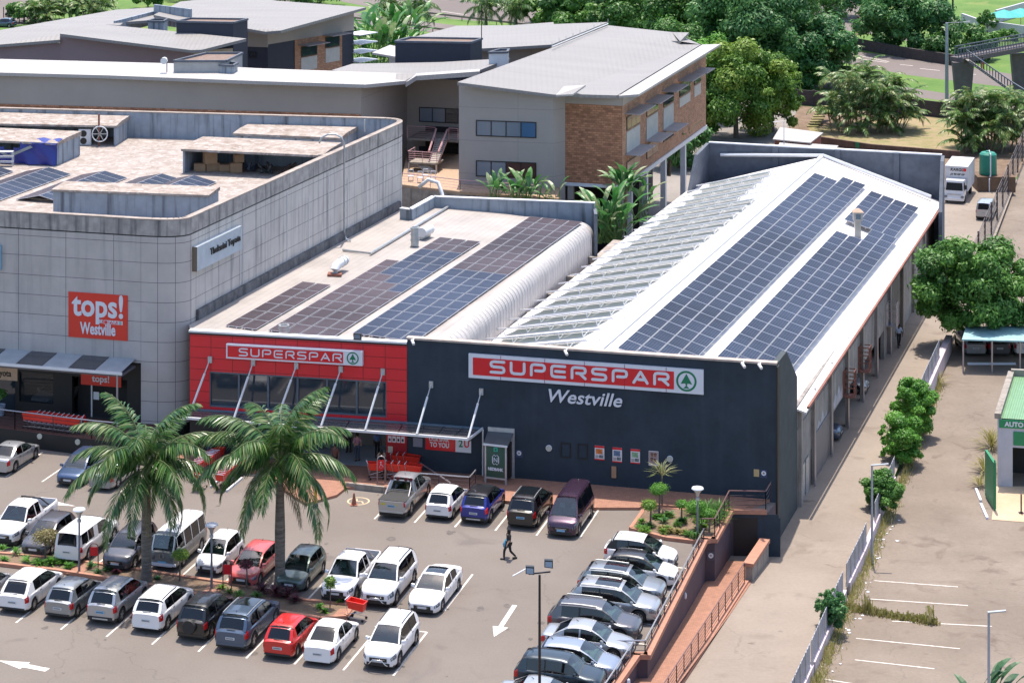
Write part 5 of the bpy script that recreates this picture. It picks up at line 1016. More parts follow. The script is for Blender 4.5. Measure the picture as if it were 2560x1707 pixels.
q=WLs.at(WLs.px(250,350)[0],12.22,.3); t=thing('satellite_ring',q,'round wire rimmed fan on a leaning post in front of the back roof shed','fan'); m=MB(); m.tube([q,q+Vector((0,0,2.6))],.08,6); m.build('post',M['rust'],t)
m=MB(); c_=q+Vector((.1,-.15,1.0)); m.tube([c_+Vector((.62*math.cos(k*math.pi/9),0,.62*math.sin(k*math.pi/9))) for k in range(19)],.05,5,cap=False)
m.build('ring',M['white_metal'],t); m=MB()
for k in range(6): m.bar(c_,c_+Vector((.6*math.cos(k*1.047),0,.6*math.sin(k*1.047))),.05)
m.build('spokes',M['galv'],t)
q=P(10,415,12.22); t=thing('service_trolley',q,'white metal service trolley in front of the blue tarpaulin','trolley')
m=MB()
for dx in (-.7,.7):
    for dy in (-.25,.25): m.bar(q+Vector((dx,dy,0)),q+Vector((dx,dy,1.1)),.05)
m.build('frame',M['white_metal'],t)
for z in (.3,.7,1.1): m=MB(); m.box(q.x-.72,q.x+.72,q.y-.28,q.y+.28,q.z+z,q.z+z+.04); m.build('shelf',M['white_metal'],t)
for x,y,l in ((274,298+30,'short vent pipe on the rusty flat roof in front of the blue back wall'),(351,533,'short vent pipe standing against the near roof shed'),(912,330,'dark vent pipe on the white shed roof near the back corner')):
    q=P(x,y,12.2 if x!=912 else 13.6); t=thing('vent_pipe',q,l,'vent pipe','vent pipes on the showroom roof'); m=MB(); m.tube([q,q+Vector((0,0,1.0))],.07,6); m.build('pipe',M['galv'],t)
# ================================================================ CARS
def paint(name,c,metal=0.0,rough=.28):
    m=mat(name,c,rough,metal,var=.03,spec=.5,coat=.6); return m
PW_={}
def pm(key,c,metal=0.0,rough=.3):
    if key not in PW_: PW_[key]=paint('paint_'+key,c,metal,rough)
    return PW_[key]
M['car_glass']=glass_mat('car_glass',(.008,.010,.012),.05)
M['windscreen']=glass_mat('windscreen',(.035,.075,.075),.06)
def tinted(name,tint,refl=.10):
    m=bpy.data.materials.new(name); m.use_nodes=True; n=m.node_tree; n.nodes.remove(n.nodes['Principled BSDF']); L=n.links.new
    tr=N(n,'ShaderNodeBsdfTransparent'); tr.inputs[0].default_value=tint+(1,); gl=N(n,'ShaderNodeBsdfGlossy'); gl.inputs['Roughness'].default_value=.04; fr=N(n,'ShaderNodeFresnel'); fr.inputs[0].default_value=1.5
    ad=N(n,'ShaderNodeMath',operation='MULTIPLY_ADD'); ad.inputs[1].default_value=1.0; ad.inputs[2].default_value=refl; L(fr.outputs[0],ad.inputs[0]); mx=N(n,'ShaderNodeMixShader'); L(ad.outputs[0],mx.inputs[0]); L(tr.outputs[0],mx.inputs[1]); L(gl.outputs[0],mx.inputs[2]); L(mx.outputs[0],n.nodes['Material Output'].inputs[0]); return m
M['glass_screen']=tinted('glass_screen',(.62,.84,.80)); M['glass_side']=tinted('glass_side',(.16,.18,.19),.04)
M['cabin']=mat('cabin_trim',(.085,.09,.09),.8,var=.4,scale=5); M['seat_cloth']=mat('seat_cloth',(.20,.20,.20),.9,var=.3,scale=6); M['dash']=mat('dashboard',(.10,.11,.11),.5,var=.5,scale=6)
M['tyre']=mat('tyre',(.014,.014,.015),.85); M['alloy']=mat('alloy_rim',(.38,.38,.40),.35,.6); M['rim_dark']=mat('rim_dark',(.05,.05,.055),.4,.4)
M['tail']=mat('tail_lamp',(.42,.012,.012),.2,var=.25,scale=8); M['head']=mat('head_lamp',(.16,.17,.19),.1,.3,var=.7,scale=11); M['cladding']=mat('black_cladding',(.018,.018,.019),.65)
M['chrome']=mat('chrome',(.6,.6,.62),.15,.9); M['plate_w']=mat('number_plate',(.50,.52,.55),.5); M['plate_b']=mat('number_plate_blue',(.20,.40,.58),.5); M['grille']=mat('grille_black',(.01,.01,.011),.4)
def lerpk(K,x):
    for (a,b),(c,d) in zip(K,K[1:]):
        if a<=x<=c: return b+(d-b)*(x-a)/(c-a) if c>a else d
    return K[-1][1] if x>K[-1][0] else K[0][1]
WID=[(0,.70),(.012,.80),(.035,.90),(.08,.965),(.16,1),(.84,1),(.93,.965),(.975,.91),(.99,.86),(1,.80)]
# kind: L,W,H, wheel r, front/rear axle (fraction), belt profile (s,z), screen s1,s2,s3,s4, sill z
KINDS=dict(
 hatch=dict(L=3.95,W=1.72,H=1.50,r=.31,ax=(.19,.82),top=[(0,.60),(.02,.68),(.06,.76),(.24,.92),(.5,.95),(.95,1.0),(1,.92)],g=(.22,.44,.87,.965),sill=.24),
 mpv=dict(L=4.35,W=1.80,H=1.56,r=.33,ax=(.19,.81),top=[(0,.62),(.02,.72),(.06,.80),(.24,.97),(.5,1.0),(.95,1.03),(1,.93)],g=(.21,.42,.84,.96),sill=.25),
 sedan=dict(L=4.65,W=1.80,H=1.44,r=.33,ax=(.18,.79),top=[(0,.58),(.02,.66),(.06,.74),(.27,.92),(.5,.94),(.82,1.02),(.97,1.01),(1,.90)],g=(.26,.44,.70,.86),sill=.22),
 suv=dict(L=4.45,W=1.83,H=1.66,r=.36,ax=(.19,.81),top=[(0,.72),(.02,.82),(.05,.90),(.24,1.05),(.5,1.07),(.95,1.12),(1,1.0)],g=(.22,.40,.89,.97),sill=.30),
 bigsuv=dict(L=4.75,W=1.90,H=1.80,r=.39,ax=(.19,.80),top=[(0,.78),(.02,.90),(.05,.98),(.25,1.14),(.5,1.14),(.95,1.18),(1,1.0)],g=(.24,.39,.90,.975),sill=.34),
 pickup=dict(L=5.25,W=1.86,H=1.80,r=.39,ax=(.18,.79),top=[(0,.80),(.02,.92),(.05,.98),(.23,1.12),(.5,1.12),(.62,1.14),(1,1.14)],g=(.23,.36,.585,.63),sill=.42,bed=.635),
 canopy=dict(L=5.15,W=1.78,H=1.76,r=.37,ax=(.18,.79),top=[(0,.78),(.02,.90),(.05,.96),(.25,1.10),(.5,1.10),(.62,1.10),(1,1.10)],g=(.25,.38,.965,.985),sill=.38),
 bus=dict(L=4.45,W=1.74,H=1.98,r=.33,ax=(.24,.78),top=[(0,1.05),(.02,1.12),(.05,1.14),(.5,1.14),(.95,1.14),(1,1.05)],g=(.015,.085,.94,.99),sill=.32),
 van=dict(L=4.85,W=1.86,H=1.92,r=.35,ax=(.17,.78),top=[(0,.70),(.02,.84),(.05,.93),(.15,1.10),(.5,1.14),(.95,1.14),(1,1.0)],g=(.12,.29,.95,.985),sill=.26),
)
ROWS=[(.90,0),(.985,.16),(1.0,.50),(.985,.86),(.93,1.0)]
def pieces(m):
    par=list(range(len(m.f))); key={}
    def fd(a):
        while par[a]!=a: par[a]=par[par[a]]; a=par[a]
        return a
    for i,f in enumerate(m.f):
        for v in f:
            k=tuple(round(c,4) for c in m.v[v])
            if k in key: par[fd(i)]=fd(key[k])
            else: key[k]=i
    out={}
    for i,f in enumerate(m.f): out.setdefault(fd(i),MB()).face([m.v[v] for v in f],m.uv[i])
    return list(out.values())
class Car:
    def __init__(s,kind): 
        s.k=dict(KINDS[kind]); s.kind=kind
    def y(s,f): return s.k['L']*(.5-f)
    def topz(s,f): return lerpk(s.k['top'],f)
    def bot(s,f):
        k=s.k; b=k['sill']-.02*0; b=lerpk([(0,k['sill']-.02),(.05,k['sill']-.06),(.5,k['sill']-.04),(.95,k['sill']-.02),(1,k['sill']+.06)],f)
        for a in k['ax']:
            dx=(f-a)*k['L']; R_=k['r']+.055
            if abs(dx)<R_: b=max(b,k['r']+math.sqrt(R_*R_-dx*dx))
        return b
    def surf(s,f,v):            # lower body; v in 0..6: rows 0-4 side, 5-6 top
        k=s.k; w=lerpk(WID,f)*k['W']/2; t=s.topz(f); sh=t-.05; b=s.bot(f); bed=k.get('bed')
        pts=[(w*a,b+(sh-b)*c) for a,c in ROWS]
        if bed and bed<f<.985: pts+= [(w*.86,sh),(w*.85,.62),(0,.62)]
        elif bed and f>=.985: pts+=[(w*.86,sh),(w*.6,sh),(0,sh)]
        else: pts+=[(w*.80,t-.012),(w*.55,t+.004),(0,t+.018)]
        i=min(int(v),len(pts)-2); q=v-i; a,b_=pts[i],pts[i+1]; return Vector((a[0]+(b_[0]-a[0])*q,s.y(f),a[1]+(b_[1]-a[1])*q))
    def roofz(s,f):
        s1,s2,s3,s4=s.k['g']; H=s.k['H']; hb=s.topz(s1)
        K=[(s1,s.topz(s1)-.02),(s1+(s2-s1)*.5,s.topz(s1)+(H-.06-s.topz(s1))*.56),(s2,H-.07),(s2+.04,H-.035),((s2+s3)/2,H),(s3-.05,H-.025),(s3,H-.07),(s4,s.topz(s4)-.02)]
        if s.kind in('canopy','bus','van','pickup'): K=[(s1,s.topz(s1)-.02),(s2,H-.07),(s2+.04,H-.03),((s2+s3)/2,H),(s3-.03,H-.02),(s3,H-.05),(s4,s.topz(s4)-.02)]
        return lerpk(K,f)
    def gsurf(s,f,v):           # greenhouse; v 0..3
        w=lerpk(WID,f)*s.k['W']/2; zb=s.topz(f)-.055; zr=s.roofz(f); wb=w*.925; tum=.30 if s.kind not in('bus','canopy') else .16; h=max(0,zr-zb); wt=wb-tum*h
        wt-= .02
        pts=[(wb,zb),(wt+.03,zb+h*.90),(wt-.06,zr),(wt*.5,zr+.025*min(1,h*2)),(0,zr+.032*min(1,h*2))]
        i=min(int(v),3); q=v-i; a,b_=pts[i],pts[i+1]; return Vector((a[0]+(b_[0]-a[0])*q,s.y(f),a[1]+(b_[1]-a[1])*q))
    def grid(s,fn,fs,vs,off=0.0,both=True,m=None,solid=0):
        m=m or MB(); P_=[[fn(f,v) for v in vs] for f in fs]
        def nrm(i,j):
            i0,i1=max(i-1,0),min(i+1,len(fs)-1); j0,j1=max(j-1,0),min(j+1,len(vs)-1)
            n=(P_[i1][j]-P_[i0][j]).cross(P_[i][j1]-P_[i][j0]); 
            if n.length<1e-9: return Vector((1,0,0))
            n.normalize(); c=P_[i][j]-Vector((0,P_[i][j].y,.6)); return n if n.dot(c)>0 else -n
        Q=[[P_[i][j]+nrm(i,j)*off if off else P_[i][j] for j in range(len(vs))] for i in range(len(fs))]
        for sx in ((1,-1) if both else (1,)):
            T=[[Vector((q.x*sx,q.y,q.z)) for q in r] for r in Q]
            for i in range(len(fs)-1):
                for j in range(len(vs)-1):
                    f=[T[i][j],T[i+1][j],T[i+1][j+1],T[i][j+1]]; m.face(f if sx>0 else f[::-1])
        return m
lin_=lambda a,b,n:[a+(b-a)*i/n for i in range(n+1)]
WHEELS={}
def wheel_meshes(r,style):
    key=(round(r,2),style)
    if key in WHEELS: return WHEELS[key]
    m=MB(); w=.105; m.lathe([(r*.62,-w),(r*.93,-w),(r,-w*.6),(r,w*.6),(r*.93,w),(r*.62,w)],(0,0,0),20,'x'); o=m.build('tyre',M['tyre'],angle=40); t=o.data; bpy.data.objects.remove(o)
    m=MB(); x=w*.82
    for k in range(20): a,b=2*math.pi*k/20,2*math.pi*(k+1)/20; R0,R1=r*.56,r*.66; m.face([(x,R0*math.cos(a),R0*math.sin(a)),(x,R1*math.cos(a),R1*math.sin(a)),(x,R1*math.cos(b),R1*math.sin(b)),(x,R0*math.cos(b),R0*math.sin(b))])
    ns={'five':5,'ten':8,'steel':12}[style]
    for k in range(ns):
        a=2*math.pi*k/ns; wd=(.16 if style=='five' else .09 if style=='ten' else .13)*r; c,s_=math.cos(a),math.sin(a)
        m.face([(x-.003,-s_*wd,c*wd),(x-.003,c*r*.6-s_*wd*.8,s_*r*.6+c*wd*.8),(x-.003,c*r*.6+s_*wd*.8,s_*r*.6-c*wd*.8),(x-.003,s_*wd,-c*wd)])
    m.face([(x+.002,r*.16*math.cos(k*.785),r*.16*math.sin(k*.785)) for k in range(8)])
    m.cm=1; m.face([(x-.03,r*.62*math.cos(k*math.pi/8),r*.62*math.sin(k*math.pi/8)) for k in range(16)]); m.face([(-x,r*.62*math.cos(k*math.pi/8),r*.62*math.sin(k*math.pi/8)) for k in range(16)])
    o=m.build('rim',[M['alloy'],M['rim_dark']]); q=o.data; bpy.data.objects.remove(o); WHEELS[key]=(t,q); return t,q
def make_car(label,cat,kind,loc,rz,col,roofcol=None,rim='five',trim=None,rails=False,sunroof=False,spare=False,clad=False,plate='w',bullbar=False,bedcover=False,rollbar=False,group=None,twotone=None,scaleL=1,name='parked_car',open_plate=True,extra=None,H=None,tailm=None,dims=None,mirror=None,hood=None,darkroof=False,specks=None):
    C_=Car(kind)
    if H: C_.k['H']=H
    if dims: C_.k['L'],C_.k['W']=dims
    k=C_.k; L,W,r=k['L'],k['W'],k['r']; t=thing(name,loc,label,cat,group,rz=rz); B_=lambda nm,m,mt,par=t,**kw:m.build(nm,mt,par,local=True,**kw) if nm not in('pillar','door_pillar','door_handle') else [q.build(nm,mt,par,local=True,**kw) for q in pieces(m)]
    s1,s2,s3,s4=k['g']
    fs=sorted(set([0,.006,.012,.022,.035,.055,.08,.11]+lin_(.14,.9,30)+[.93,.955,.975,.988,.995,1]+[a+d/L for a in k['ax'] for d in [-(r+.056),-(r+.04),-r*.8,-r*.5,0,r*.5,r*.8,(r+.04),(r+.056)]]+([k['bed']-.001,k['bed']+.001,.984,.986] if 'bed' in k else [])))
    fs=[f for i,f in enumerate(fs) if i==0 or f-fs[i-1]>.0009]
    vs=[0,1,2,2.5,3,3.5,4,5,6,7]
    lower=twotone or col
    m=C_.grid(C_.surf,fs,vs)
    for f in (0,1):
        pts=[C_.surf(f,v) for v in [0,1,2,3,4,5,6,7]]; ring=pts+[Vector((-p.x,p.y,p.z)) for p in pts[:-1][::-1]]; m.face(ring if f==0 else ring[::-1])
    body=B_('body',m,lower,angle=38)
    m=MB(); m.box(-W*.43,W*.43,-L*.47,L*.47,.2,min(.62,k['top'][0][1])); B_('underbody',m,M['cladding'])
    # glasshouse
    gf=[s1]+lin_(s1+(s2-s1)*.25,s2,3)+lin_(s2+.02,s3-.02,6)+lin_(s3,s4,3); gf=sorted(set(gf))
    m=C_.grid(C_.gsurf,gf,[0,.5,1,2,3,4]); gshell=C_.grid(C_.gsurf,[f for f in gf if f>=s2-.001],[0,.5,1,2,3,4]); C_.grid(C_.gsurf,[f for f in gf if f<=s2+.001],[0,.5,1,2],m=gshell); B_('window_glass',gshell,M['glass_side'],angle=35)
    m=C_.grid(C_.surf,lin_(s1+.004,s4-.004,12),[4.3,5,6,7],.012); B_('cabin_floor',m,M['cabin'])
    zd=C_.topz(s2)+.02; m=MB(); m.box(-W*.36,W*.36,C_.y(s1+.10),C_.y(s1+.055),zd-.03,zd+.05); B_('dashboard',m,M['dash'])
    m=MB(); m.lathe([(.15,-.012),(.18,0),(.15,.012)],(W*.20,C_.y(s1+.125),zd+.08),12,'y'); B_('steering_wheel',m,M['black'])
    for fx,sxs in (((s2+.07),(.36,-.36)),((s2+.07)+.9/L*1.0,(.38,0,-.38))):
        if fx>s3-.06 or (kind=='canopy' and fx>.5): continue
        for sx in sxs: m=MB(); y_=C_.y(fx); m.hexa([(sx-.2,y_-.06,zd-.1),(sx+.2,y_-.06,zd-.1),(sx+.2,y_+.06,zd-.1),(sx-.2,y_+.06,zd-.1)],[(sx-.14,y_-.16,zd+.27),(sx+.14,y_-.16,zd+.27),(sx+.14,y_-.06,zd+.27),(sx-.14,y_-.06,zd+.27)]); B_('seat',m,M['seat_cloth'])
    m=C_.grid(C_.gsurf,lin_(s1+.012,s2-.004,4),[2.05,3,4],.006); B_('windscreen',m,M['glass_screen'],smooth=True)
    rc=roofcol or col
    re_=s3+(.012 if kind in('hatch','suv','bigsuv','mpv') else 0)
    m=C_.grid(C_.gsurf,lin_(s2-.006,re_,8),[.98,1.4,2,3,4],.016); roof=B_('roof',m,rc,angle=50)
    pil=MB()
    C_.grid(C_.gsurf,lin_(s1,s2,4),[1.25,2.05],.014,m=pil)            # A pillars
    if kind in('hatch','suv','bigsuv','mpv','sedan'):
        C_.grid(C_.gsurf,lin_(s3,s4,3),[1.0,2.25],.014,m=pil)
        c0=s3-.055 if kind!='sedan' else s3+.035
        C_.grid(C_.gsurf,lin_(c0,s4,3),[0,.6,1.02],.014,m=pil)
        mid=(s2+s3)/2-.01
        bp_=C_.grid(C_.gsurf,[mid-.008,mid+.010],[0,.5,1],.010)
        B_('door_pillar',bp_,M['cladding'] if not kind=='sedan' else col)
    elif kind=='pickup':
        C_.grid(C_.gsurf,[s3-.012,s4],[0,.6,1.02],.014,m=pil); C_.grid(C_.gsurf,lin_(s3,s4,2),[1,2.25],.014,m=pil)
        for q in ((s2+s3)/2,): B_('door_pillar',C_.grid(C_.gsurf,[q-.008,q+.008],[0,1],.010),col)
    elif kind=='canopy':
        C_.grid(C_.gsurf,[.56,.66],[0,.6,1.02],.014,m=pil); C_.grid(C_.gsurf,[.785,.80],[0,.6,1.02],.014,m=pil); C_.grid(C_.gsurf,[.93,s4],[0,.6,1.02],.014,m=pil); C_.grid(C_.gsurf,[.66,.93],[0,.12],.014,m=pil)
    elif kind=='bus':
        for a,b in ((s2,s2+.012),(.28,.30),(.50,.515),(.72,.735),(.91,s4)): C_.grid(C_.gsurf,[a,b],[0,.5,1.02],.014,m=pil)
        C_.grid(C_.gsurf,[s1,s4],[0,.10],.014,m=pil)
    elif kind=='van':
        for a,b in ((.42,.43),(.67,.68),(.93,s4)): C_.grid(C_.gsurf,[a,b],[0,.5,1.02],.014,m=pil)
    B_('pillar',pil,twotone and roofcol or (M['cladding'] if darkroof else col))
    if kind in('canopy','bus','van'): m=C_.grid(C_.gsurf,lin_(s3,s4,2),[1,2.2],.014); B_('rear_frame',m,rc)
    # wheels
    tm,rm=wheel_meshes(r,rim)
    for a in k['ax']:
        for sx in (1,-1):
            w_=bpy.data.objects.new('wheel',tm); COL.objects.link(w_); w_.parent=t; w_.location=(sx*(W/2-.125),C_.y(a),r); w_.rotation_euler=(0,0,0 if sx>0 else math.pi)
            q=bpy.data.objects.new('rim',rm); COL.objects.link(q); q.parent=w_
    # lamps, grille, plates
    Z=C_.topz
    def patch(nm,f0,f1,v0,v1,mt,off=.008,side=None):
        m=C_.grid(C_.surf,lin_(f0,f1,4),lin_(v0,v1,3),off)
        if side is None:
            for sx,half in ((1,0),(-1,1)):
                n=len(m.f)//2; q=MB(); 
                for fi in range(half*n,(half+1)*n): q.face([m.v[i] for i in m.f[fi]])
                B_(nm,q,mt)
    if kind=='bus':
        for sx in (1,-1):
            m=MB(); m.lathe([(0,.05),(.10,.04),(.125,0)],(sx*.55,C_.y(0)+.02,.78),12,'y'); B_('headlight',m,M['head'])
    else: patch('headlight',.004,.075 if kind!='van' else .09,2.35 if kind!='bigsuv' else 2.2,3.75,M['head'])
    patch('tail_light',.945 if kind!='pickup' else .982,.998,2.15 if kind not in('canopy','bus') else 2.2,3.85 if kind not in('sedan',) else 3.6,tailm or M['tail'])
    yf=C_.y(0); wf=W*.70/2; zt=Z(0); sill=k['sill']
    m=MB(); m.box(-wf*.72,wf*.72,yf-.01,yf+.022,zt-.24,zt-.07); 
    if kind!='bus': B_('grille',m,M['grille'])
    m=MB(); m.box(-wf*.95,wf*.95,yf-.01,yf+.018,sill-.02,sill+.13); B_('lower_grille',m,M['cladding'] if kind!='bus' else M['sign_white'])
    if kind!='bus': m=MB(); m.box(-wf*.5,wf*.5,yf+.02,yf+.028,zt-.15,zt-.125); B_('grille_bar',m,M['chrome'])
    m=MB(); m.box(-.24,.24,yf+.018,yf+.035,sill+.15,sill+.26); B_('number_plate',m,M['plate_'+plate])
    yr=C_.y(1); wr=W*.80/2
    m=MB(); m.box(-.24,.24,yr-.022,yr+.01,(Z(1)+sill)/2-.02,(Z(1)+sill)/2+.10); pl=B_('number_plate',m,M['plate_'+plate]); m=MB(); [m.box(-.19+.065*i,-.15+.065*i,yr-.026,yr-.02,(Z(1)+sill)/2+.01,(Z(1)+sill)/2+.07) for i in range(6)]; B_('plate_characters',m,M['black'],pl)
    m=MB(); m.box(-wr*.97,wr*.97,yr-.018,yr+.02,sill+.02,sill+(.17 if clad else .12)); B_('rear_bumper',m,M['cladding'] if (clad or kind in('hatch','mpv')) else M['galv'] if kind=='pickup' else lower)
    # mirrors, rails, handles, seams
    for sx in (1,-1):
        p=C_.gsurf(s1+.045,0.2); m=MB(); x=sx*(p.x+.03); m.hexa([(x,p.y-.07,p.z),(x+sx*.20,p.y-.06,p.z+.01),(x+sx*.20,p.y+.04,p.z+.02),(x,p.y+.09,p.z)][::sx],[(x,p.y-.07,p.z+.13),(x+sx*.19,p.y-.06,p.z+.15),(x+sx*.19,p.y+.02,p.z+.14),(x,p.y+.06,p.z+.11)][::sx]); B_('mirror',m,mirror or col)
    hs=MB()
    for f in ((.44,.66) if kind not in('canopy',) else (.46,)):
        for sx in (1,-1): p=C_.surf(f,3.1); hs.box(sx*p.x-.012,sx*p.x+.012,p.y-.08,p.y+.08,p.z-.015,p.z+.015)
    B_('door_handle',hs,M['chrome'] if kind=='bus' else M['cladding'])
    sm_=MB(); 
    for f in (s1+.03,(s2+s3)/2-.0,min(s3-.03,k['ax'][1]-.075)):
        if kind in('canopy',) and f>.6: continue
        C_.grid(C_.surf,[f-.0012,f+.0012],[.6,1,2,3,4],.003,m=sm_)
    for f in (.962,) if kind in('hatch','suv','bigsuv','mpv') else (): pass
    B_('panel_gaps',sm_,M['cladding'])
    if clad:
        m=MB(); C_.grid(C_.surf,[f for f in fs if .035<=f<=.975],[0,.75],.012,m=m); B_('wheel_arch_cladding',m,M['cladding'])
        m=MB(); m.box(-wr*.6,wr*.6,yr-.03,yr-.0,sill+.03,sill+.10); B_('skid_plate',m,M['galv'])
    if rails:
        for sx in (1,-1): m=MB(); pts=[C_.gsurf(f,1.75) for f in lin_(s2+.05,s3-.04,5)]; m.tube([Vector((sx*p.x,p.y,p.z+.055)) for p in pts],.02,5); B_('roof_rail',m,M['galv'] if rails=='silver' else M['cladding'])
    if sunroof: m=C_.grid(C_.gsurf,lin_(s2+.03,s2+.03+(s3-s2)*sunroof,3),[2.25,3,4],.024); B_('sunroof',m,M['car_glass'],smooth=True)
    if spare: m=MB(); m.lathe([(0,-.10),(.33,-.10),(.36,-.05),(.36,.06),(0,.06)],(-.05,yr-.06,.80),20,'y'); B_('spare_wheel_cover',m,M['cladding'],angle=40)
    if bullbar: m=MB(); m.tube([(-.55,yf-.02,sill-.02),(-.42,yf+.14,sill+.10),(-.22,yf+.16,sill+.30),(.22,yf+.16,sill+.30),(.42,yf+.14,sill+.10),(.55,yf-.02,sill-.02)],.03,6); B_('nudge_bar',m,M['chrome'],smooth=True)
    if kind=='pickup':
        if bedcover: m=C_.grid(C_.surf,lin_(k['bed']+.01,.984,2),[4.5,7],.0); m=MB(); w_=W*.45; m.box(-w_,w_,C_.y(.984),C_.y(k['bed']+.012),1.08,1.115); B_('bed_cover',m,M['cladding'])
        else: m=MB(); w_=W*.40; m.box(-w_,w_,C_.y(.98),C_.y(k['bed']+.006),.623,.65); B_('bed_liner',m,M['black'])
        if rollbar:
            for sx in (1,-1): m=MB(); m.tube([(sx*.72,C_.y(.80),1.1),(sx*.68,C_.y(.70),1.5),(sx*.60,C_.y(.655),1.72)],.04,6); B_('roll_bar',m,M['cladding' if rollbar!='steel' else 'steel'])
            m=MB(); m.tube([(-.60,C_.y(.655),1.73),(.60,C_.y(.655),1.73)],.04,6); B_('roll_bar',m,M['cladding' if rollbar!='steel' else 'steel'])
    if kind in('hatch','suv','mpv','bigsuv'): m=MB(); zz=C_.topz(.99)+.06; m.bar((-.22,C_.y(s4)-.03,zz),(.25,C_.y(s4)-.05,zz+.02),.02); B_('rear_wiper',m,M['black'])
    q=C_.gsurf(s3-.09,4); m=MB(); m.bar((0,q.y,q.z+.02),(0,q.y-.12,q.z+.09),.02,.02); B_('aerial',m,M['black'])
    if extra: extra(C_,t,B_)
    return t
PD=math.atan2(.276,1)                              # bay direction
def heading(deg): return -PD+R(deg)
def place(kind,px,end,flip=False,z=.3,dims=None):
    """px: photo pixel under the visible end's bumper centre; end 'rear'/'front' = which end faces the viewer"""
    p=P(px[0],px[1],z); L=(dims or (KINDS[kind]['L'],))[0]; d=Vector((math.sin(PD),math.cos(PD),0)); c=p+d*(L/2); return Vector((c.x,c.y,0)),(-PD if end=='rear' else -PD+math.pi)
white=pm('white',(.70,.69,.70)); white2=pm('white_warm',(.66,.65,.66)); silver=pm('silver',(.40,.41,.43),.6); silverb=pm('silver_blue',(.30,.34,.42),.6); greym=pm('grey',(.10,.10,.115),.5); greyl=pm('grey_light',(.28,.30,.32),.6)
blackp=pm('black',(.010,.010,.012)); bluesteel=pm('steel_blue',(.075,.11,.17),.5); redp=pm('red',(.52,.015,.012)); coral=pm('coral',(.50,.09,.085)); greeng=pm('grey_green',(.11,.145,.13),.5); blued=pm('deep_blue',(.018,.03,.22),.3); bluel=pm('blue',(.045,.08,.16),.4); purple=pm('purple',(.055,.028,.055),.5,.25); greybus=pm('bus_grey',(.16,.16,.155)); darkbl=pm('dark_blue_grey',(.02,.035,.05),.4)
ga='cars in the near row, tails towards the lamp side of the aisle'; gb='cars in the row behind the planted strip'; gc='cars in front of the supermarket wall'; gd='cars nosed up to the ramp wall'
def A(label,cat,kind,px,end,col,group,z=.3,**k):
    loc,rz=place(kind,px,end,z=z,dims=k.get('dims')); return make_car(label,cat,kind,loc,rz,col,group=group,**k)
A('pale silver hatchback cut off at the far left end of the near row','hatchback','hatch',(-88,1516),'rear',silver,ga)
A('white compact people carrier right of the cut off silver hatchback','hatchback','mpv',(30,1521),'rear',white,ga,rim='ten')
A('small silver hatchback with dark lower bumper in the near row','hatchback','hatch',(143,1536),'rear',greyl,ga)
A('silver grey crossover with a ribbed roof and black lower cladding in the near row','crossover','suv',(250,1549),'rear',silver,ga,clad=True,plate='b',dims=(4.25,1.78))
A('white crossover with dark side windows between the silver grey and the black cars','crossover','suv',(364,1570),'rear',white,ga,rails=True,plate='w',dims=(4.35,1.83),H=1.60)
A('black crossover with a spare wheel on its tailgate in the near row','crossover','suv',(476,1590),'rear',blackp,ga,spare=True,plate='b',dims=(4.10,1.76))
A('steel blue large crossover beside the bright red hatchback','crossover','bigsuv',(575,1616),'rear',bluesteel,ga,rails='silver',sunroof=.45,H=1.70,clad=False)
A('bright red hatchback in the near row','hatchback','hatch',(693,1636),'rear',redp,ga,rim='ten',H=1.52)
A('white compact sedan between the red hatchback and the last white crossover','sedan','sedan',(793,1650),'rear',white,ga,dims=(4.2,1.70),H=1.50,rim='ten')
A('white crossover facing out with a nudge bar at the right end of the near row','crossover','suv',(945,1662),'front',white,ga,bullbar=True,rails=True,clad=True,dims=(4.27,1.78))
A('white double cab pickup with an open black bed at the far left','pickup','pickup',(4,1352),'front',white,gb,z=.4,rollbar='b',dims=(5.3,1.86))
A('dark grey hatchback behind the clipped round shrub','hatchback','hatch',(82,1380),'front',greym,gb)
A('white pickup with a load canopy parked nose inward behind the left lamp post','pickup','canopy',(166,1397),'rear',white2,gb,z=.4,plate='w')
A('dark grey crossover between the canopied pickup and the old bus','crossover','suv',(287,1418),'front',greym,gb,clad=True,dims=(4.1,1.76))
def busx(C_,t,B_):
    yf=C_.y(0); m=MB(); m.face([(-.66,yf+.005,1.05),(0,yf+.012,.62),(.66,yf+.005,1.05)]); 
    m=MB(); m.lathe([(.13,0),(.17,0),(.17,.02),(.13,.02)],(0,yf+.012,.86),16,'y'); B_('front_badge',m,M['chrome'])
    m=MB(); m.tube([(-.1,yf+.03,.80),(-.04,yf+.03,.92),(0,yf+.03,.82),(.04,yf+.03,.92),(.1,yf+.03,.80)],.014,4); B_('badge_letters',m,M['chrome'])
    m=MB(); m.box(-.84,.84,yf+.02,yf+.10,.38,.50); B_('bumper',m,M['sign_white'])
    m=C_.grid(C_.gsurf,[.03,.97],[1.02,1.12],.035); B_('rain_gutter',m,M['sign_white'])
A('vintage grey bus van with a white roof behind the left palm trunk','bus van','bus',(405,1415),'front',greybus,gb,roofcol=white,twotone=greybus,rim='steel',plate='b',extra=busx,name='camper_van')
A('small white hatchback beside the vintage bus','hatchback','hatch',(517,1426),'front',white,gb,dims=(3.65,1.60),H=1.52)
A('coral red hatchback half hidden by the right palm trunk','hatchback','hatch',(602,1456),'front',coral,gb,H=1.45)
A('grey green hatchback right of the right palm trunk','hatchback','hatch',(722,1468),'front',greeng,gb,dims=(3.8,1.68))
A('white double cab pickup with sports bar beside the white seven seater','pickup','pickup',(837,1494),'front',white,gb,z=.4,rollbar='steel',H=1.82)
A('big white off roader with a nudge bar between the pickup and the sedan','off-roader','bigsuv',(938,1508),'front',white,gb,rails=True,bullbar=True,H=1.82)
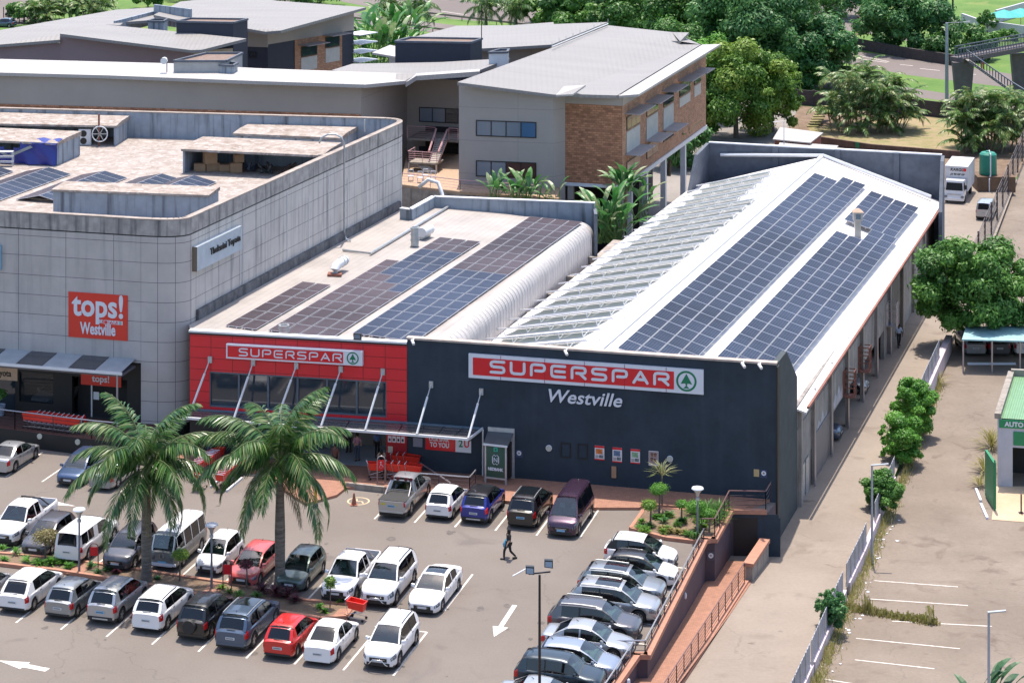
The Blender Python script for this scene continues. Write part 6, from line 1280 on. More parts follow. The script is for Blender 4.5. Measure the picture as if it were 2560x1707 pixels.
A('white saloon with a black glass roof at the right end of the second row','sedan','sedan',(1055,1524),'front',white,gb,sunroof=.95,dims=(4.70,1.81),rim='five')
def secx(C_,t,B_):
    m=MB(); yr=C_.y(1)
    m.box(-.62,-.36,yr-.02,yr+.0,.86,.98); B_('yellow_sticker',m,mat('sticker_yellow',(.5,.42,.06),.5)); m=MB(); m.box(.2,.42,yr-.02,yr,.84,.98); B_('round_sticker',m,mat('sticker_cream',(.45,.40,.22),.5))
    st_=MB(); 
    for a,b in ((.50,.60),(.66,.76),(.90,.97)): C_.grid(C_.surf,[a,a+.03],[1.2,1.9],.006,m=st_)
    B_('orange_stripe',st_,mat('stripe_orange',(.55,.22,.03),.4)); st2=MB(); C_.grid(C_.surf,[.88,.93,.99],[.9,1.2],.006,m=st2); B_('blue_stripe',st2,bluep)
    for x in (-.55,-.2,.3,.6): m=MB(); m.lathe([(0,-.05),(.1,-.05),(.1,.04),(0,.06)],(x,C_.y(.655),1.82),10,'y'); B_('roof_spotlight',m,mat('spot_maroon',(.10,.01,.02),.4))
loc,rz=place('pickup',(978,1283),'rear',z=.4,dims=(5.3,1.86))
make_car('silver security pickup with roof spotlights and a black bed cover','pickup','pickup',loc,rz,silver,group=gc,bedcover=True,rollbar='steel',extra=secx,plate='b',dims=(5.3,1.86))
A('white hatchback right of the silver security pickup','hatchback','hatch',(1093,1290),'rear',white,gc,dims=(3.9,1.68),plate='w')
A('deep blue crossover with a black roof in front of the bank kiosk','crossover','suv',(1183,1300),'rear',blued,gc,roofcol=blackp,dims=(4.17,1.77),H=1.61,clad=True,tailm=mat('tail_bright',(.75,.03,.03),.2))
A('black crossover with a large roof window left of the purple van','crossover','suv',(1301,1311),'rear',blackp,gc,sunroof=.65,rails='silver',dims=(4.45,1.84),plate='b')
A('tall purple people carrier facing out at the right of the wall row','people carrier','van',(1402,1333),'front',purple,gc,plate='b',rim='ten')
A('silver saloon cut off at the left edge below the shop terrace','sedan','sedan',(-8,1176),'rear',silver,'cars below the shop terrace',dims=(4.3,1.70))
A('blue hatchback below the shop terrace beside the left palm','hatchback','hatch',(168,1206),'front',bluel,'cars below the shop terrace')
A('grey saloon mostly hidden behind the fronds of the left palm','sedan','sedan',(249,1216),'rear',greyl,'cars below the shop terrace',dims=(4.3,1.72))
# column nosed up to the ramp wall
def D_(label,cat,kind,px,col,z=.62,deg=0,**k):
    p=P(px[0],px[1],z); a=PD+R(deg); d=Vector((math.cos(a),-math.sin(a),0)); L=(k.get('dims') or (KINDS[kind]['L'],))[0]; c=p-d*(L/2); return make_car(label,cat,kind,Vector((c.x,c.y,0)),-math.pi/2-a,col,group=gd,**k)
D_('white hatchback with a white roof next to the planted bed','hatchback','hatch',(1690,1388),white,roofcol=white,dims=(3.9,1.74),H=1.50,darkroof=True)
D_('white hatchback with a black roof, second from the planted bed','hatchback','hatch',(1692,1431),white,roofcol=blackp,dims=(3.9,1.74),H=1.50,darkroof=True)
D_('dark silver crossover with a roof window, third from the planted bed','crossover','suv',(1661,1472),greyl,z=.68,sunroof=.55,dims=(4.55,1.86),H=1.62,rails='silver')
D_('silver crossover with open style alloy wheels, fourth from the planted bed','crossover','suv',(1648,1515),silver,z=.68,sunroof=.55,dims=(4.70,1.90),H=1.66,rails='silver',rim='ten')
D_('dark grey crossover, fifth from the planted bed','crossover','suv',(1600,1563),greym,z=.68,dims=(4.65,1.88),H=1.64,rails='silver',clad=False)
D_('silver saloon with a separate boot, sixth from the planted bed','sedan','sedan',(1583,1612),silver,z=.6,dims=(4.55,1.76),H=1.46,rim='ten')
D_('silver blue hatchback between the silver saloon and the dark blue grey car','hatchback','hatch',(1549,1662),silverb,z=.6,dims=(4.25,1.76),H=1.48)
D_('dark blue grey boxy off roader near the bottom edge','off-roader','bigsuv',(1509,1700),darkbl,z=.7,dims=(4.25,1.72),H=1.70)
D_('pale silver car cut off by the bottom edge beside the floodlight pole','sedan','sedan',(1478,1760),silver,z=.6,dims=(4.5,1.76))
# lorry and pickup on the driveway
def lorry():
    q=P(2385,510,-2.5); rz=-math.atan2(.345,1)+math.pi; d=Vector((.326,.945,0)); c=q+d*3.6; t=thing('delivery_lorry',(c.x,c.y,-2.5),'white box lorry parked beside the end of the long hall','lorry',rz=rz); B_=lambda nm,m,mt,par=t,**kw:m.build(nm,mt,par,local=True,**kw)
    m=MB(); m.box(-1.18,1.18,-3.7,1.75,1.0,3.55); box=B_('cargo_box',m,mat('box_white',(.50,.50,.52),.5)); 
    m=MB(); m.hexa([(-1.0,1.8,.45),(1.0,1.8,.45),(1.02,3.6,.45),(-1.02,3.6,.45)],[(-.98,1.8,2.3),(.98,1.8,2.3),(.88,3.2,2.32),(-.88,3.2,2.32)]); m2=m; B_('cab',m,white)
    m=MB(); a=Vector((0,3.595,1.2)); 
    def fz(z): return 3.6-(z-.45)/(2.32-.45)*.4+.012
    m.face([(-.88,fz(1.35),1.35),(-.80,fz(2.12),2.12),(.80,fz(2.12),2.12),(.88,fz(1.35),1.35)]); B_('windscreen',m,M['car_glass'])
    m=MB(); m.box(-.7,.7,fz(.95)-.02,fz(.95)+.03,.9,1.02); B_('grille',m,M['galv']); m=MB(); m.box(-1.02,1.02,3.55,3.72,.35,.6); B_('bumper',m,white)
    for sx in (1,-1):
        m=MB(); m.box(sx*.85-.15,sx*.85+.15,3.52,3.66,.68,.85); B_('headlight',m,M['head']); m=MB(); m.face([(sx*1.015,3.3,1.35),(sx*1.0,2.3,1.35),(sx*.965,2.35,2.1),(sx*.93,3.05,2.1)]); B_('side_window',m,M['car_glass']); m=MB(); m.box(sx*1.1-.06,sx*1.25+.03 if sx>0 else sx*1.1+.06,3.3,3.4,1.5,1.95) if sx>0 else m.box(-1.28,-1.04,3.3,3.4,1.5,1.95); B_('mirror',m,M['cladding'])
        for y in (2.6,-2.2): m=MB(); m.lathe([(0,-.14),(.36,-.14),(.42,-.1),(.42,.1),(.36,.14),(0,.14)],(sx*.9,y,.42),16,'x'); B_('wheel',m,M['tyre'],angle=40)
    for s_,z,sz in (('KARGO',3.05,.42),('JX 90 GP GP',2.62,.27)):
        me=textmesh(s_,sz,offset=.012,extrude=.005,align='CENTER',shear=.2); me.transform(Matrix.Translation((-.1,1.765,z))@Matrix.Rotation(math.pi,4,'Z')@Matrix.Rotation(math.pi/2,4,'X')); me.materials.clear(); me.materials.append(M['black']); o=bpy.data.objects.new('lettering',me); COL.objects.link(o); o.parent=t
    m=MB(); m.lathe([(0,.02),(.17,.02),(.17,0)],(-.85,1.76,3.2),12,'y'); B_('red_emblem',m,M['red'])
lorry()
q=P(2461,552,-2.5); d=Vector((.33,.944,0)); c=q+d*2.4+Vector((-.1,0,0)); make_car('silver pickup with canopy parked beside the tall mesh fence','pickup','canopy',Vector((c.x,c.y,-2.5)),-math.atan2(.345,1),silver,plate='w',dims=(4.9,1.7),H=1.72)
for a,col,l,kd in ((17.5,silver,'silver car nosing out of the undercroft below the red cage','hatch'),(24.2,bluesteel,'blue car nosing out of the undercroft next to the loading door','hatch')) :
    qq=P(2157,966,-2.1) if a<20 else P(2090,1080,-2.1)
    q=Vector((qq.x,qq.y,0))-HS.n*.1; ang=math.atan2(HS.n.x,HS.n.y); c=q-Vector((math.sin(ang),math.cos(ang),0))*1.5; make_car(l,'hatchback',kd,Vector((c.x,c.y,-2.5)),-ang,col,group='cars in the undercroft')
q=SF.at((SF.px(48,980)[0]+SF.px(133,980)[0])/2+.3,SFz+.03,-2.6); make_car('white display car behind the showroom window','display car','hatch',Vector((q.x,q.y,SFz+.03)),math.pi-.5,white)
for x,y,col,l,kd in ((42,42,blackp,'black car on the upper left road beside the palisade','hatch'),(10,68,bluesteel,'blue car at the far top left corner below the black one','hatch'),(-40,36,greym,'dark car cut off at the top left edge','hatch')):
    q=P(x,y,GZ); make_car(l,'car',kd,q,R(80),col,group='cars on the upper left road')
# ================================================================ MARKINGS
def stripe(p,q,w=.11,z=.006,name='bay_line'):
    p=Vector(p);q=Vector(q); d=(q-p).normalized(); n=Vector((-d.y,d.x,0))*w/2; s_=[p-n,q-n,q+n,p+n]; return sheet(name,[Vector((v.x,v.y,v.z+z)) for v in s_],M['white_line'])
ends=[(-75,1538),(39.8,1556),(152,1572.6),(266,1590.9),(380,1610),(496,1628),(615.6,1644.5),(736,1659.5),(858,1674.6),(983,1688)]
dv=Vector((math.sin(PD),math.cos(PD),0))
for i,e_ in enumerate(ends): p=P(*e_); stripe(p,p+dv*(5.2 if i<9 else 5.4))
p=P(983,1688)+dv*5.4; stripe(p,p-Vector((dv.y,-dv.x,0))*.9); p2=p-Vector((dv.y,-dv.x,0))*2.0; stripe(p2,p2-Vector((dv.y,-dv.x,0))*.8)
for i,e_ in enumerate([(20,1385),(128,1402),(230,1420),(333,1436),(440,1452),(548,1468),(660,1480),(768,1499),(890,1508),(992,1513),(1111,1526)]): p=P(*e_); stripe(p,p+dv*5.2)
p=P(1111,1526); stripe(p,p-Vector((dv.y,-dv.x,0))*.35)
for e_ in [(936,1297),(1036,1306),(1137,1317),(1238,1326),(1341,1338),(1449,1344)]: p=P(*e_); stripe(p,p+dv*5.1)
for e_ in [(15,1191),(105,1204),(196,1219),(300,1230)]: p=P(*e_); stripe(p,p+dv*4.8)
au=Vector((math.cos(PD),-math.sin(PD),0))
for e_ in [(1716,1420),(1693,1466),(1671,1513),(1646,1562),(1616,1610)]: p=P(*e_); stripe(p-au*.0,p-au*5.0)
def arrow(tip,tail,w,wl,label=None,hl=1.6):
    p=P(*tip);q=P(*tail); d=(p-q).normalized(); n=Vector((-d.y,d.x,0)); z=Vector((0,0,.008)); b=p-d*hl
    sheet('arrow_marking',[v+z for v in (q-n*wl,b-n*wl,b-n*w,p,b+n*w,b+n*wl,q+n*wl)],M['white_line'])
arrow((1235,1591),(1287,1512),.42,.13,hl=1.3); arrow((-5,1650),(119,1674),.42,.20,hl=1.6); arrow((190,1265),(95,1252),.35,.13,hl=1.8)
ring=P(896,1252.5)
m=MB()
for k in range(28):
    a,b=2*math.pi*k/28,2*math.pi*(k+1)/28; m.face([(ring.x+r_*math.cos(t_),ring.y+r_*math.sin(t_),.008) for r_,t_ in ((.58,a),(.68,a),(.68,b),(.58,b))])
m.build('disabled_bay_ring',mat('yellow_paint',(.50,.40,.26),.8,var=.2,scale=5))['kind']='structure'
m=MB(); 
for a,b,r_ in (((-.12,.3),(-.08,-.02),.09),((-.08,-.02),(.2,-.02),.09),((.2,-.02),(.32,-.3),.09)): m.bar((ring.x+a[0],ring.y+a[1]*1.3,.008),(ring.x+b[0],ring.y+b[1]*1.3,.008),r_,.004)
m.build('disabled_symbol',bpy.data.materials['yellow_paint'])['kind']='structure'
for (a,b) in [((2186,1450.8),(2395,1466.5)),((2165,1496),(2420,1513)),((2230,1552),(2480,1565)),((2140,1595),(2400,1621)),((2137,1648.6),(2336,1671)),((2042,1694),(2300,1735))]:
    p=G(*a,-.40);q=G(*b,-.40); p.z=max(p.z,gz(p.y)-.4); stripe(p,q,.09,.012,'lot_line')
# ================================================================ VEGETATION
def leaves(blobs,n,size,up=.35,jit=.8,asp=.45):
    c=np.array([b[0] for b in blobs],float); r=np.array([b[1] for b in blobs],float); sq=np.array([b[2] if len(b)>2 else .85 for b in blobs]); p=r**2/np.sum(r**2)
    k=rng.choice(len(blobs),n,p=p); d=rng.normal(size=(n,3)); d[:,2]+=up; d/=np.linalg.norm(d,axis=1)[:,None]
    rr=r[k]*(.45+.55*np.sqrt(rng.random(n))+(rng.random(n)<.16)*rng.random(n)*.45); pos=c[k]+d*rr[:,None]*np.stack([np.ones(n),np.ones(n),sq[k]],1)
    nn=d+rng.normal(size=(n,3))*jit*.6; nn[:,2]+=.35; nn/=np.linalg.norm(nn,axis=1)[:,None]
    a=rng.normal(size=(n,3)); a-=nn*np.sum(a*nn,1)[:,None]; a/=np.linalg.norm(a,axis=1)[:,None]; b=np.cross(nn,a); s=size*(.6+.8*rng.random(n))[:,None]
    a=a*s*.5; b=b*s*.5*asp; dz=np.zeros((n,3)); dz[:,2]=-s[:,0]*.10
    V=np.stack([pos-a+dz,pos+b,pos+a+dz,pos-b],1).reshape(-1,3); Fs=np.arange(4*n).reshape(-1,4)
    tint=rng.random(len(blobs))[k]*.62+rng.random(n)*.38
    return V,Fs,tint
def foliage(name,par,mt,blobs,n,size,**k): V,Fs,rd=leaves(blobs,n,size,**k); return fast_mesh(name,V,Fs,mt,rd,par)
LM=dict(dark=leaf_mat('leaf_dark',[(.03,.10,.022),(.07,.19,.032),(.14,.30,.055)],.25),
 mid=leaf_mat('leaf_mid',[(.035,.11,.02),(.08,.21,.035),(.16,.33,.06)],.3),
 yellow=leaf_mat('leaf_yellow_green',[(.05,.14,.02),(.12,.25,.03),(.26,.36,.06)],.3),
 teal=leaf_mat('leaf_blue_green',[(.03,.11,.035),(.065,.19,.05),(.13,.29,.085)],.25),
 bright=leaf_mat('leaf_bright',[(.05,.16,.02),(.10,.28,.03),(.18,.40,.06)],.3),
 palm=leaf_mat('palm_leaflet',[(.02,.07,.015),(.04,.12,.02),(.08,.18,.04),(.24,.27,.12)],.2,rough=.35,spec=.6),
 areca=leaf_mat('areca_leaflet',[(.03,.09,.02),(.06,.16,.03),(.13,.25,.06),(.32,.32,.14)],.25,rough=.4),
 banana=leaf_mat('banana_blade',[(.03,.11,.03),(.05,.19,.04),(.11,.26,.08),(.30,.34,.20)],.25,rough=.4,spec=.4),
 dead=leaf_mat('dead_frond',[(.12,.08,.04),(.22,.16,.09),(.32,.25,.16)],.2),
 weed=leaf_mat('weed_blade',[(.20,.21,.05),(.32,.30,.10),(.46,.38,.20)],.4),
 maroon=leaf_mat('maroon_leaf',[(.03,.01,.015),(.08,.015,.03),(.14,.03,.04)],.2))
def crown_blobs(c,rx,ry,rz_,n,seed=0,rb=.21):
    rs=np.random.default_rng(seed); out=[]; n=int(n*2.6)
    for i in range(n):
        z=-.8+1.75*(i+.5)/n+rs.normal()*.08; z=max(-.85,min(.97,z)); a=i*2.399+rs.normal()*.5; q=math.sqrt(max(.02,1-z*z))*(.66+.36*rs.random()); q*=1.0 if z>-.3 else 1.05
        r=(rx+ry)/2*rb*(.45+1.1*rs.random()**1.5); out.append(((c[0]+math.cos(a)*rx*q*(.78+.2*rs.random()),c[1]+math.sin(a)*ry*q*(.78+.2*rs.random()),c[2]+z*rz_*(.74+.18*rs.random())),r,.55+.35*rs.random()))
    out.append((tuple(c),min(rx,rz_)*.62,.9)); return out
def tree(name,label,base,top,rx,ry,n,size,mt,nb=16,trunk=.25,group=None,seed=0,crownh=None,cat='tree',lean=(0,0)):
    b=Vector(base); t=thing(name,b,label,cat,group); H_=top-b.z; rz_=crownh/2 if crownh else H_*.42; c=(b.x+lean[0],b.y+lean[1],top-rz_)
    bl=crown_blobs(c,rx,ry,rz_,nb,seed); foliage('crown',t,mt,bl,n,size)
    m=MB(); mid=Vector((b.x+lean[0]*.4,b.y+lean[1]*.4,b.z+(c[2]-b.z)*.45)); m.tube([b,mid,Vector(c)],[trunk,trunk*.75,trunk*.3],7)
    for q in bl[:7]: m.tube([mid,(mid+Vector(q[0]))/2+Vector((0,0,.2)),Vector(q[0])],[trunk*.5,trunk*.3,trunk*.1],5)
    m.build('trunk',M['skinny'],t); return t
def frondarr(base,az,el,L,droop,nl,ll,width=.06,fwd=.55,hang=.5,seed=None,tw=0.0):
    """rachis points and leaflet rhombs"""
    pts=[np.array(base,float)]; th=el; ns=10
    for i in range(ns):
        th=el-droop*((i+.5)/ns)**1.2; d=np.array([math.cos(az)*math.cos(th),math.sin(az)*math.cos(th),math.sin(th)]); pts.append(pts[-1]+d*L/ns)
    pts=np.array(pts); side=np.array([-math.sin(az),math.cos(az),0.0]); V=[];rd=[]
    for s in (1,-1):
        tt=np.linspace(.12,.995,nl)+rng.normal(size=nl)*.004
        for t in tt:
            x=min(t,.999)*ns; i=int(x); q=x-i; p=pts[i]*(1-q)+pts[i+1]*q; d=(pts[i+1]-pts[i]); d/=np.linalg.norm(d)
            l_=ll*(.35+.65*math.sin(math.pi*min(1,.18+t*.80)))*(.8+.35*rng.random()); u=s*side*(1-.25*t)+d*(fwd+.5*t)+np.array([0,0,-hang*(.4+.9*rng.random())+.25*rng.random()]); u/=np.linalg.norm(u)
            wv=d*width*.5; tip=p+u*l_+np.array([0,0,-.18*l_]); mid=p+u*l_*.45
            V+= [p,mid+wv,tip,mid-wv]; rd.append(rng.random())
    return pts,np.array(V),rd
def fronds(name,par,mt,specs):
    VV=[];RD=[]; st_=MB()
    for sp in specs: pts,V,rd=frondarr(*sp[0],**sp[1]); VV.append(V); RD+=rd; st_.tube([Vector(p) for p in pts],[.035*(1-.8*i/10)+.006 for i in range(11)],4,cap=False)
    V=np.concatenate(VV); o=fast_mesh(name,V,np.arange(len(V)).reshape(-1,4),mt,RD,par); st_.build('frond_stalks',mat('frond_stalk',(.10,.14,.05),.5),par); return o
def royal_palm(label,base,H_,L=3.6,n=17,r=.27,seed=1,group='tall palms in the planted strip',nl=46,ll=.85,w_=.075,mt=None,cat='palm tree'):
    random.seed(seed); b=Vector(base); t=thing('palm_tree',b,label,cat,group); top=b+Vector((0,0,H_)); m=MB(); m.tube([b,b+Vector((0,0,H_*.12)),b+Vector((0,0,H_*.45)),b+Vector((0,0,H_*.75)),top-Vector((0,0,.2))],[r*1.25,r*1.0,r*1.05,r*.8,r*.5],12); m.build('trunk',mat('palm_trunk',(.15,.125,.105),.9,var=.55,scale=1.6,stretch=(1,1,7),bump=.03,bscale=9),t,angle=60)
    m=MB(); m.tube([top-Vector((0,0,1.1)),top+Vector((0,0,.2))],[r*.72,r*.4],10); m.build('crownshaft',mat('crownshaft',(.09,.15,.05),.5),t)
    sp=[]
    for i in range(n):
        az=i*2.399+random.uniform(-.2,.2); lvl=i/n; el=R(88-108*lvl)+random.uniform(-.1,.1); dr=R(88+8*lvl)+random.uniform(-.25,.2); sp.append(((top,az,el,L*random.uniform(.88,1.08),dr,nl,ll),dict(width=w_,hang=1.0)))
    fronds('fronds',t,mt or LM['palm'],sp)
    if H_>6: fronds('dead_fronds',t,LM['dead'],[((top-Vector((0,0,.9)),i*1.9+seed,R(-25),L*random.uniform(.5,.75),R(60),50,.6),dict(width=.06,hang=1.4)) for i in range(4)])
    return t
royal_palm('tall palm rising left of the vintage bus in the planted strip',P(366,1456),6.3,L=4.9,n=22,seed=3,nl=100,ll=1.05,w_=.115)
royal_palm('tall palm rising between the coral and grey green hatchbacks',P(700,1468),6.8,L=5.0,n=23,seed=8,nl=100,ll=1.05,w_=.115)
for x,y,h,l,sd in ((975,102,5.4,'bushy palm on the freeway verge above the strelitzia thicket',5),(1045,106,5.2,'palm on the freeway verge right of the bushy palm',6),(1215,96,4.9,'dark palm beside the freeway left of the tree belt',9),(1290,96,4.6,'palm at the left end of the tree belt by the freeway',11)):
    royal_palm(l,P(x,y,GZ),h,L=4.4,n=16,seed=sd,group='palms on the freeway verge',nl=26,ll=1.2,w_=.2)
def stem_clump(name,label,base,rx,ry,H_,ns,nf,L,mt,group,seed=0,ll=.5,w_=.10,nl=18,cat='palm clump'):
    random.seed(seed); t=thing(name,base,label,cat,group); sp=[]; m=MB()
    for i in range(ns):
        a=random.random()*6.28; q=math.sqrt(random.random()); b=Vector((base[0]+rx*q*math.cos(a),base[1]+ry*q*math.sin(a),base[2])); hh=H_*random.uniform(.12,1)*(1-.3*q); tp=b+Vector((random.uniform(-.5,.5)+.9*q*math.cos(a),.7*q*math.sin(a),hh)); m.tube([b,(b+tp)/2,tp],[.07,.06,.05],5)
        for k in range(nf): sp.append(((tp,random.random()*6.28,R(random.uniform(15,80)),L*random.uniform(.75,1.1),R(random.uniform(75,120)),nl,ll),dict(width=w_,hang=.5)))
    m.build('stems',mat('cane_stem',(.22,.20,.12),.7,var=.3),t); fronds('fronds',t,mt,sp); return t
stem_clump('areca_palm','large feathery palm clump on the dry lawn with a dark shadow on its right',P(2158,322,GZ),5.4,3.8,7.6,46,9,3.1,LM['areca'],'feathery palm clumps',1,ll=.75,w_=.17)
stem_clump('areca_palm','feathery palm clump below the footbridge stairs at the right edge',P(2480,372,GZ),5.4,3.6,7.2,46,9,3.1,LM['areca'],'feathery palm clumps',2,ll=.75,w_=.17)
stem_clump('areca_palm','small bright palm clump behind the large one beside the road',P(2118,225,GZ),2.6,2.2,6.0,10,8,2.8,LM['areca'],'feathery palm clumps',3,ll=.75,w_=.19)
def paddles(name,label,base,n,H_,L,spread,mt,group,seed=0,trunk=0,cat='plant',wd=.27):
    random.seed(seed); b=Vector(base); t=thing(name,b,label,cat,group); V=[];Fq=[];rd=[]; st_=MB(); top=b+Vector((0,0,trunk))
    if trunk: m=MB(); m.tube([b,top+Vector((.1,0,.2))],[.22,.15],8); m.build('trunk',mat('fibrous_trunk',(.16,.11,.07),.95,var=.4,scale=6),t)
    for i in range(n):
        az=random.random()*6.28; el=R(random.uniform(42,88)); pl=H_*random.uniform(.4,1.0); o=top+Vector((random.uniform(-spread,spread),random.uniform(-spread,spread)*.7,0)); d=Vector((math.cos(az)*math.cos(el),math.sin(az)*math.cos(el),math.sin(el))); s=o+d*pl; st_.tube([o,s],[.05,.03],4,cap=False)
        Lb=L*random.uniform(.7,1.1); side=Vector((-math.sin(az),math.cos(az),0)); th=el; p=s; rows=[]
        for k in range(6):
            w_=Lb*wd*[.25,.8,1,.95,.7,.08][k]*.5; up=d.cross(side)*(-1); rows.append((p-side*w_+Vector((0,0,w_*.35)),p.copy(),p+side*w_+Vector((0,0,w_*.35)))); th-=R(random.uniform(5,15)); dd=Vector((math.cos(az)*math.cos(th),math.sin(az)*math.cos(th),math.sin(th))); p=p+dd*Lb/5
        c=random.random()
        for k in range(5):
            for j in (0,1):
                i0=len(V); V+= [rows[k][j],rows[k][j+1],rows[k+1][j+1],rows[k+1][j]]; Fq.append([i0,i0+1,i0+2,i0+3]); rd.append(min(1,max(0,c+random.uniform(-.15,.15))))
    fast_mesh('leaves',[tuple(v) for v in V],Fq,mt,rd,t); st_.build('leaf_stalks',mat('leaf_stalk',(.10,.20,.05),.5),t); return t
gs='banana leaved plants behind the wing roof'
paddles('strelitzia','banana leaved shrub rising over the middle of the wing back parapet',P(1302,505,4.6),30,1.7,1.9,1.0,LM['banana'],gs,1)
paddles('strelitzia','small banana leaved shrub left over the wing back parapet',P(1240,505,4.6),10,1.6,1.7,.5,LM['banana'],gs,2)
paddles('strelitzia','small banana leaved shrub near the white stair wall behind the wing',P(1372,508,4.6),12,1.4,1.4,.9,LM['banana'],gs,3)
paddles('strelitzia','big banana leaved clump in the gap right of the wing parapet corner',AT(1522,605,186),80,3.6,2.1,1.1,LM['banana'],gs,4)
paddles('strelitzia','tall trunked banana leaved plant between the two halls',AT(1562,566,189),34,1.2,2.0,.5,LM['banana'],gs,5,trunk=3.0)
paddles('strelitzia','bright banana leaved plant beside the white left eave',AT(1605,545,196),16,2.6,2.2,.7,LM['banana'],gs,6)
paddles('banana_plant','single banana plant below the last sunshades of the brick office',AT(1672,440,222),13,3.4,2.4,.7,LM['banana'],gs,7,trunk=1.5)
for i,(x,y,l) in enumerate(((925,150,'strelitzia thicket at the left beside the louvred rear office'),(965,158,'strelitzia thicket in the middle between the rear office and pavilion'),(1010,120,'strelitzia thicket right above the pavilion porch roof'))): paddles('strelitzia',l,P(x,y,GZ+.5),60,5.5,3.6,3.0,LM['banana'],'strelitzia thicket behind the offices',10+i)
paddles('strelitzia','dark banana leaved plant cut off at the bottom right corner',G(2475,1775,-.4),15,1.7,1.5,.9,leaf_mat('dark_paddle',[(.015,.05,.02),(.03,.09,.035),(.05,.13,.05)],.15),'',20)
# big trees behind
tg='dense trees beyond the offices'
for i,(x,y,top,rx,ry,n,mt,l,nb) in enumerate([
 (1400,95,6.5,7,5,9000,'dark','rounded dark tree at the left end of the tree belt above the brick office roof',12),
 (1510,110,7.5,8,6,11000,'mid','broad mid green tree behind the back corner of the brick office roof',14),
 (1610,120,8.0,8,6,11000,'dark','dark glossy tree above the right flap of the brick office roof',14),
 (1700,90,10.5,9,6,11000,'mid','bright topped tree behind the dark glossy trees',14),
 (1790,170,13.5,9.5,7,19000,'dark','tallest dark dense tree right of the brick office',20),
 (1900,215,12.0,9.5,7,19000,'teal','blue green dense tree beside the side road',20),
 (2010,215,7.0,7.5,6,12000,'teal','low blue green tree overhanging the near road',14),
 (2080,45,9.0,9,6,8000,'teal','dark spreading tree shading the side road junction',12),
 (2275,130,7.5,7.5,6,13000,'teal','loose grey green tree on the verge corner left of the footbridge',16),
 (2400,150,2.0,6,4,5000,'dark','low dark hedge tree behind the street lamp',9),
 (1450,60,8.0,8,6,9000,'mid','hazy tree crown at the top edge above the middle of the tree belt',14),
 (1580,60,9.5,9,6,9000,'mid','tree crown at the top edge left of the bright topped tree',14),
 (1990,95,11,9,6,12000,'dark','dark tree crown at the top edge right of the tallest tree',16),
 (1680,240,7.5,5.5,4.5,10000,'dark','shaded tree squeezed against the far end of the brick office',14),
 (1700,420,4.0,3.4,3.4,9000,'teal','blue green bush filling the gap between the brick office and the white roof',12),
 (1840,345,9.5,6.0,5,15000,'yellow','bright yellow green tree beside the grey back wall',18),
 (1930,330,7.5,4.5,4,8000,'yellow','pale yellow green tree right of the bright one',12),
 (1735,345,4.6,4.2,3.6,9000,'mid','green tree between the brick office and the back wall',12),
 (1770,300,8.0,4.5,4,8000,'bright','light green tree top in front of the tallest dark tree',12)]):
    b=P(x,y,GZ); tree('broadleaf_tree',l,b,top,rx*1.12,ry*1.1,int(n*2.0),.62 if i<10 else .45,LM[mt],nb,.35,tg,seed=20+i,crownh=(top-GZ)*1.02)
m_=tree('mango_tree','big round mango tree standing over the teal carport on the right',G(2440,882,-.4),6.3,5.0,3.8,42000,.36,LM['mid'],34,.38,None,seed=77,crownh=8.0)
for i,(x,y,top,rx,ry,n,mt,l,ch) in enumerate([(2283,1082,1.3,1.6,2.0,19000,'bright','tallest green shrub growing through the driveway fence',4.3),(2248,1150,.5,1.6,1.9,17000,'bright','lower green shrub just in front of the tallest fence shrub',3.5),(2206,1275,-.1,1.25,1.3,12000,'mid','round green bush against the driveway fence behind the slim lamp post',2.6),(2078,1572,.35,.95,.9,3500,'teal','sparse dusty bush leaning over the fence near the bottom edge',2.2)]):
    tree('shrub',l,G(x,y,-.1),top,rx,ry,n,.19,LM[mt],20,.06,'shrubs along the driveway fence',seed=50+i,cat='shrub',crownh=ch)
for i,(x,y,r_,l) in enumerate([(60,55,3,'leafy shrub right of the cars in the upper left corner'),(115,50,3,'shrub on the roadside left of the feathery palms'),(370,22,3,'low dark shrub behind the pale rear roof ridge'),(560,6,5,'hedge shrub above the rear office roof'),(480,2,5,'left hedge shrub above the rear office roof'),(700,8,6,'hedge shrub beside the freeway above the rear office corner'),(760,14,6,'right hedge shrub beside the freeway above the rear office')]):
    tree('shrub',l,P(x,y,GZ),GZ+3.4,r_*1.2,r_,3500,.55,LM['dark' if i>2 else 'mid'],10,.15,'shrubs behind the rear roofs',seed=80+i,cat='shrub')
stem_clump('areca_palm','feathery palm clump rising over the rear roof at the upper left',P(140,62,GZ),4,3,5.5,14,8,3.0,LM['areca'],'feathery palm clumps',7,ll=.8,w_=.22)
stem_clump('areca_palm','bright feathery palm clump right of the first at the upper left',P(205,56,GZ),4,3,6.5,14,8,3.0,LM['areca'],'feathery palm clumps',8,ll=.8,w_=.22)
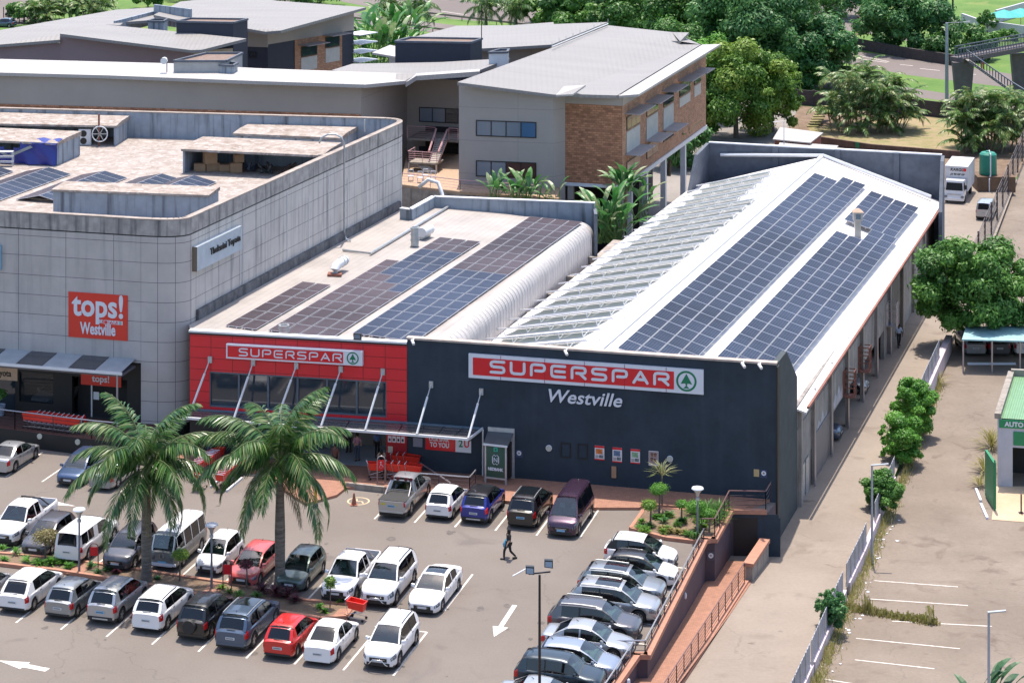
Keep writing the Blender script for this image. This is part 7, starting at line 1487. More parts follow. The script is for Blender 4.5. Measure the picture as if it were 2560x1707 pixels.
# ================================================================ CAR PARK FURNITURE
t_=.16
wk=[P(430,1163,t_),P(640,1178,t_),P(765,1258,t_),P(842,1236,t_),P(866,1217,t_),P(963,1217,t_),P(1012,1225,t_),P(1280,1252,t_),P(1491,1268,t_),P(1598,1268,t_),P(1613,1258,t_),P(1835,1277,t_),Vector((15.6,131.3,t_)),Vector((W0.x,W0.y+.0,t_)),RW.at(0,t_),P(420,1130,t_)]
sheet('walkway',wk,M['paving'])
m=MB(); m.prism([(p.x,p.y) for p in wk],-.05,t_-.006); m.build('walkway_base',M['coping'])['kind']='structure'
kb=thing('walkway_kerb',P(1280,1252,0),'pale orange kerb edging the brick walkway in front of the parked cars','kerb'); m=MB(); wallrun(m,[Vector((p.x,p.y,0)) for p in wk[6:9]],lambda p:0,lambda p:.19,.2); m.build('kerb',M['coping'],kb)
wb=thing('kerb_frame',P(866,1217,0),'low dark concrete wheel stop wall at the head of the disabled bay','kerb'); m=MB(); q0,q1=P(866,1220),P(962,1231); wallrun(m,[Vector((q0.x,q0.y,0)),Vector((q1.x,q1.y,0))],lambda p:0,lambda p:.36,.18); m.build('kerb',M['concrete'],wb)
# terrace in front of the showroom
tr=[P(-200,1046,SFz),P(36,1074,SFz),P(228,1098,SFz),P(425,1118,SFz)]; bk=[SF.at(SF.L+1.6,SFz,0),SF.at(0,SFz,0)]
m=MB(); m.prism([(p.x,p.y) for p in tr+bk],0,SFz-.02); t=thing('shop_terrace',tr[1],'raised brick paved terrace with a black front wall below the showroom','terrace'); m.build('terrace_wall',M['black'],t)
m=MB(); m.slab([Vector((p.x,p.y,SFz+.01)) for p in tr+bk],.02); m.build('terrace_paving',mat('terrace_brick',(.11,.05,.04),.85,grid=(.2,.1,.01,(.6,.5,.5),.5),var2=.15),t)
for x in (100,195): q=P(x,1100 if x<150 else 1112,.55); q=P(x,1090+x*.05,.5); tt=thing('wall_lamp',q,'round lamp on the black terrace wall left of the blue car' if x<150 else 'round lamp on the black terrace wall behind the blue car','lamp'); TW=Wall(tr[1],tr[2]); a,z=TW.px(x,1090 if x<150 else 1104); m=MB(); TW.quad(m,[(a+.18*math.cos(k*.393),z+.18*math.sin(k*.393)) for k in range(16)],.08,.07); m.build('lens',bpy.data.materials['lamp_lens'],tt)
railing('terrace_railing',[Vector((p.x,p.y+.15,SFz)) for p in (P(-60,1062,SFz),tr[1])]+[Vector((p.x,p.y+.15,SFz)) for p in (tr[2],P(330,1108,SFz))],'dark wire railing with a steel top rail along the shop terrace',1.15,5,2.2)
# planted strip
def bed(label,top_,bot_,zz=.12,name='planted_strip'):
    pts=[P(x,y,zz) for x,y in top_+bot_]; t=thing(name,pts[0],label,'planted bed'); m=MB(); m.prism([(p.x,p.y) for p in pts],0,zz); m.build('soil',M['soil'],t); m=MB(); wallrun(m,[Vector((p.x,p.y,0)) for p in pts+pts[:1]],lambda p:0,lambda p:.2,.22); m.build('edging',M['coping'],t); return t
bed('long soil strip edged in orange brick between the two car rows',[(-60,1378),(100,1391),(205,1404),(330,1421),(450,1440),(620,1465),(760,1500),(884,1512)],[(865,1540),(800,1545),(690,1527),(560,1500),(400,1466),(240,1440),(140,1425),(-60,1401)])
bed('planted bed edged in orange brick at the right end beside the ramp',[(1613,1268),(1700,1272),(1820,1282)],[(1786,1345),(1755,1352),(1664,1341),(1577,1318)],.18,'planted_bed')
for x0,y0,x1,y1 in ((186,1432,214,1404),(520,1485,556,1450),(850,1540,872,1520)):
    p,q=P(x0,y0,.14),P(x1,y1,.14); sheet('brick_crossing',[p+Vector((-.45,0,0)),p+Vector((.45,0,0)),q+Vector((.45,0,0)),q+Vector((-.45,0,0))],M['paving'])
def ball_shrub(name,label,px,h,r,mt,n=1600,size=.10,trunk=.05,group=None,z=.12,cat='topiary',flat=.7,r2=None):
    b=P(*px,z); t=thing(name,b,label,cat,group); cs=[((b.x+random.uniform(-.3,.3)*r,b.y+random.uniform(-.3,.3)*r,b.z+h-r*flat),r*.8,flat) for _ in range(4)]; foliage('crown',t,mt,cs,n,size,up=.5); m=MB(); m.tube([b,b+Vector((.03,0,h*.5)),b+Vector((0,0,h-r*.5))],[trunk,trunk*.8,trunk*.6],6); m.build('stem',M['skinny'],t)
random.seed(5)
gtp='small clipped trees in the planted strip'
ball_shrub('clipped_shrub','clipped brownish round shrub in front of the dark grey hatchback',(113,1398),1.7,.72,leaf_mat('leaf_brownish',[(.10,.13,.03),(.20,.18,.06),(.26,.20,.10)],.2),3500,group=gtp)
ball_shrub('clipped_tree','small mushroom shaped tree in front of the vintage bus',(449,1451),1.75,.50,LM['yellow'],1800,group=gtp)
ball_shrub('clipped_tree','dark small round tree in front of the coral hatchback',(616,1469),1.55,.38,LM['maroon'],1200,group=gtp)
ball_shrub('flowering_tree','slim flowering sapling in front of the white double cab pickup',(825,1518),1.7,.30,LM['yellow'],700,.13,.03,gtp,flat=1.3)
def rosette(label,px,n,L,mt,z=.12,name='leafy_plant',group='low plants in the planted strip',w_=.07,stem=0):
    b=P(*px,z)+Vector((0,0,stem)); t=thing(name,P(*px,z),label,'plant',group); V=[];rd=[]
    for i in range(n):
        az=random.random()*6.28; el=R(random.uniform(15,80)); d=Vector((math.cos(az)*math.cos(el),math.sin(az)*math.cos(el),math.sin(el))); l_=L*random.uniform(.7,1.1); s=Vector((-math.sin(az),math.cos(az),0))*w_/2; mid=b+d*l_*.55; tip=b+d*l_*.85+Vector((math.cos(az)*l_*.25,math.sin(az)*l_*.25,-l_*.12)); V+=[b,mid+s,tip,mid-s]; rd.append(random.random())
    fast_mesh('leaves',[tuple(v) for v in V],np.arange(len(V)).reshape(-1,4),mt,rd,t)
    if stem: m=MB(); m.tube([b-Vector((0,0,stem)),b],.05,6); m.build('stem',M['skinny'],t)
    return t
k=0
for (x,y,L,mt,l) in [(40,1385,.55,'bright','green tuft left of the clipped round shrub'),(70,1404,.6,'bright','broad green tuft below the clipped round shrub'),(98,1412,.6,'bright','lush green clump under the clipped round shrub'),(128,1410,.65,'bright','lush green clump right of the clipped round shrub'),(155,1408,.6,'bright','green clump beside the left lamp post'),(172,1420,.5,'bright','green clump nearest the brick crossing'),(5,1375,.5,'bright','green tuft at the left picture edge'),(8,1402,.45,'bright','lower green tuft at the left picture edge'),(228,1418,.5,'teal','blue green agave below the red hoop sign'),(245,1432,.45,'teal','blue green agave left of the flower stalk'),(268,1425,.4,'teal','blue green agave right of the red hoop sign'),(292,1432,.35,'maroon','reddish ground plant before the left palm trunk'),(395,1448,.3,'teal','small blue green plant right of the left palm trunk'),(555,1472,.4,'yellow','yellow green plant right of the middle lamp post'),(572,1482,.4,'yellow','yellow green plant before the hoop frame'),(595,1488,.45,'bright','green plant under the dark round tree'),(640,1493,.5,'dark','dark green plant left of the right palm trunk'),(655,1480,.7,'maroon','maroon bush left of the right palm trunk'),(690,1488,.85,'maroon','large maroon bush at the foot of the right palm'),(720,1492,.8,'maroon','maroon bush right of the right palm trunk'),(738,1505,.6,'maroon','small maroon bush at the edge of the palm shade'),(800,1520,.4,'bright','bright tuft left of the flowering sapling'),(850,1508,.35,'yellow','bright tuft right of the flowering sapling'),(812,1530,.35,'bright','bright tuft nearest the red shopping trolley')]:
    rosette(l,(x,y),70 if 'maroon' in mt or 'lush' in l or 'clump' in l else 40,L,LM[mt],w_=.08)
gb2='plants in the bed beside the ramp'
rosette('spiky dracaena with arching striped leaves at the back of the bed',(1655,1262),70,1.25,leaf_mat('striped_blade',[(.10,.14,.04),(.25,.27,.12),(.38,.36,.22)],.2),.2,'dracaena',gb2,.06,1.7)
for px,h,r,mt,l in (((1648,1282),1.75,.55,'bright','upper pale green cloud pruned ball left in the bed'),((1626,1310),1.45,.52,'yellow','yellow green cloud pruned ball at the left of the bed'),((1703,1305),1.3,.34,'bright','small pale green ball in the middle of the bed'),((1742,1322),1.7,.62,'bright','largest pale green cloud pruned ball by the lamp post'),((1773,1330),1.35,.40,'bright','pale green ball nearest the ramp railing')): ball_shrub('cloud_pruned_shrub',l,px,h,r,LM[mt],2200,.09,.06,gb2,.2)
for i,(x,y,L,mt,l) in enumerate([(1660,1305,.5,'teal','blue agave left of the bare soil'),(1675,1290,.5,'teal','blue agave behind the bare soil'),(1706,1306,.5,'teal','blue agave in front of the small ball'),(1598,1322,.4,'bright','low green carpet plant at the near left corner'),(1615,1330,.4,'bright','low green carpet plant along the near edge'),(1722,1340,.5,'dark','dark grassy tuft at the near right of the bed'),(1738,1344,.5,'dark','dark grassy tuft below the lamp post')]): rosette(l,(x,y),50,L,LM[mt],.2,'agave' if 'agave' in l else 'grass_tuft',gb2)
for i,(x,y) in enumerate([(1655,1325),(1675,1330),(1695,1332),(1712,1334)]): rosette(['first','second','third','fourth'][i]+' brown dried bush from the left along the near edge of the bed',(x,y),70,.45,LM['weed'],.2,'dried_bush',gb2)
for i,(x,y) in enumerate([(1735,1285),(1752,1288),(1770,1284),(1788,1290),(1800,1282),(1795,1305),(1762,1300)]): rosette(['tall reedy grass behind the largest ball, leftmost tuft','tall reedy grass tuft behind the lamp post','tall reedy grass tuft between lamp post and railing','tall reedy grass tuft against the railing middle','tall reedy grass tuft at the back right corner of the bed','tall reedy grass tuft beside the ramp wall','tall reedy grass tuft between the two right balls'][i],(x,y),90,1.1,LM['mid'],.2,'reed_grass',gb2,.05)
random.seed(21)
for i in range(22):
    fx,fy=random.random(),random.random(); x=1612+fx*175+(1-fy)*0-fy*25; y=1276+fy*58
    rosette('low green ground plant filling the bed beside the ramp',(x,y),60,.42,LM[['mid','bright','yellow'][i%3]],.2,'ground_plant','ground plants of the bed beside the ramp')
def mushroom(label,px,top_y,z=.12):
    b=P(*px,z); s=F/b.y; h=(px[1]-top_y)/s; t=thing('lamp_post',b,label,'lamp post','mushroom lamp posts'); m=MB(); m.tube([b,b+Vector((0,0,h-.55))],[.07,.05],8); m.build('pole',mat('lamp_pole',(.20,.22,.26),.4,.4),t)
    m=MB(); m.lathe([(.05,h-.55),(.09,h-.5),(.11,h-.35),(.27,h-.14)],b,16); m.build('diffuser_cone',M['galv'],t,smooth=True); m=MB(); m.lathe([(.27,h-.14),(.35,h-.09),(.32,h-.03),(.0,h)],b,20); m.build('lamp_shade',M['sign_white'],t,angle=40)
    m=MB(); m.lathe([(0,h-.75),(.11,h-.75),(.11,h-.6),(0,h-.6)],b,8); m.build('bracket',M['galv'],t)
mushroom('mushroom lamp post at the left in front of the canopied pickup',(198,1428),1270)
mushroom('mushroom lamp post in front of the small white hatchback',(529,1468),1308)
mushroom('mushroom lamp post in the bed beside the ramp',(1744,1341),1217,.2)
b=P(1349,1790); h=CH-(1436+650)*b.y/F; t=thing('floodlight_pole',b,'tall slim black pole carrying two floodlights near the bottom edge','floodlight'); m=MB(); m.tube([b,b+Vector((0,0,h))],[.075,.055],8); m.build('pole',M['frame_dark'],t)
m=MB(); m.bar(b+Vector((-.5,.1,h)),b+Vector((.5,-.1,h+.18)),.06); m.build('crossbar',M['frame_dark'],t)
for sx,dz in ((-.45,.1),(.42,.4)):
    q=b+Vector((sx,0,h+dz)); m=MB(); m.hexa([q+Vector(v) for v in ((-.2,-.16,0),(.2,-.16,-.05),(.2,.1,.0),(-.2,.1,.0))],[q+Vector(v) for v in ((-.2,-.06,.3),(.2,-.06,.28),(.2,.14,.28),(-.2,.14,.3))]); l_=m.build('floodlight_head',M['frame_dark'],t); m=MB(); m.hexa([q+Vector(v) for v in ((-.16,-.175,.03),(.16,-.175,.0),(.16,-.165,.0),(-.16,-.165,.03))],[q+Vector(v) for v in ((-.16,-.10,.24),(.16,-.10,.22),(.16,-.09,.22),(-.16,-.09,.24))]); m.build('lens',M['window_pale'],l_)
m=MB(); q=b+Vector((-.9,0,h+.15)); m.hexa([q+Vector(v) for v in ((-.35,-.05,-.22),(.35,-.05,.15),(.35,.05,.15),(-.35,.05,-.22))],[q+Vector(v) for v in ((-.35,-.05,-.19),(.35,-.05,.19),(.35,.05,.19),(-.35,.05,-.19))]); m.build('reflector',M['sign_white'],t)
def street(label,px,topy,z,arm,r=.06,gname='street lamps',tx=None):
    b=P(*px,z); h=CH-(topy+650)*b.y/F-z; t=thing('street_lamp',b,label,'street lamp',gname); m=MB(); m.tube([b,b+Vector((0,0,h))],[r*1.3,r],8); m.build('pole',mat('pale_pole',(.33,.36,.42),.45,.3),t); m=MB(); m.bar(b+Vector((-.05,0,h)),b+Vector((arm,-.1,h+.12)),.16 if arm<1.5 else .09,.06); m.build('lamp_head' if arm<1.5 else 'arm',M['galv'],t)
    if arm>=1.5: m=MB(); m.bar(b+Vector((arm,-.1,h+.12)),b+Vector((arm+.9,-.15,h+.2)),.25,.12); m.build('lamp_head',M['galv'],t)
q=G(2180,1409,-.4); street('slim street lamp in front of the round bush by the driveway fence',(2180,1409),1163,q.z,.95,gname='')
street('tall street lamp in front of the footbridge landing',(2367,252),58,GZ,2.2,.2,'')
q=G(2472,1800,-.4); street('slim post rising from the bottom edge of the right hand lot',(2472,1800),1530,q.z,.8,gname='')
for x,y,ty,l in ((2031,135,95,'curved street lamp half hidden in the blue green tree'),): street(l,(x,y),ty,GZ,1.6,.1)
for x,y,ty,l in ((2382,75,-15,'dark timber utility pole on the bright lawn'),(2323,30,-60,'dark timber utility pole behind the loose grey green tree'),(114,35,-20,'dark timber utility pole at the upper left beside the palms')): b=P(x,y,GZ); hh=(y-ty)*b.y/F; t=thing('utility_pole',b,l,'pole','timber utility poles'); m=MB(); m.tube([b,b+Vector((0,0,hh))],.16,7); m.build('pole',M['black'],t)
# red hoop signs
def hoop(label,px,hpx,text=None,group='red sign hoops',w_=.9,z=.12,h=1.35,pm_=None):
    b=P(*px,z); t=thing('hoop_sign',b,label,'sign',group); m=MB(); pts=[b+Vector((-w_/4,0,0)),b+Vector((-w_/4,0,h-w_/4))]+[b+Vector((-w_/4*math.cos(k*math.pi/8),0,h-w_/4+w_/4*math.sin(k*math.pi/8))) for k in range(1,8)]+[b+Vector((w_/4,0,h-w_/4)),b+Vector((w_/4,0,0))]; m.tube(pts,.03,6,cap=False); m.build('hoop',pm_ or M['steel'],t,smooth=True)
    m=MB(); m.box(b.x-w_/4+.02,b.x+w_/4-.02,b.y-.03,b.y-.01,b.z+h*.50,b.z+h*.85); m.build('red_plate',M['red'],t); return t,b
rr=mat('rail_reddish',(.16,.09,.09),.5,.3)
hoop('red plate on a hoop left of the dark grey crossover',(235,1419),0,h=1.35,pm_=rr); hoop('red plate on a hoop in front of the coral hatchback',(568,1470),0,h=1.5,pm_=rr)
t,b=hoop('wheelchair sign hoop beside the trolleys at the entrance ramp',(953,1206),0,w_=.95,z=.16,h=1.62)
m=MB(); y_=b.y-.034; zc_=b.z+1.1
for k in range(14):
    a0,a1=math.pi*.95+k*.32,math.pi*.95+(k+1)*.32; m.bar((b.x+.1*math.cos(a0),y_,zc_-.1+.1*math.sin(a0)),(b.x+.1*math.cos(a1),y_,zc_-.1+.1*math.sin(a1)),.022,.004)
m.bar((b.x-.02,y_,zc_+.12),(b.x-.02,y_,zc_-.04),.03,.004); m.bar((b.x-.02,y_,zc_-.04),(b.x+.08,y_,zc_-.04),.03,.004); m.bar((b.x+.08,y_,zc_-.04),(b.x+.13,y_,zc_-.14),.03,.004); m.box(b.x-.05,b.x+.01,y_-.003,y_,zc_+.13,zc_+.19); m.build('wheelchair_symbol',M['sign_white'],t)
# traffic cone and yellow bollard
b=P(885,1262); t=thing('traffic_cone',b,'faded orange traffic cone on the disabled bay symbol','traffic cone'); m=MB(); m.box(b.x-.2,b.x+.2,b.y-.2,b.y+.2,0.012,.05); m.lathe([(.15,.05),(.04,.72),(0,.73)],b,14); m.build('cone',mat('cone_orange',(.30,.10,.06),.6,var=.3),t); 
b=P(789,1267); t=thing('bollard',b,'yellow post with a dark base behind the right palm fronds','bollard'); m=MB(); m.lathe([(.09,.2),(.09,1.3),(0,1.35)],b,10); m.build('post',mat('post_yellow',(.60,.36,.03),.5),t); m=MB(); m.lathe([(.16,0),(.16,.22),(.09,.24)],b,10); m.build('base',mat('post_blue',(.03,.03,.08),.6),t)
# ================================================================ RAILINGS AT THE RAMP
zc_=.24
railing('wall_railing',[Vector((k3.x-.1,k3.y-.2,.1)),Vector((K4.x-.12,K4.y+.1,.1))],'long steel topped railing between the parked cars and the ramp wall',.72,4,1.55,topm=M['steel'])
railing('wall_railing',[Vector((K4.x-.12,K4.y+.1,.1)),Vector((k5.x-1.0,k5.y+.1,.1))],'short railing closing the wall corner beside the silver saloon',.72,3,1.0)
p_=k5+(K6-K5).normalized()*0; railing('wall_railing',[Vector((k5.x-.2,k5.y,0)),Vector((KE.x+(k5.x-KE.x)*.55,85+(k5.y-85)*.55,0))],'railing running down the ramp wall to the bottom edge of the picture',.8,4,1.55)
railing('wall_railing',[Vector((K2.x-.75,K2.y+.05,.2)),Vector((K2.x,K2.y+.05,.2)),Vector((K1.x-.1,K1.y,.2))],'reddish railing around the planted bed corner above the ramp',1.1,4,1.3,topm=rr)
railing('wall_railing',[Vector((K1.x-.1,K1.y+.05,.2)),Vector((LC.x-.05,LC.y+.05,.2)),Vector((15.4,130.8,.2))],'reddish railing along the landing above the ramp door',1.1,4,1.2,topm=rr)
DD2=[90,100,108.3,116,124.2]; railing('ramp_railing',[Vector((rc(D),D,gz(D)+.14)) for D in DD2],'dark wire railing on the low driveway side wall of the ramp',1.05,6,1.6,topm=rr,thick=.045)
DW=Wall(K1,LC); m=MB(); DW.box(m,.15,1.55,-2.5,-.25,.003,.02); t=thing('ramp_door',DW.at(.2,-2.5),'black doorway at the foot of the brick ramp','doorway'); m.build('door_leaf',M['black'],t)
m=MB(); DW.box(m,-.1,DW.L+.7,-.24,-.04,.003,.06); m.build('lintel',M['navy'],t)
m=MB(); DW.box(m,1.55,DW.L+.8,-3,-.25,.003,.05); m.build('jamb',M['navy'],t)
RWs=Wall(K4,k3)
for x,y,l in ((1711,1488,'upper oval lamp on the ramp wall'),(1569,1704,'lower oval lamp on the ramp wall at the bottom edge')): 
    a,z=RWs.px(x,y); t=thing('oval_lamp',RWs.at(a,z),l,'lamp','oval lamps on the ramp wall'); m=MB(); c_=RWs.at(a,z,.05); m.lathe([(0,-.2),(.07,-.12),(.08,0),(.07,.12),(0,.2)],c_,8); m.build('lens',M['sign_white'],t)
# handrails beside the kiosk
railing('entrance_railing',[P(1020,1228,.16),P(1174,1240,.16),P(1189,1222,.16)],'steel topped railing guarding the entrance steps left of the bank kiosk',1.15,5,1.8,topm=M['steel'])
t=thing('stair_handrail',P(1056,1200,.2),'sloping steel handrail descending behind the white hatchback','handrail'); m=MB(); m.tube([WF.at(WF.px(1041,1150)[0],WF.px(1041,1150)[1],.25),WF.at(WF.px(1056,1150)[0],WF.px(1056,1150)[1],.5),P(1125,1206,.9)],.045,6); m.build('handrail',M['steel'],t)
# bank kiosk
kx0,kx1=P(1214,1205,.16),P(1265,1211,.16); t=thing('bank_kiosk',kx0,'green bank machine kiosk with a pitched grey canopy against the dark wall','bank kiosk')
m=MB(); a0=WF.px(1221,1100)[0];a1=WF.px(1287,1100)[0]; WF.box(m,a0,a1,.16,WF.px(1250,1068)[1],.004,.12); m.build('back_frame',M['galv'],t); m=MB(); WF.box(m,a0+.8,a1-.15,.3,2.4,.12,.5); m.build('cash_machine',M['black'],t)
m=MB(); WF.box(m,a0+1.0,a1-.35,1.3,1.6,.5,.52); m.build('screen',M['window_pale'],t)
KW=Wall(kx0,kx1); zt_=KW.px(1240,1112)[1]; zb_=KW.px(1240,1193)[1]
for a in (0,KW.L): m=MB(); KW.box(m,a-.05,a+.05,.16,zt_,-.05,.05); m.build('post',M['galv'],t)
m=MB(); KW.box(m,.05,KW.L-.05,zb_,zt_,-.03,.02); m.build('green_panel',mat('bank_green',(.012,.07,.05),.35),t); m=MB(); KW.box(m,-.05,KW.L+.05,zb_-.1,zb_,-.04,.04); m.build('bottom_rail',M['galv'],t)
m=MB(); wq=WF.at(a0,zt_+.45,.1); wq2=WF.at(a1-.05,zt_+.45,.1); f0=KW.at(-.12,zt_,.1);f1=KW.at(KW.L+.12,zt_,.1); m.slab([f0,f1,wq2,wq],.06); m.build('canopy_roof',mat('kiosk_roof',(.07,.075,.085),.5),t); m=MB(); m.bar(f0,f1,.1,.1); m.build('canopy_edge',M['white_metal'],t)
o=KW.text('lettering','NEDBANK',.2,zb_+.42,.24,M['sign_white'],t,.03,offset=.012); fit(o,KW,.17,KW.L-.17)
m=MB(); cx,cz=KW.L/2,zb_+1.08; hx=[(-.2,.18),(-.1,.3),(0,.22),(.1,.3),(.2,.18),(.2,-.18),(.1,-.3),(0,-.22),(-.1,-.3),(-.2,-.18)]
for (x0,z0),(x1,z1) in zip(hx,hx[1:]+hx[:1]): p,q=KW.at(cx+x0,cz+z0,.04),KW.at(cx+x1,cz+z1,.04); m.bar(p,q,.045,.02)
m.bar(KW.at(cx-.1,cz+.12,.045),KW.at(cx+.1,cz-.12,.045),.08,.02); m.bar(KW.at(cx-.1,cz+.14,.042),KW.at(cx-.1,cz-.14,.042),.035,.02); m.bar(KW.at(cx+.1,cz+.14,.042),KW.at(cx+.1,cz-.14,.042),.035,.02); m.build('emblem',M['sign_white'],t)
m=MB(); KW.box(m,cx-.13,cx+.13,cz+.5,cz+.75,.02,.035); e_=m.build('teal_emblem',mat('teal_mark',(.01,.35,.25),.4),t); m=MB(); KW.box(m,cx-.06,cx+.06,cz+.56,cz+.68,.035,.04); m.build('cutout',bpy.data.materials['bank_green'],e_)
# ================================================================ TROLLEYS
def trolley(label,loc,rz,group,redm,src=None):
    if src:
        c=copy_tree(src); c.location=loc; c.rotation_euler=(0,0,rz); c['label']=label; c['group']=group; return c
    t=thing('shopping_trolley',loc,label,'shopping trolley',group,rz=rz); B_=lambda nm,m,mt:m.build(nm,mt,t,local=True)
    m=MB(); b0=[(-.20,-.38,.50),(.20,-.38,.50),(.24,.42,.62),(-.24,.42,.62)]; t0=[(-.24,-.46,.92),(.24,-.46,.92),(.29,.48,1.0),(-.29,.48,1.0)]
    for i in range(4): j=(i+1)%4; m.face([b0[i],b0[j],t0[j],t0[i]])
    m.face(b0[::-1]); o=B_('basket',m,redm); 
    m=MB(); 
    for i in range(4): m.bar(t0[i],t0[(i+1)%4],.045)
    B_('basket_rim',m,redm)
    m=MB(); m.bar((-.30,.56,1.06),(.30,.56,1.06),.035); B_('handle',m,M['sign_white'])
    m=MB()
    for sx in (1,-1): m.tube([(sx*.29,.56,1.06),(sx*.28,.46,.6),(sx*.27,.40,.2),(sx*.22,-.42,.14)],.014,5); m.tube([(sx*.27,.42,.35),(sx*.2,-.4,.5)],.015,4)
    B_('frame',m,M['steel'])
    for sx in (.25,-.25):
        for y in (.38,-.40): m=MB(); m.lathe([(0,-.02),(.07,-.02),(.07,.02),(0,.02)],(sx,y,.075),10,'x'); B_('wheel',m,M['black'])
    return t
redt=mat('trolley_red',(.70,.035,.02),.4); t0_=trolley('red shopping trolley left standing at the end of the planted strip',P(893,1548),R(70),'shopping trolleys',redt)
def nest(label,start,dirv,n,step,rz,group):
    for i in range(n): trolley(label,Vector(start)+Vector(dirv)*step*i,rz,group,redt,t0_)
gd_=Vector((math.sin(PD),math.cos(PD),0))
nest('red trolley in the left nested line beside the left palm',P(493,1196),gd_,10,.27,math.pi-PD,'left nested trolley line')
nest('red trolley in the right nested line between the palms',P(556,1222),gd_,13,.30,math.pi-PD,'right nested trolley line')
nest('red trolley in the middle double line between the palms',P(521,1180),gd_,7,.27,math.pi-PD,'middle nested trolley line')
trolley('single red trolley in front of the left nested line',P(500,1222),R(160),'shopping trolleys',redt,t0_)
trolley('red trolley pushed by the bending person at the entrance',P(940,1196,.17),R(100),'shopping trolleys',redt,t0_)
tdir=(Vector((1,-.18,0))).normalized()
nest('red trolley in the short nested line right of the wheelchair sign',P(986,1198,.17),tdir,4,.42,R(80),'entrance trolley line'); nest('red trolley in the back nested line against the red pier',P(1000,1176,.17),tdir,3,.40,R(80),'entrance trolley back line')
tv=(tr[2]-tr[1]).normalized(); q=Vector((tr[1].x,tr[1].y,SFz+.02))+tv*1.0+Vector((0,.75,0)); nest('red trolley parked in a line behind the terrace railing',q,tv,10,.36,-math.pi/2-.15,'trolleys on the shop terrace')
for sgn,px_ in ((0,(543,1206)),(1,(583,1216)),(2,(500,1200))): p=P(*px_); q=p+gd_*3.4-gd_*2.0; m=MB(); wallrun(m,[p-gd_*1.0,q],lambda v:0,lambda v:.13,.12); tt=thing('trolley_bay_kerb',p,['pale kerb between the two nested trolley lines','pale kerb right of the nested trolley lines','pale kerb left of the nested trolley lines'][sgn],'kerb'); m.build('kerb',M['fascia'],tt)
q=P(228,1090,SFz); t=thing('sandwich_board',Vector((q.x-.6,q.y+.6,SFz)),'red and white folding sign board beside the terrace trolleys','sign'); c_=t.location
for s in (1,-1): m=MB(); m.hexa([c_+Vector(v) for v in ((-.02+s*.3,-.3,0),(.02+s*.3,-.3,0),(.02+s*.3,.3,0),(-.02+s*.3,.3,0))],[c_+Vector(v) for v in ((-.02+s*.02,-.3,1.1),(.02+s*.02,-.3,1.1),(.02+s*.02,.3,1.1),(-.02+s*.02,.3,1.1))]); m.build('board',M['red'] if s>0 else M['sign_white'],t)
q=SF.at(SF.px(20,1000)[0],SFz+.02,1.0); t=thing('plant_pot',q,'pale blue plant pot outside the showroom door at the left','plant pot'); m=MB(); m.lathe([(.2,0),(.32,.7),(.28,.7),(.25,.6),(0,.6)],q,14); m.build('pot',mat('pot_blue',(.25,.30,.38),.5),t); fast=leaves([((q.x,q.y,q.z+1.4),.35)],200,.3); fast_mesh('foliage',fast[0],fast[1],LM['dark'],fast[2],t)
# ================================================================ PEOPLE
def skinned(name,pts,edges,rad,m_,par,sub=1):
    me=bpy.data.meshes.new(name); me.from_pydata(pts,edges,[]); o=bpy.data.objects.new(name,me); COL.objects.link(o); o.parent=par; me.skin_vertices.new() if hasattr(me.skin_vertices,'new') and not me.skin_vertices else None
    s=o.modifiers.new('skin','SKIN'); sv=me.skin_vertices[0].data if me.skin_vertices else None
    if sv:
        for i,r in enumerate(rad): sv[i].radius=(r,r) if not isinstance(r,tuple) else r; sv[i].use_root=(i==0)
    ss=o.modifiers.new('sub','SUBSURF'); ss.levels=sub; ss.render_levels=sub; me.materials.append(m_); s.use_smooth_shade=True
    # bake so that the mesh is plain geometry
    bpy.context.view_layer.update(); ev=o.evaluated_get(bpy.context.evaluated_depsgraph_get()); bm_=bpy.data.meshes.new_from_object(ev); o.modifiers.clear(); o.data=bm_; bm_.name=name; return o
skin_l=mat('skin_light',(.42,.25,.17),.6); skin_d=mat('skin_brown',(.11,.055,.035),.55)
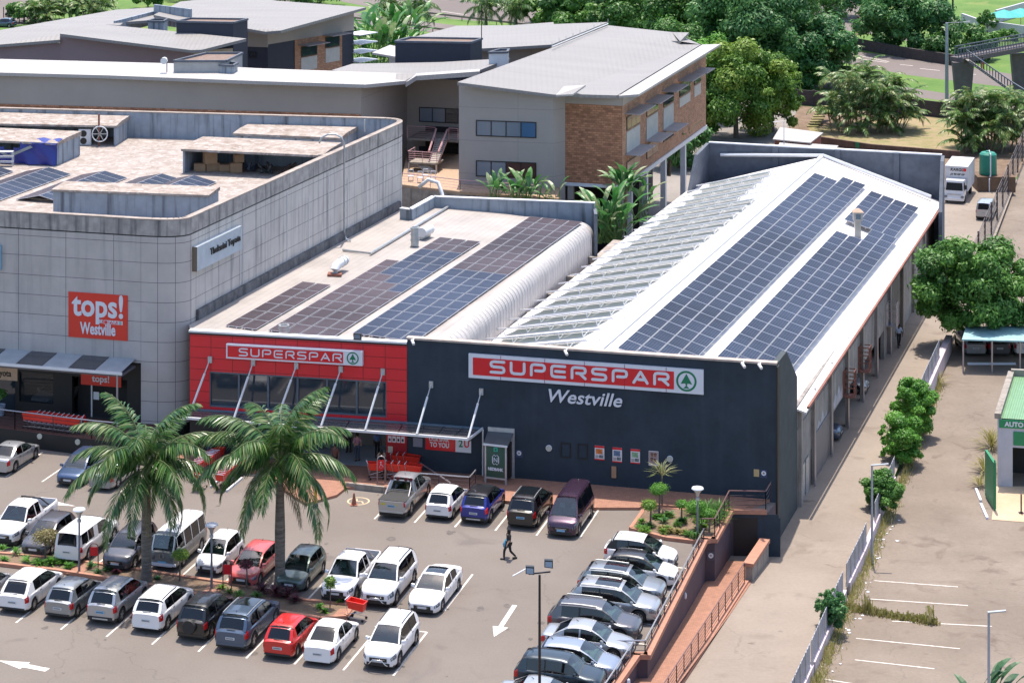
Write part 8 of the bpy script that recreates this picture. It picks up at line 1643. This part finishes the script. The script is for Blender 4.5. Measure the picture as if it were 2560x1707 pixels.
def person(label,loc,rz,top,legs,hair,skin=skin_d,pose='stand',h=1.68,longhair=False,skirt=False,shoe=(.02,.02,.02),bag=None):
    t=thing('person',loc,label,'person',None,rz=rz); s=h/1.7; f=0; b=0
    hip=(0,0,.92); lean=0
    if pose=='bend': lean=.45
    chest=(0,.0+lean*.55,1.30-lean*.30); neck=(0,lean*.75,1.45-lean*.42); head=(0,lean*.9,1.60-lean*.50); crn=(0,lean*.98,1.70-lean*.55)
    st_=.26 if pose=='walk' else .03
    hr=(.10,0,.90);hl=(-.10,0,.90);kr=(.10,st_*.9,.50);kl=(-.10,-st_*.2,.48);ar=(.10,st_,.08);al=(-.10,-st_*1.5,.13 if pose=='walk' else .08); fr_=(.11,st_+.15,.03); fl_=(-.11,-st_*1.5+.14,.05 if pose=='walk' else .03)
    sr=(.18,chest[1],chest[2]+.10);sl_=(-.18,chest[1],chest[2]+.10)
    if pose=='bend' or pose=='push': er=(.24,sr[1]+.18,sr[2]-.22);el_=(-.24,sl_[1]+.18,sl_[2]-.22);wr=(.20,er[1]+.24,er[2]-.02);wl_=(-.20,el_[1]+.24,el_[2]-.02)
    elif pose=='walk': er=(.25,sr[1]-.10,sr[2]-.27);el_=(-.25,sl_[1]+.08,sl_[2]-.27);wr=(.26,sr[1]+.02,sr[2]-.52);wl_=(-.24,sl_[1]+.22,sl_[2]-.46)
    else: er=(.24,sr[1]-.02,sr[2]-.28);el_=(-.24,sl_[1]-.02,sl_[2]-.28);wr=(.25,sr[1]+.06,sr[2]-.54);wl_=(-.25,sl_[1]+.06,sl_[2]-.54)
    V=[hip,chest,neck,head,crn,hr,kr,ar,fr_,hl,kl,al,fl_,sr,er,wr,sl_,el_,wl_]; E=[(0,1),(1,2),(2,3),(3,4),(0,5),(5,6),(6,7),(7,8),(0,9),(9,10),(10,11),(11,12),(1,13),(13,14),(14,15),(1,16),(16,17),(17,18)]
    Rr=[(.14,.10),(.15,.10),.055,.092,.06,.085,.062,.04,.03,.085,.062,.04,.03,.06,.042,.030,.06,.042,.030]
    for w_,sx in ((15,1),(18,-1)):
        W3=Vector(V[w_]); pal=len(V); V.append(tuple(W3+Vector((0,.02,-.07)))); Rr.append(.028); E.append((w_,pal))
        for k,(dx,dl) in enumerate(((-.025,.065),(-.008,.075),(.010,.07),(.026,.055))): i=len(V); V.append(tuple(W3+Vector((dx,.03,-.07-dl)))); Rr.append(.008); E.append((pal,i))
        i=len(V); V.append(tuple(W3+Vector((-.03*sx,.045,-.09)))); Rr.append(.010); E.append((pal,i))
    sc_=lambda p:tuple(c*s for c in p)
    body=skinned('body',[sc_(v) for v in V],E,[tuple(x*s for x in r) if isinstance(r,tuple) else r*s for r in Rr],skin,t)
    g=1.18
    skinned('top',[sc_(v) for v in ((0,.0,.95),chest,(0,neck[1]-.01,neck[2]-.05),sr,er,sl_,el_)],[(0,1),(1,2),(1,3),(3,4),(1,5),(5,6)],[(.165*s,.12*s),(.172*s,.125*s),.07*s,.075*s,.055*s,.075*s,.055*s],top,t)
    if skirt: m=MB(); m.lathe([(.16,.95),(.20,.75),(.24,.50),(0,.50)],(0,0,0),12); m.build('skirt',legs,t,local=True,smooth=True)
    else: skinned('trousers',[sc_(v) for v in ((0,0,.94),hr,kr,ar,hl,kl,al)],[(0,1),(1,2),(2,3),(0,4),(4,5),(5,6)],[(.155*s,.115*s),.10*s,.078*s,.058*s,.10*s,.078*s,.058*s],legs,t)
    hd=Vector(sc_(head)); m=MB(); m.lathe([(.0,.13*s),(.06*s,.115*s),(.098*s,.06*s),(.105*s,.0),(.10*s,-.04*s),(.085*s,(-.22 if longhair else -.07)*s)],hd+Vector((0,-.018,.01)),12); m.build('hair',hair,t,local=True,smooth=True)
    m=MB(); m.box(hd.x-.045,hd.x-.02,hd.y+.088,hd.y+.098,hd.z,hd.z+.012); m.box(hd.x+.02,hd.x+.045,hd.y+.088,hd.y+.098,hd.z,hd.z+.012); m.box(hd.x-.025,hd.x+.025,hd.y+.084,hd.y+.094,hd.z-.052,hd.z-.042); m.box(hd.x-.01,hd.x+.01,hd.y+.085,hd.y+.11,hd.z-.03,hd.z+.0); m.build('face_features',mat('face_dark',(.06,.02,.02),.5),t,local=True)
    m=MB()
    for q in (fr_,fl_): q=Vector(sc_(q)); m.box(q.x-.05,q.x+.05,q.y-.20,q.y+.06,max(0.0,q.z-.035),q.z+.05)
    m.build('shoes',mat('shoe',shoe,.6),t,local=True)
    if bag: m=MB(); m.lathe([(.0,-.3),(.18,-.26),(.22,-.1),(.12,.08),(.03,.2)],Vector(sc_(wr))+Vector((.12,-.05,-.05)),10); tt=m.build('carrier_bag',bag,t,local=True,smooth=True)
    return t
cm=lambda n,c:mat('cloth_'+n,c,.9,var=.15,scale=8)
blk=cm('black',(.015,.015,.018)); hairb=cm('hair_dark',(.012,.01,.01)); hairl=cm('hair_blonde',(.38,.24,.12))
q=P(1272,1397); person('woman in black with long dark hair walking across the aisle carrying a blue bag',q,R(115),blk,blk,hairb,skin_l,'walk',1.66,True,bag=mat('bag_blue',(.06,.26,.42),.4))
bpy.data.objects['person']['label']='person in black with long dark hair walking across the aisle with a blue bag'
q=P(1362,1722); person('child with blonde hair and a white top beside the dark blue grey off roader',q,R(-60),cm('white',(.6,.58,.6)),cm('denim',(.06,.09,.16)),hairl,skin_l,'stand',1.45)
q=P(893,1150,.17); person('person in a striped pink top pushing a trolley just inside the entrance',q,R(190),cm('pink',(.42,.20,.26)),cm('denim2',(.05,.06,.1)),hairb,skin_l,'push')
q=P(943,1142,.17); person('person in a blue shirt and dark trousers standing in the lobby beside the red pier',q,R(200),cm('blue',(.10,.17,.34)),blk,hairb,skin_d)
q=P(957,1180,.17); person('person in a beige top bending over a trolley behind the wheelchair sign',q,R(170),cm('beige',(.34,.24,.16)),blk,hairb,skin_d,'bend')
q=P(838,1181,.17); person('tall person in brown standing under the right edge of the right palm',q,R(150),cm('brown',(.09,.04,.03)),cm('dark_brown',(.03,.015,.015)),hairb,skin_d,'stand',1.8)
q=P(523,1145,.17); person('person in a pale top bending beside the nested trolleys between the palms',q,R(60),cm('lilac',(.42,.34,.38)),cm('denim3',(.06,.08,.14)),hairb,skin_d,'bend')
q=P(905,1140,.17)+Vector((-.9,.9,0)); person('person in a dark jacket half hidden inside the entrance lobby',q,R(175),cm('grey',(.16,.15,.16)),blk,hairb,skin_d)
q=P(2247,866,-2.5); person('person in a pale blue shirt walking in the shade beside the long hall',q,R(180),cm('pale_blue',(.36,.42,.52)),blk,hairb,skin_d,'walk',1.75)
# ================================================================ DRIVEWAY FENCE
fw=thing('fence_wall',fence_pts[3]+(0,),'low lilac white wall carrying the grey fence between driveway and lot','fence wall')
FP=[Vector((x,y,0)) for x,y in fence_pts]
segs=[(0,3.05),(3.2,4.02),(4.35,4.72)]
def fpt(u): i=min(int(u),len(FP)-2); return FP[i].lerp(FP[i+1],u-i)
for a,b in ((0,.98),(1.02,1.98),(2.02,2.95),(3.05,3.95),(4.0,4.55)):
    m=MB(); wallrun(m,[fpt(a),fpt((a+b)/2),fpt(b)],lambda p:gz(p.y)-.5,lambda p:gz(p.y)+.22+(0.0),.26); m.build('wall_run',M['lilac_wall'],fw)
m=MB(); wallrun(m,[fpt(5.9),fpt(6.9),fpt(7.15)],lambda p:-3,lambda p:-1.7,.5); m.build('high_wall_run',M['lilac_wall'],fw)
ff=thing('driveway_fence',fence_pts[3]+(0,),'grey palisade fence panels following the driveway edge','fence'); fm=mat('fence_grey',(.36,.37,.42),.6,.1,var=.2,grid=(.16,9,.03,(.4,.4,.45),0))
u=0.0
segl=[(0.0,.96),(1.0,1.96),(2.0,2.93),(3.03,3.6),(3.85,4.6),(5.8,6.95)]
for a,b in segl:
    n=5
    for k in range(n):
        p,q=fpt(a+(b-a)*k/n),fpt(a+(b-a)*(k+.99)/n); off=Vector((-.05,0,0)); zb0=gz(p.y)+(.24 if a<5 else .85); zb1=gz(q.y)+(.24 if a<5 else .85); m=MB(); wallrun(m,[p+off,q+off],lambda v:gz(v.y)+(.24 if a<5 else .85),lambda v:gz(v.y)+(1.35 if a<5 else 2.0),.03); m.build('fence_panel',fm,ff)
        m=MB(); m.tube([Vector((p.x,p.y,zb0-.2)),Vector((p.x,p.y,zb0+1.2))],.04,5); m.build('post',M['galv'],ff)
# tall mesh fence beside the upper road
mf=thing('mesh_fence',(fence_pts[8][0],fence_pts[8][1],-2.5),'tall dark mesh fence between the yard and the upper road on the right','fence'); p0,p1=Vector((38.6,188,-2.7)),Vector((66,276,-2.7)); n=14
for k in range(n+1): a=p0.lerp(p1,k/n); m=MB(); m.tube([a,a+Vector((0,0,3.3))],.09,5); m.build('post',M['rail_dark'],mf)
m=MB(); d_=(p1-p0)
for k in range(90): a=p0+d_*k/90; m.bar(a+Vector((0,0,.3)),a+Vector((0,0,3.2)),.03)
for z in (.4,1.0,1.6,2.2,2.8,3.2): m.bar(p0+Vector((0,0,z)),p1+Vector((0,0,z)),.03)
m.build('mesh',mat('mesh_wire',(.14,.13,.13),.6),mf)
strips('upper_road',[(42,188),(69,276)],[(150,188),(150,276)],[188,232,276],lambda D:-2.86,M['lot'])
# weeds and litter along the fence
V=[];rd=[]
for i in range(5200):
    u=rng.random()*6.6; p=fpt(u); x=p.x+.22+abs(rng.normal())*.28; y=p.y+rng.normal()*.2; z=gz(y)-.40; h=.12+.35*rng.random()**2*(1.6 if (int(u*7)%3==0) else .8); dx=rng.normal()*.12; dy=rng.normal()*.12; w_=.02; V+=[(x-w_,y,z),(x+w_,y,z),(x+dx+w_*.3,y+dy,z+h),(x+dx-w_*.3,y+dy,z+h)]; rd.append(rng.random())
o=fast_mesh('weeds',V,np.arange(len(V)).reshape(-1,4),LM['weed'],rd); tag(o,'dry weeds and grass growing along the foot of the fence','weeds',kind='stuff')
V=[];rd=[]; c0=G(2110,1522,-.4);c1=G(2345,1562,-.4)
for i in range(900):
    f=rng.random(); p=c0.lerp(c1,f); x=p.x+rng.normal()*.1; y=p.y+rng.normal()*.18; z=p.z; h=(.10+.3*rng.random()**2)*(2.6 if abs(f-.25)<.04 or abs(f-.9)<.03 else 1); V+=[(x-.02,y,z),(x+.02,y,z),(x+.01+rng.normal()*.08,y+rng.normal()*.08,z+h),(x-.01,y,z+h)]; rd.append(rng.random())
o=fast_mesh('weeds',V,np.arange(len(V)).reshape(-1,4),LM['weed'],rd); tag(o,'line of weeds growing out of the crack across the right hand lot','weeds',kind='stuff')
random.seed(3); m=MB()
for i in range(70):
    u=random.random()*4; p=fpt(u); q=Vector((p.x+.3+abs(random.gauss(0,.5)),p.y+random.gauss(0,.3),gz(p.y)-.39)); a=random.random()*3; s=random.uniform(.04,.14); m.face([q+Vector((s*math.cos(a+k*1.57),s*math.sin(a+k*1.57),.01+.02*(k%2))) for k in range(4)])
tag(m.build('litter',M['sign_white']),'scattered white litter among the weeds by the fence','litter',kind='stuff')
for i,(x,y,n,L,l) in enumerate([(2478,1120,150,1.9,'tall dry weeds left of the green canopied building'),(2462,1180,120,1.5,'lower clump of dry weeds before the green canopied building'),(2450,1215,70,1.2,'thin weeds nearest the white kerb'),(2345,960,70,1.4,'weed clump at the end of the high wall under the mango tree')]): rosette(l,(x,y),n,L,LM['weed'],-2.9,'weed_clump','weed clumps beside the green building',.05)
# ================================================================ WORKSHOP ON THE RIGHT
g0=G(2490,1218,-.4); zg=-2.9
q0=P(2494,1215,zg); fa_=Wall(q0,q0+Vector((8,-1.5,0))); t=thing('car_wash_building',q0,'small white building with a green corrugated roof and dark open bay at the right edge','car wash')
zr_=fa_.px(2500,1045)[1]
m=MB(); fa_.box(m,0,.95,zg,zr_-.1,-.3,0); fa_.box(m,.95,8,fa_.px(2530,1120)[1]+.05,zr_-.1,-.3,0); m.build('front_wall',mat('white_wall',(.45,.45,.50),.8,var=.08),t)
zs1=fa_.px(2500,1048)[1]; zs0=fa_.px(2500,1068)[1]; m=MB(); fa_.box(m,.1,8,zs0,zs1,.004,.07); sg=m.build('sign_band',mat('green_sign',(.01,.22,.09),.4),t); o=fa_.text('sign_letters','AUTO WASH',.45,zs0+.12,.42,M['sign_white'],sg,.09,offset=.015)
z1=fa_.px(2530,1078)[1];z0=fa_.px(2530,1112)[1]; m=MB(); fa_.box(m,1.0,8,z0,z1,.004,.05); m.build('green_band',mat('green_band',(.01,.20,.08),.5),t)
m=MB(); fa_.box(m,.95,8,zg,z0,-3,-2.9); m.build('open_bay',M['dark_int'],t)
vv=Vector((.33,1,0)).normalized(); m=MB(); a=fa_.at(0,zr_,0); rf=[a,fa_.at(8,zr_,0),fa_.at(8,zr_+.3,0)+vv*9,a+vv*9+Vector((0,0,.3))]; m.face(rf,[(0,0),(8,0),(8,9),(0,9)]); m.build('roof',mat('green_roof',(.16,.30,.16),.5,rib=(.3,.04)),t)
m=MB(); m.bar(a+Vector((0,0,.12)),a+vv*9+Vector((0,0,.42)),.4,.35); m.build('roof_kerb',M['concrete'],t); m=MB(); m.bar(a+vv*9+Vector((0,0,.42)),fa_.at(8,zr_+.5,0)+vv*9,.3,.6); m.build('rear_kerb',M['concrete'],t); SWw=Wall(q0+vv*9,q0); m=MB(); SWw.box(m,0,9,zg,zr_-.06,-.25,-.01); m.build('side_wall',bpy.data.materials['white_wall'],t)
sheet('pale_slab',[P(2479,1298,zg+.02),P(2700,1315,zg+.02),P(2700,1215,zg+.02),P(2490,1215,zg+.02)],ground_mat('pale_slab',(.45,.33,.22),(.50,.38,.27),.5,5))
q=P(2487,1277,zg); t=thing('green_gate',q,'tall green gate leaf standing open beside the white building','gate'); m=MB(); m.bar(q+Vector((0,0,0)),q+Vector((0,0,3.2)),.08); m.box(q.x-.06,q.x+.1,q.y+.05,q.y+2.6,zg+.1,zg+3.0); m.build('leaf',bpy.data.materials['green_band'],t)
q=P(2553,1283,zg); t=thing('short_post',q,'short dark post on the pale slab at the right edge','post'); m=MB(); m.tube([q,q+Vector((0,0,1.2))],.05,6); m.box(q.x-.15,q.x+.15,q.y-.15,q.y+.15,zg,zg+.06); m.build('post',M['rail_dark'],t)
for (a,b,l) in (((2440,1225),(2452,1255),'upper white painted kerb stone beside the weeds'),((2452,1262),(2468,1298),'lower white painted kerb stone beside the weeds')): p,q=P(*a,zg),P(*b,zg); t=thing('kerb_stone',p,l,'kerb'); m=MB(); m.bar(p+Vector((0,0,.07)),q+Vector((0,0,.07)),.16,.16); m.build('stone',M['sign_white'],t)
# carport with teal roof
c0=P(2408,900,zg); zc0=-.4
cp=[P(2405,848,zc0),P(2700,856,zc0),P(2700,812,zc0),P(2415,816,zc0)]; t=thing('carport',c0,'long carport with a pale teal roof in the shade of the mango tree','carport'); m=MB(); m.slab(cp,.1); m.build('roof',mat('teal_roof',(.28,.46,.48),.5,var=.2),t)
for x in (2408,2480,2550): q=P(x,849,zc0); m=MB(); m.tube([Vector((q.x,q.y,zg)),Vector((q.x,q.y,zc0-.1))],.07,6); m.build('post',M['steel'],t)
for x,c_,l in ((2440,greyl,'silver car under the left of the teal carport'),(2500,greym,'dark car in the middle of the teal carport'),(2565,white2,'pale car at the right edge of the teal carport')): q=P(x,893,zg); make_car(l,'car','suv',Vector((q.x,q.y+2.2,zg)),0,c_,group='cars in the teal carport')
for x,l in ((2448,'left white wheel stop under the carport'),(2510,'right white wheel stop under the carport')): q=P(x,911,zg); t=thing('wheel_stop',q,l,'wheel stop'); m=MB(); m.box(q.x-.9,q.x+.9,q.y-.1,q.y+.1,zg,zg+.14); m.build('stop',M['sign_white'],t)
# water tank, shed roofs and yard bits
q=P(2470,512,-2.5); t=thing('water_tank',P(2470,470,-2.5),'round green water tank with a white pipe on a rusty plinth','water tank'); b=P(2470,470,-2.4); m=MB(); b.z=-.9; m.lathe([(.9,0),(.93,.1),(.9,2.1),(.7,2.3),(.25,2.36),(.25,2.45),(0,2.45)],b,20); m.build('tank',mat('tank_green',(.01,.19,.13),.45,var=.1),t,angle=35); m=MB(); m.box(b.x-1.4,b.x+2.6,b.y-1.5,b.y+1.5,-2.6,-.95); m.build('plinth',mat('plinth_rust',(.13,.08,.05),.9,var=.3),t); m=MB(); m.tube([b+Vector((0,-.6,2.6)),b+Vector((0,-1.25,2.3)),b+Vector((0,-1.25,.1)),b+Vector((-.2,-1.55,-.3)),b+Vector((-.2,-1.6,-1.7))],.07,6); m.build('pipe',M['white_metal'],t)
for pts,z,l in (([(1932,348),(2026,357),(2058,332),(1950,318)],-.3,'pale corrugated lean to roof behind the grey back wall'),([(1945,366),(2088,374),(2096,364),(1950,354)],-.6,'long white flat roof just behind the grey back wall')):
    pp_=[P(x,y,z) for x,y in pts]; t=thing('shed',pp_[0],l,'shed'); m=MB(); m.slab(pp_,.12); m.build('roof',M['office_roof_white'],t); m=MB(); c_=sum(pp_,Vector())/4; m.prism([((p.x-c_.x)*.92+c_.x,(p.y-c_.y)*.92+c_.y) for p in pp_],GZ,z-.13); m.build('walls',M['rust'],t)
q=P(1955,400,GZ+.1); q=AT(1960,395,204); t=thing('tv_aerial',q,'thin white roof aerial mast beside the grey back wall','aerial'); m=MB(); z1=CH-(303+650)*204/F; m.tube([Vector((q.x,q.y,5.2)),Vector((q.x,q.y,z1)),Vector((q.x-1.0,q.y,z1-.1))],.04,5); m.tube([Vector((q.x-1.4,q.y,5.1)),Vector((q.x,q.y,6.8))],.025,4); m.build('mast',M['white_metal'],t)
# steps in the dark garden and by the road
def steps(label,a,b,n,w_,z,m_,rise=.3): 
    p,q=P(*a,z),P(*b,z); t=thing('garden_steps',p,label,'steps'); m=MB()
    for i in range(n): c_=p.lerp(q,i/(n-1)); c_.z=z+rise*i; m.box(c_.x-w_/2,c_.x+w_/2,c_.y-.2,c_.y+.4,c_.z,c_.z+.14)
    m.build('steps',m_,t)
steps('mossy garden steps climbing left of the large palm clump',(2033,318),(2062,300),9,1.5,GZ,mat('moss_step',(.24,.22,.09),.9),.2)
steps('pale steps climbing from the near road between two dark walls',(2118,122),(2135,108),6,1.6,GZ,M['wood'],.25)
q=P(2078,120,GZ); t=thing('wheelie_bin',q,'teal bin on the verge beside the pale steps','bin'); m=MB(); m.box(q.x-.6,q.x+.6,q.y-.5,q.y+.5,GZ,GZ+2.2); m.build('bin',mat('bin_teal',(.01,.20,.18),.5),t); m=MB(); m.box(q.x-.68,q.x+.68,q.y-.58,q.y+.58,GZ+2.2,GZ+2.4); m.build('lid',mat('lid_teal',(.02,.28,.25),.5),t)
for pts,l in (([(2075,118),(2115,124)],'dark stone wall left of the pale steps'),([(2130,120),(2260,145),(2420,170)],'long dark stone wall right of the pale steps')): t=thing('stone_wall',P(*pts[0],GZ),l,'stone wall'); m=MB(); wallrun(m,[Vector((P(x,y,GZ).x,P(x,y,GZ).y,0)) for x,y in pts],lambda p:GZ,lambda p:GZ+1.6,.5); m.build('wall',bpy.data.materials['dark_precast'],t)
t=thing('brick_pillar',P(2183,28,GZ),'dark red pillar at the kerb corner of the side road','post'); q=P(2183,30,GZ); m=MB(); m.box(q.x-.35,q.x+.35,q.y-.3,q.y+.3,GZ,GZ+1.6); m.build('pillar',mat('dark_red',(.20,.01,.01),.6),t)
m=MB(); kk=[P(x,y,GZ) for x,y in ((2180,18),(2150,32),(2148,45),(2165,58),(2200,72))]; wallrun(m,[Vector((p.x,p.y,0)) for p in kk],lambda p:GZ,lambda p:GZ+.2,.5); t=thing('corner_kerb',kk[0],'curved orange kerb round the grass corner of the side road','kerb'); m.build('kerb',M['coping'],t)
# white garden wall with teal umbrella
t=thing('garden_wall',P(2420,75,GZ),'white garden wall on the bright lawn at the top right','garden wall'); m=MB(); wallrun(m,[Vector((P(x,y,GZ).x,P(x,y,GZ).y,0)) for x,y in ((2405,62),(2450,78),(2545,92),(2640,105))],lambda p:GZ,lambda p:GZ+1.9,.35); m.build('wall',mat('garden_white',(.48,.46,.52),.8),t); m=MB(); wallrun(m,[Vector((P(x,y,GZ).x,P(x,y,GZ).y,0)) for x,y in ((2490,58),(2560,38),(2640,25))],lambda p:GZ,lambda p:GZ+2.2,.35); m.build('wall',bpy.data.materials['garden_white'],t)
for x,y,l in ((2510,62,'left teal shade sail umbrella behind the white garden wall'),(2552,58,'right teal shade sail umbrella at the top right edge')): q=P(x,y+12,GZ); t=thing('umbrella',q,l,'umbrella','teal umbrellas'); m=MB(); m.tube([q,q+Vector((0,0,3.1))],.06,6); m.build('pole',M['steel'],t); m=MB(); n=8; c_=q+Vector((0,0,3.3)); [m.face([c_,q+Vector((3.6*math.cos(k*.785),2.8*math.sin(k*.785),2.2)),q+Vector((3.6*math.cos((k+1)*.785),2.8*math.sin((k+1)*.785),2.2))]) for k in range(n)]; m.build('canopy',mat('teal_cloth',(.03,.32,.30),.7,var=.1),t)
for x,y,r_,l,k_ in ((2408,80,.9,'dark spiky shrub at the left end of the white garden wall','dark'),(2468,85,1.4,'tall dark bush in front of the white garden wall','dark'),(2440,90,1.0,'low yellow green hedge below the white garden wall','yellow'),(2520,102,1.6,'green hedge at the right below the white garden wall','mid')): tree('garden_shrub',l,P(x,y,GZ),GZ+(4.2 if 'tall' in l else 1.8),r_*1.5,r_,1500,.4,LM[k_],7,.1,'shrubs by the white garden wall',seed=int(x),cat='shrub')
# footbridge
fb=thing('footbridge',P(2395,250,GZ),'grey pedestrian footbridge crossing the road at the upper right','footbridge'); conc=mat('bridge_concrete',(.11,.095,.10),.9,var=.2)
s_=P(2410,262,GZ); Dd=s_.y; a_=AT(2385,146,Dd-3); a2=AT(2410,143,Dd); e_=AT(2610,95,Dd+6); 
zbr=AT(2400,148,Dd).z
m=MB(); m.bar(AT(2392,150,Dd),AT(2700,92,Dd+14),2.4,.6); m.build('deck',conc,fb)
for s in (-1.15,1.15):
    m=MB(); A_,B_2=AT(2392,150,Dd)+Vector((0,s,.3)),AT(2700,92,Dd+14)+Vector((0,s,.3)); n=46
    for k in range(n+1): p=A_.lerp(B_2,k/n); m.bar(p,p+Vector((0,0,1.25)),.09)
    m.bar(A_+Vector((0,0,1.3)),B_2+Vector((0,0,1.3)),.12); m.bar(A_+Vector((0,0,.1)),B_2+Vector((0,0,.1)),.12); m.build('balustrade',M['grey_parapet'],fb)
for x,l in ((2407,0),(2552,8)):
    p=AT(x,170,Dd+l); m=MB(); m.hexa([(p.x-.9,p.y-.6,GZ),(p.x+.9,p.y-.6,GZ),(p.x+.9,p.y+.6,GZ),(p.x-.9,p.y+.6,GZ)],[(p.x-1.4,p.y-.6,zbr-.4),(p.x+1.4,p.y-.6,zbr-.4),(p.x+1.4,p.y+.6,zbr-.4),(p.x-1.4,p.y+.6,zbr-.4)]); m.build('pier',conc,fb)
S0_=AT(2420,150,Dd-1.5); S1_=AT(2530,228,Dd-8); n=22
m=MB()
for k in range(n): p=S0_.lerp(S1_,k/(n-1)); m.box(p.x-.24,p.x+.24,p.y-1,p.y+1,p.z-.08,p.z)
m.build('stair_treads',M['concrete'],fb)
S2_=AT(2590,262,Dd-12)
for s in (-1,1):
    m=MB(); m.bar(S0_+Vector((0,s,1.15)),S1_+Vector((0,s,1.15)),.12); m.bar(S1_+Vector((0,s,1.15)),S2_+Vector((0,s,1.0)),.12); m.bar(S0_+Vector((0,s,-.1)),S1_+Vector((0,s,-.1)),.08,.35)
    for k in range(16): p=S0_.lerp(S1_,k/15)+Vector((0,s,0)); m.bar(p,p+Vector((0,0,1.15)),.06)
    for k in range(10): p=S1_.lerp(S2_,k/9)+Vector((0,s,-.1)); m.bar(p,p+Vector((0,0,1.15)),.06)
    m.build('stair_railing',M['grey_parapet'],fb)
p=S0_.lerp(S1_,.33); person('small figure in a dark blue top and orange trousers on the footbridge stairs',p,R(180),cm('navy',(.03,.05,.12)),cm('orange',(.35,.10,.04)),hairb,skin_d,'stand',1.7)
# terrace café chairs below the stairs
for i,(x,y) in enumerate(((1027,452),(1050,456),(1064,450),(1083,455))):
    q=P(x,y,5.02); t=thing('garden_chair',q,['white garden chair leftmost under the outside staircase','white garden chair second from the left under the outside staircase','white garden chair third from the left under the outside staircase','white garden chair rightmost under the outside staircase'][i],'chair','white garden chairs'); m=MB(); m.box(q.x-.25,q.x+.25,q.y-.25,q.y+.25,q.z+.42,q.z+.46); m.build('seat',M['sign_white'],t); m=MB(); m.bar(q+Vector((-.22,.24,.46)),q+Vector((-.2,.3,.95)),.05); m.bar(q+Vector((.22,.24,.46)),q+Vector((.2,.3,.95)),.05); m.bar(q+Vector((-.22,.3,.93)),q+Vector((.22,.3,.93)),.06); m.build('backrest',M['sign_white'],t)
    for dx in (-.21,.21):
        for dy in (-.21,.21): m=MB(); m.bar(q+Vector((dx,dy,0)),q+Vector((dx,dy,.42)),.05); m.build('leg',M['sign_white'],t)
tl_=thing('palisade_fence',P(0,40,GZ),'dark palisade fence beside the upper left road','fence'); p,q=P(-30,52,GZ),P(115,68,GZ)
for k in range(12): a=p.lerp(q,k/11); m=MB(); m.tube([a,a+Vector((0,0,2.6))],.08,5); m.build('post',M['black'],tl_)

# oil spots and tyre-dark blotches on the asphalt
random.seed(11); m=MB()
for i in range(90):
    u_1=random.uniform(-32,14); v_1=random.uniform(100,134); x,y=u_1,v_1
    if x>KE.x+(k3.x-KE.x)*(y-85)/(k3.y-85)-1.5: continue
    r=random.uniform(.05,.28); n_=10; m.face([(x+r*random.uniform(.6,1.2)*math.cos(2*math.pi*k/n_),y+r*random.uniform(.6,1.3)*1.3*math.sin(2*math.pi*k/n_),.0035) for k in range(n_)])
m.build('oil_stains',mat('oil_stain',(.095,.080,.072),.8,var=.35,scale=4))['kind']='structure'
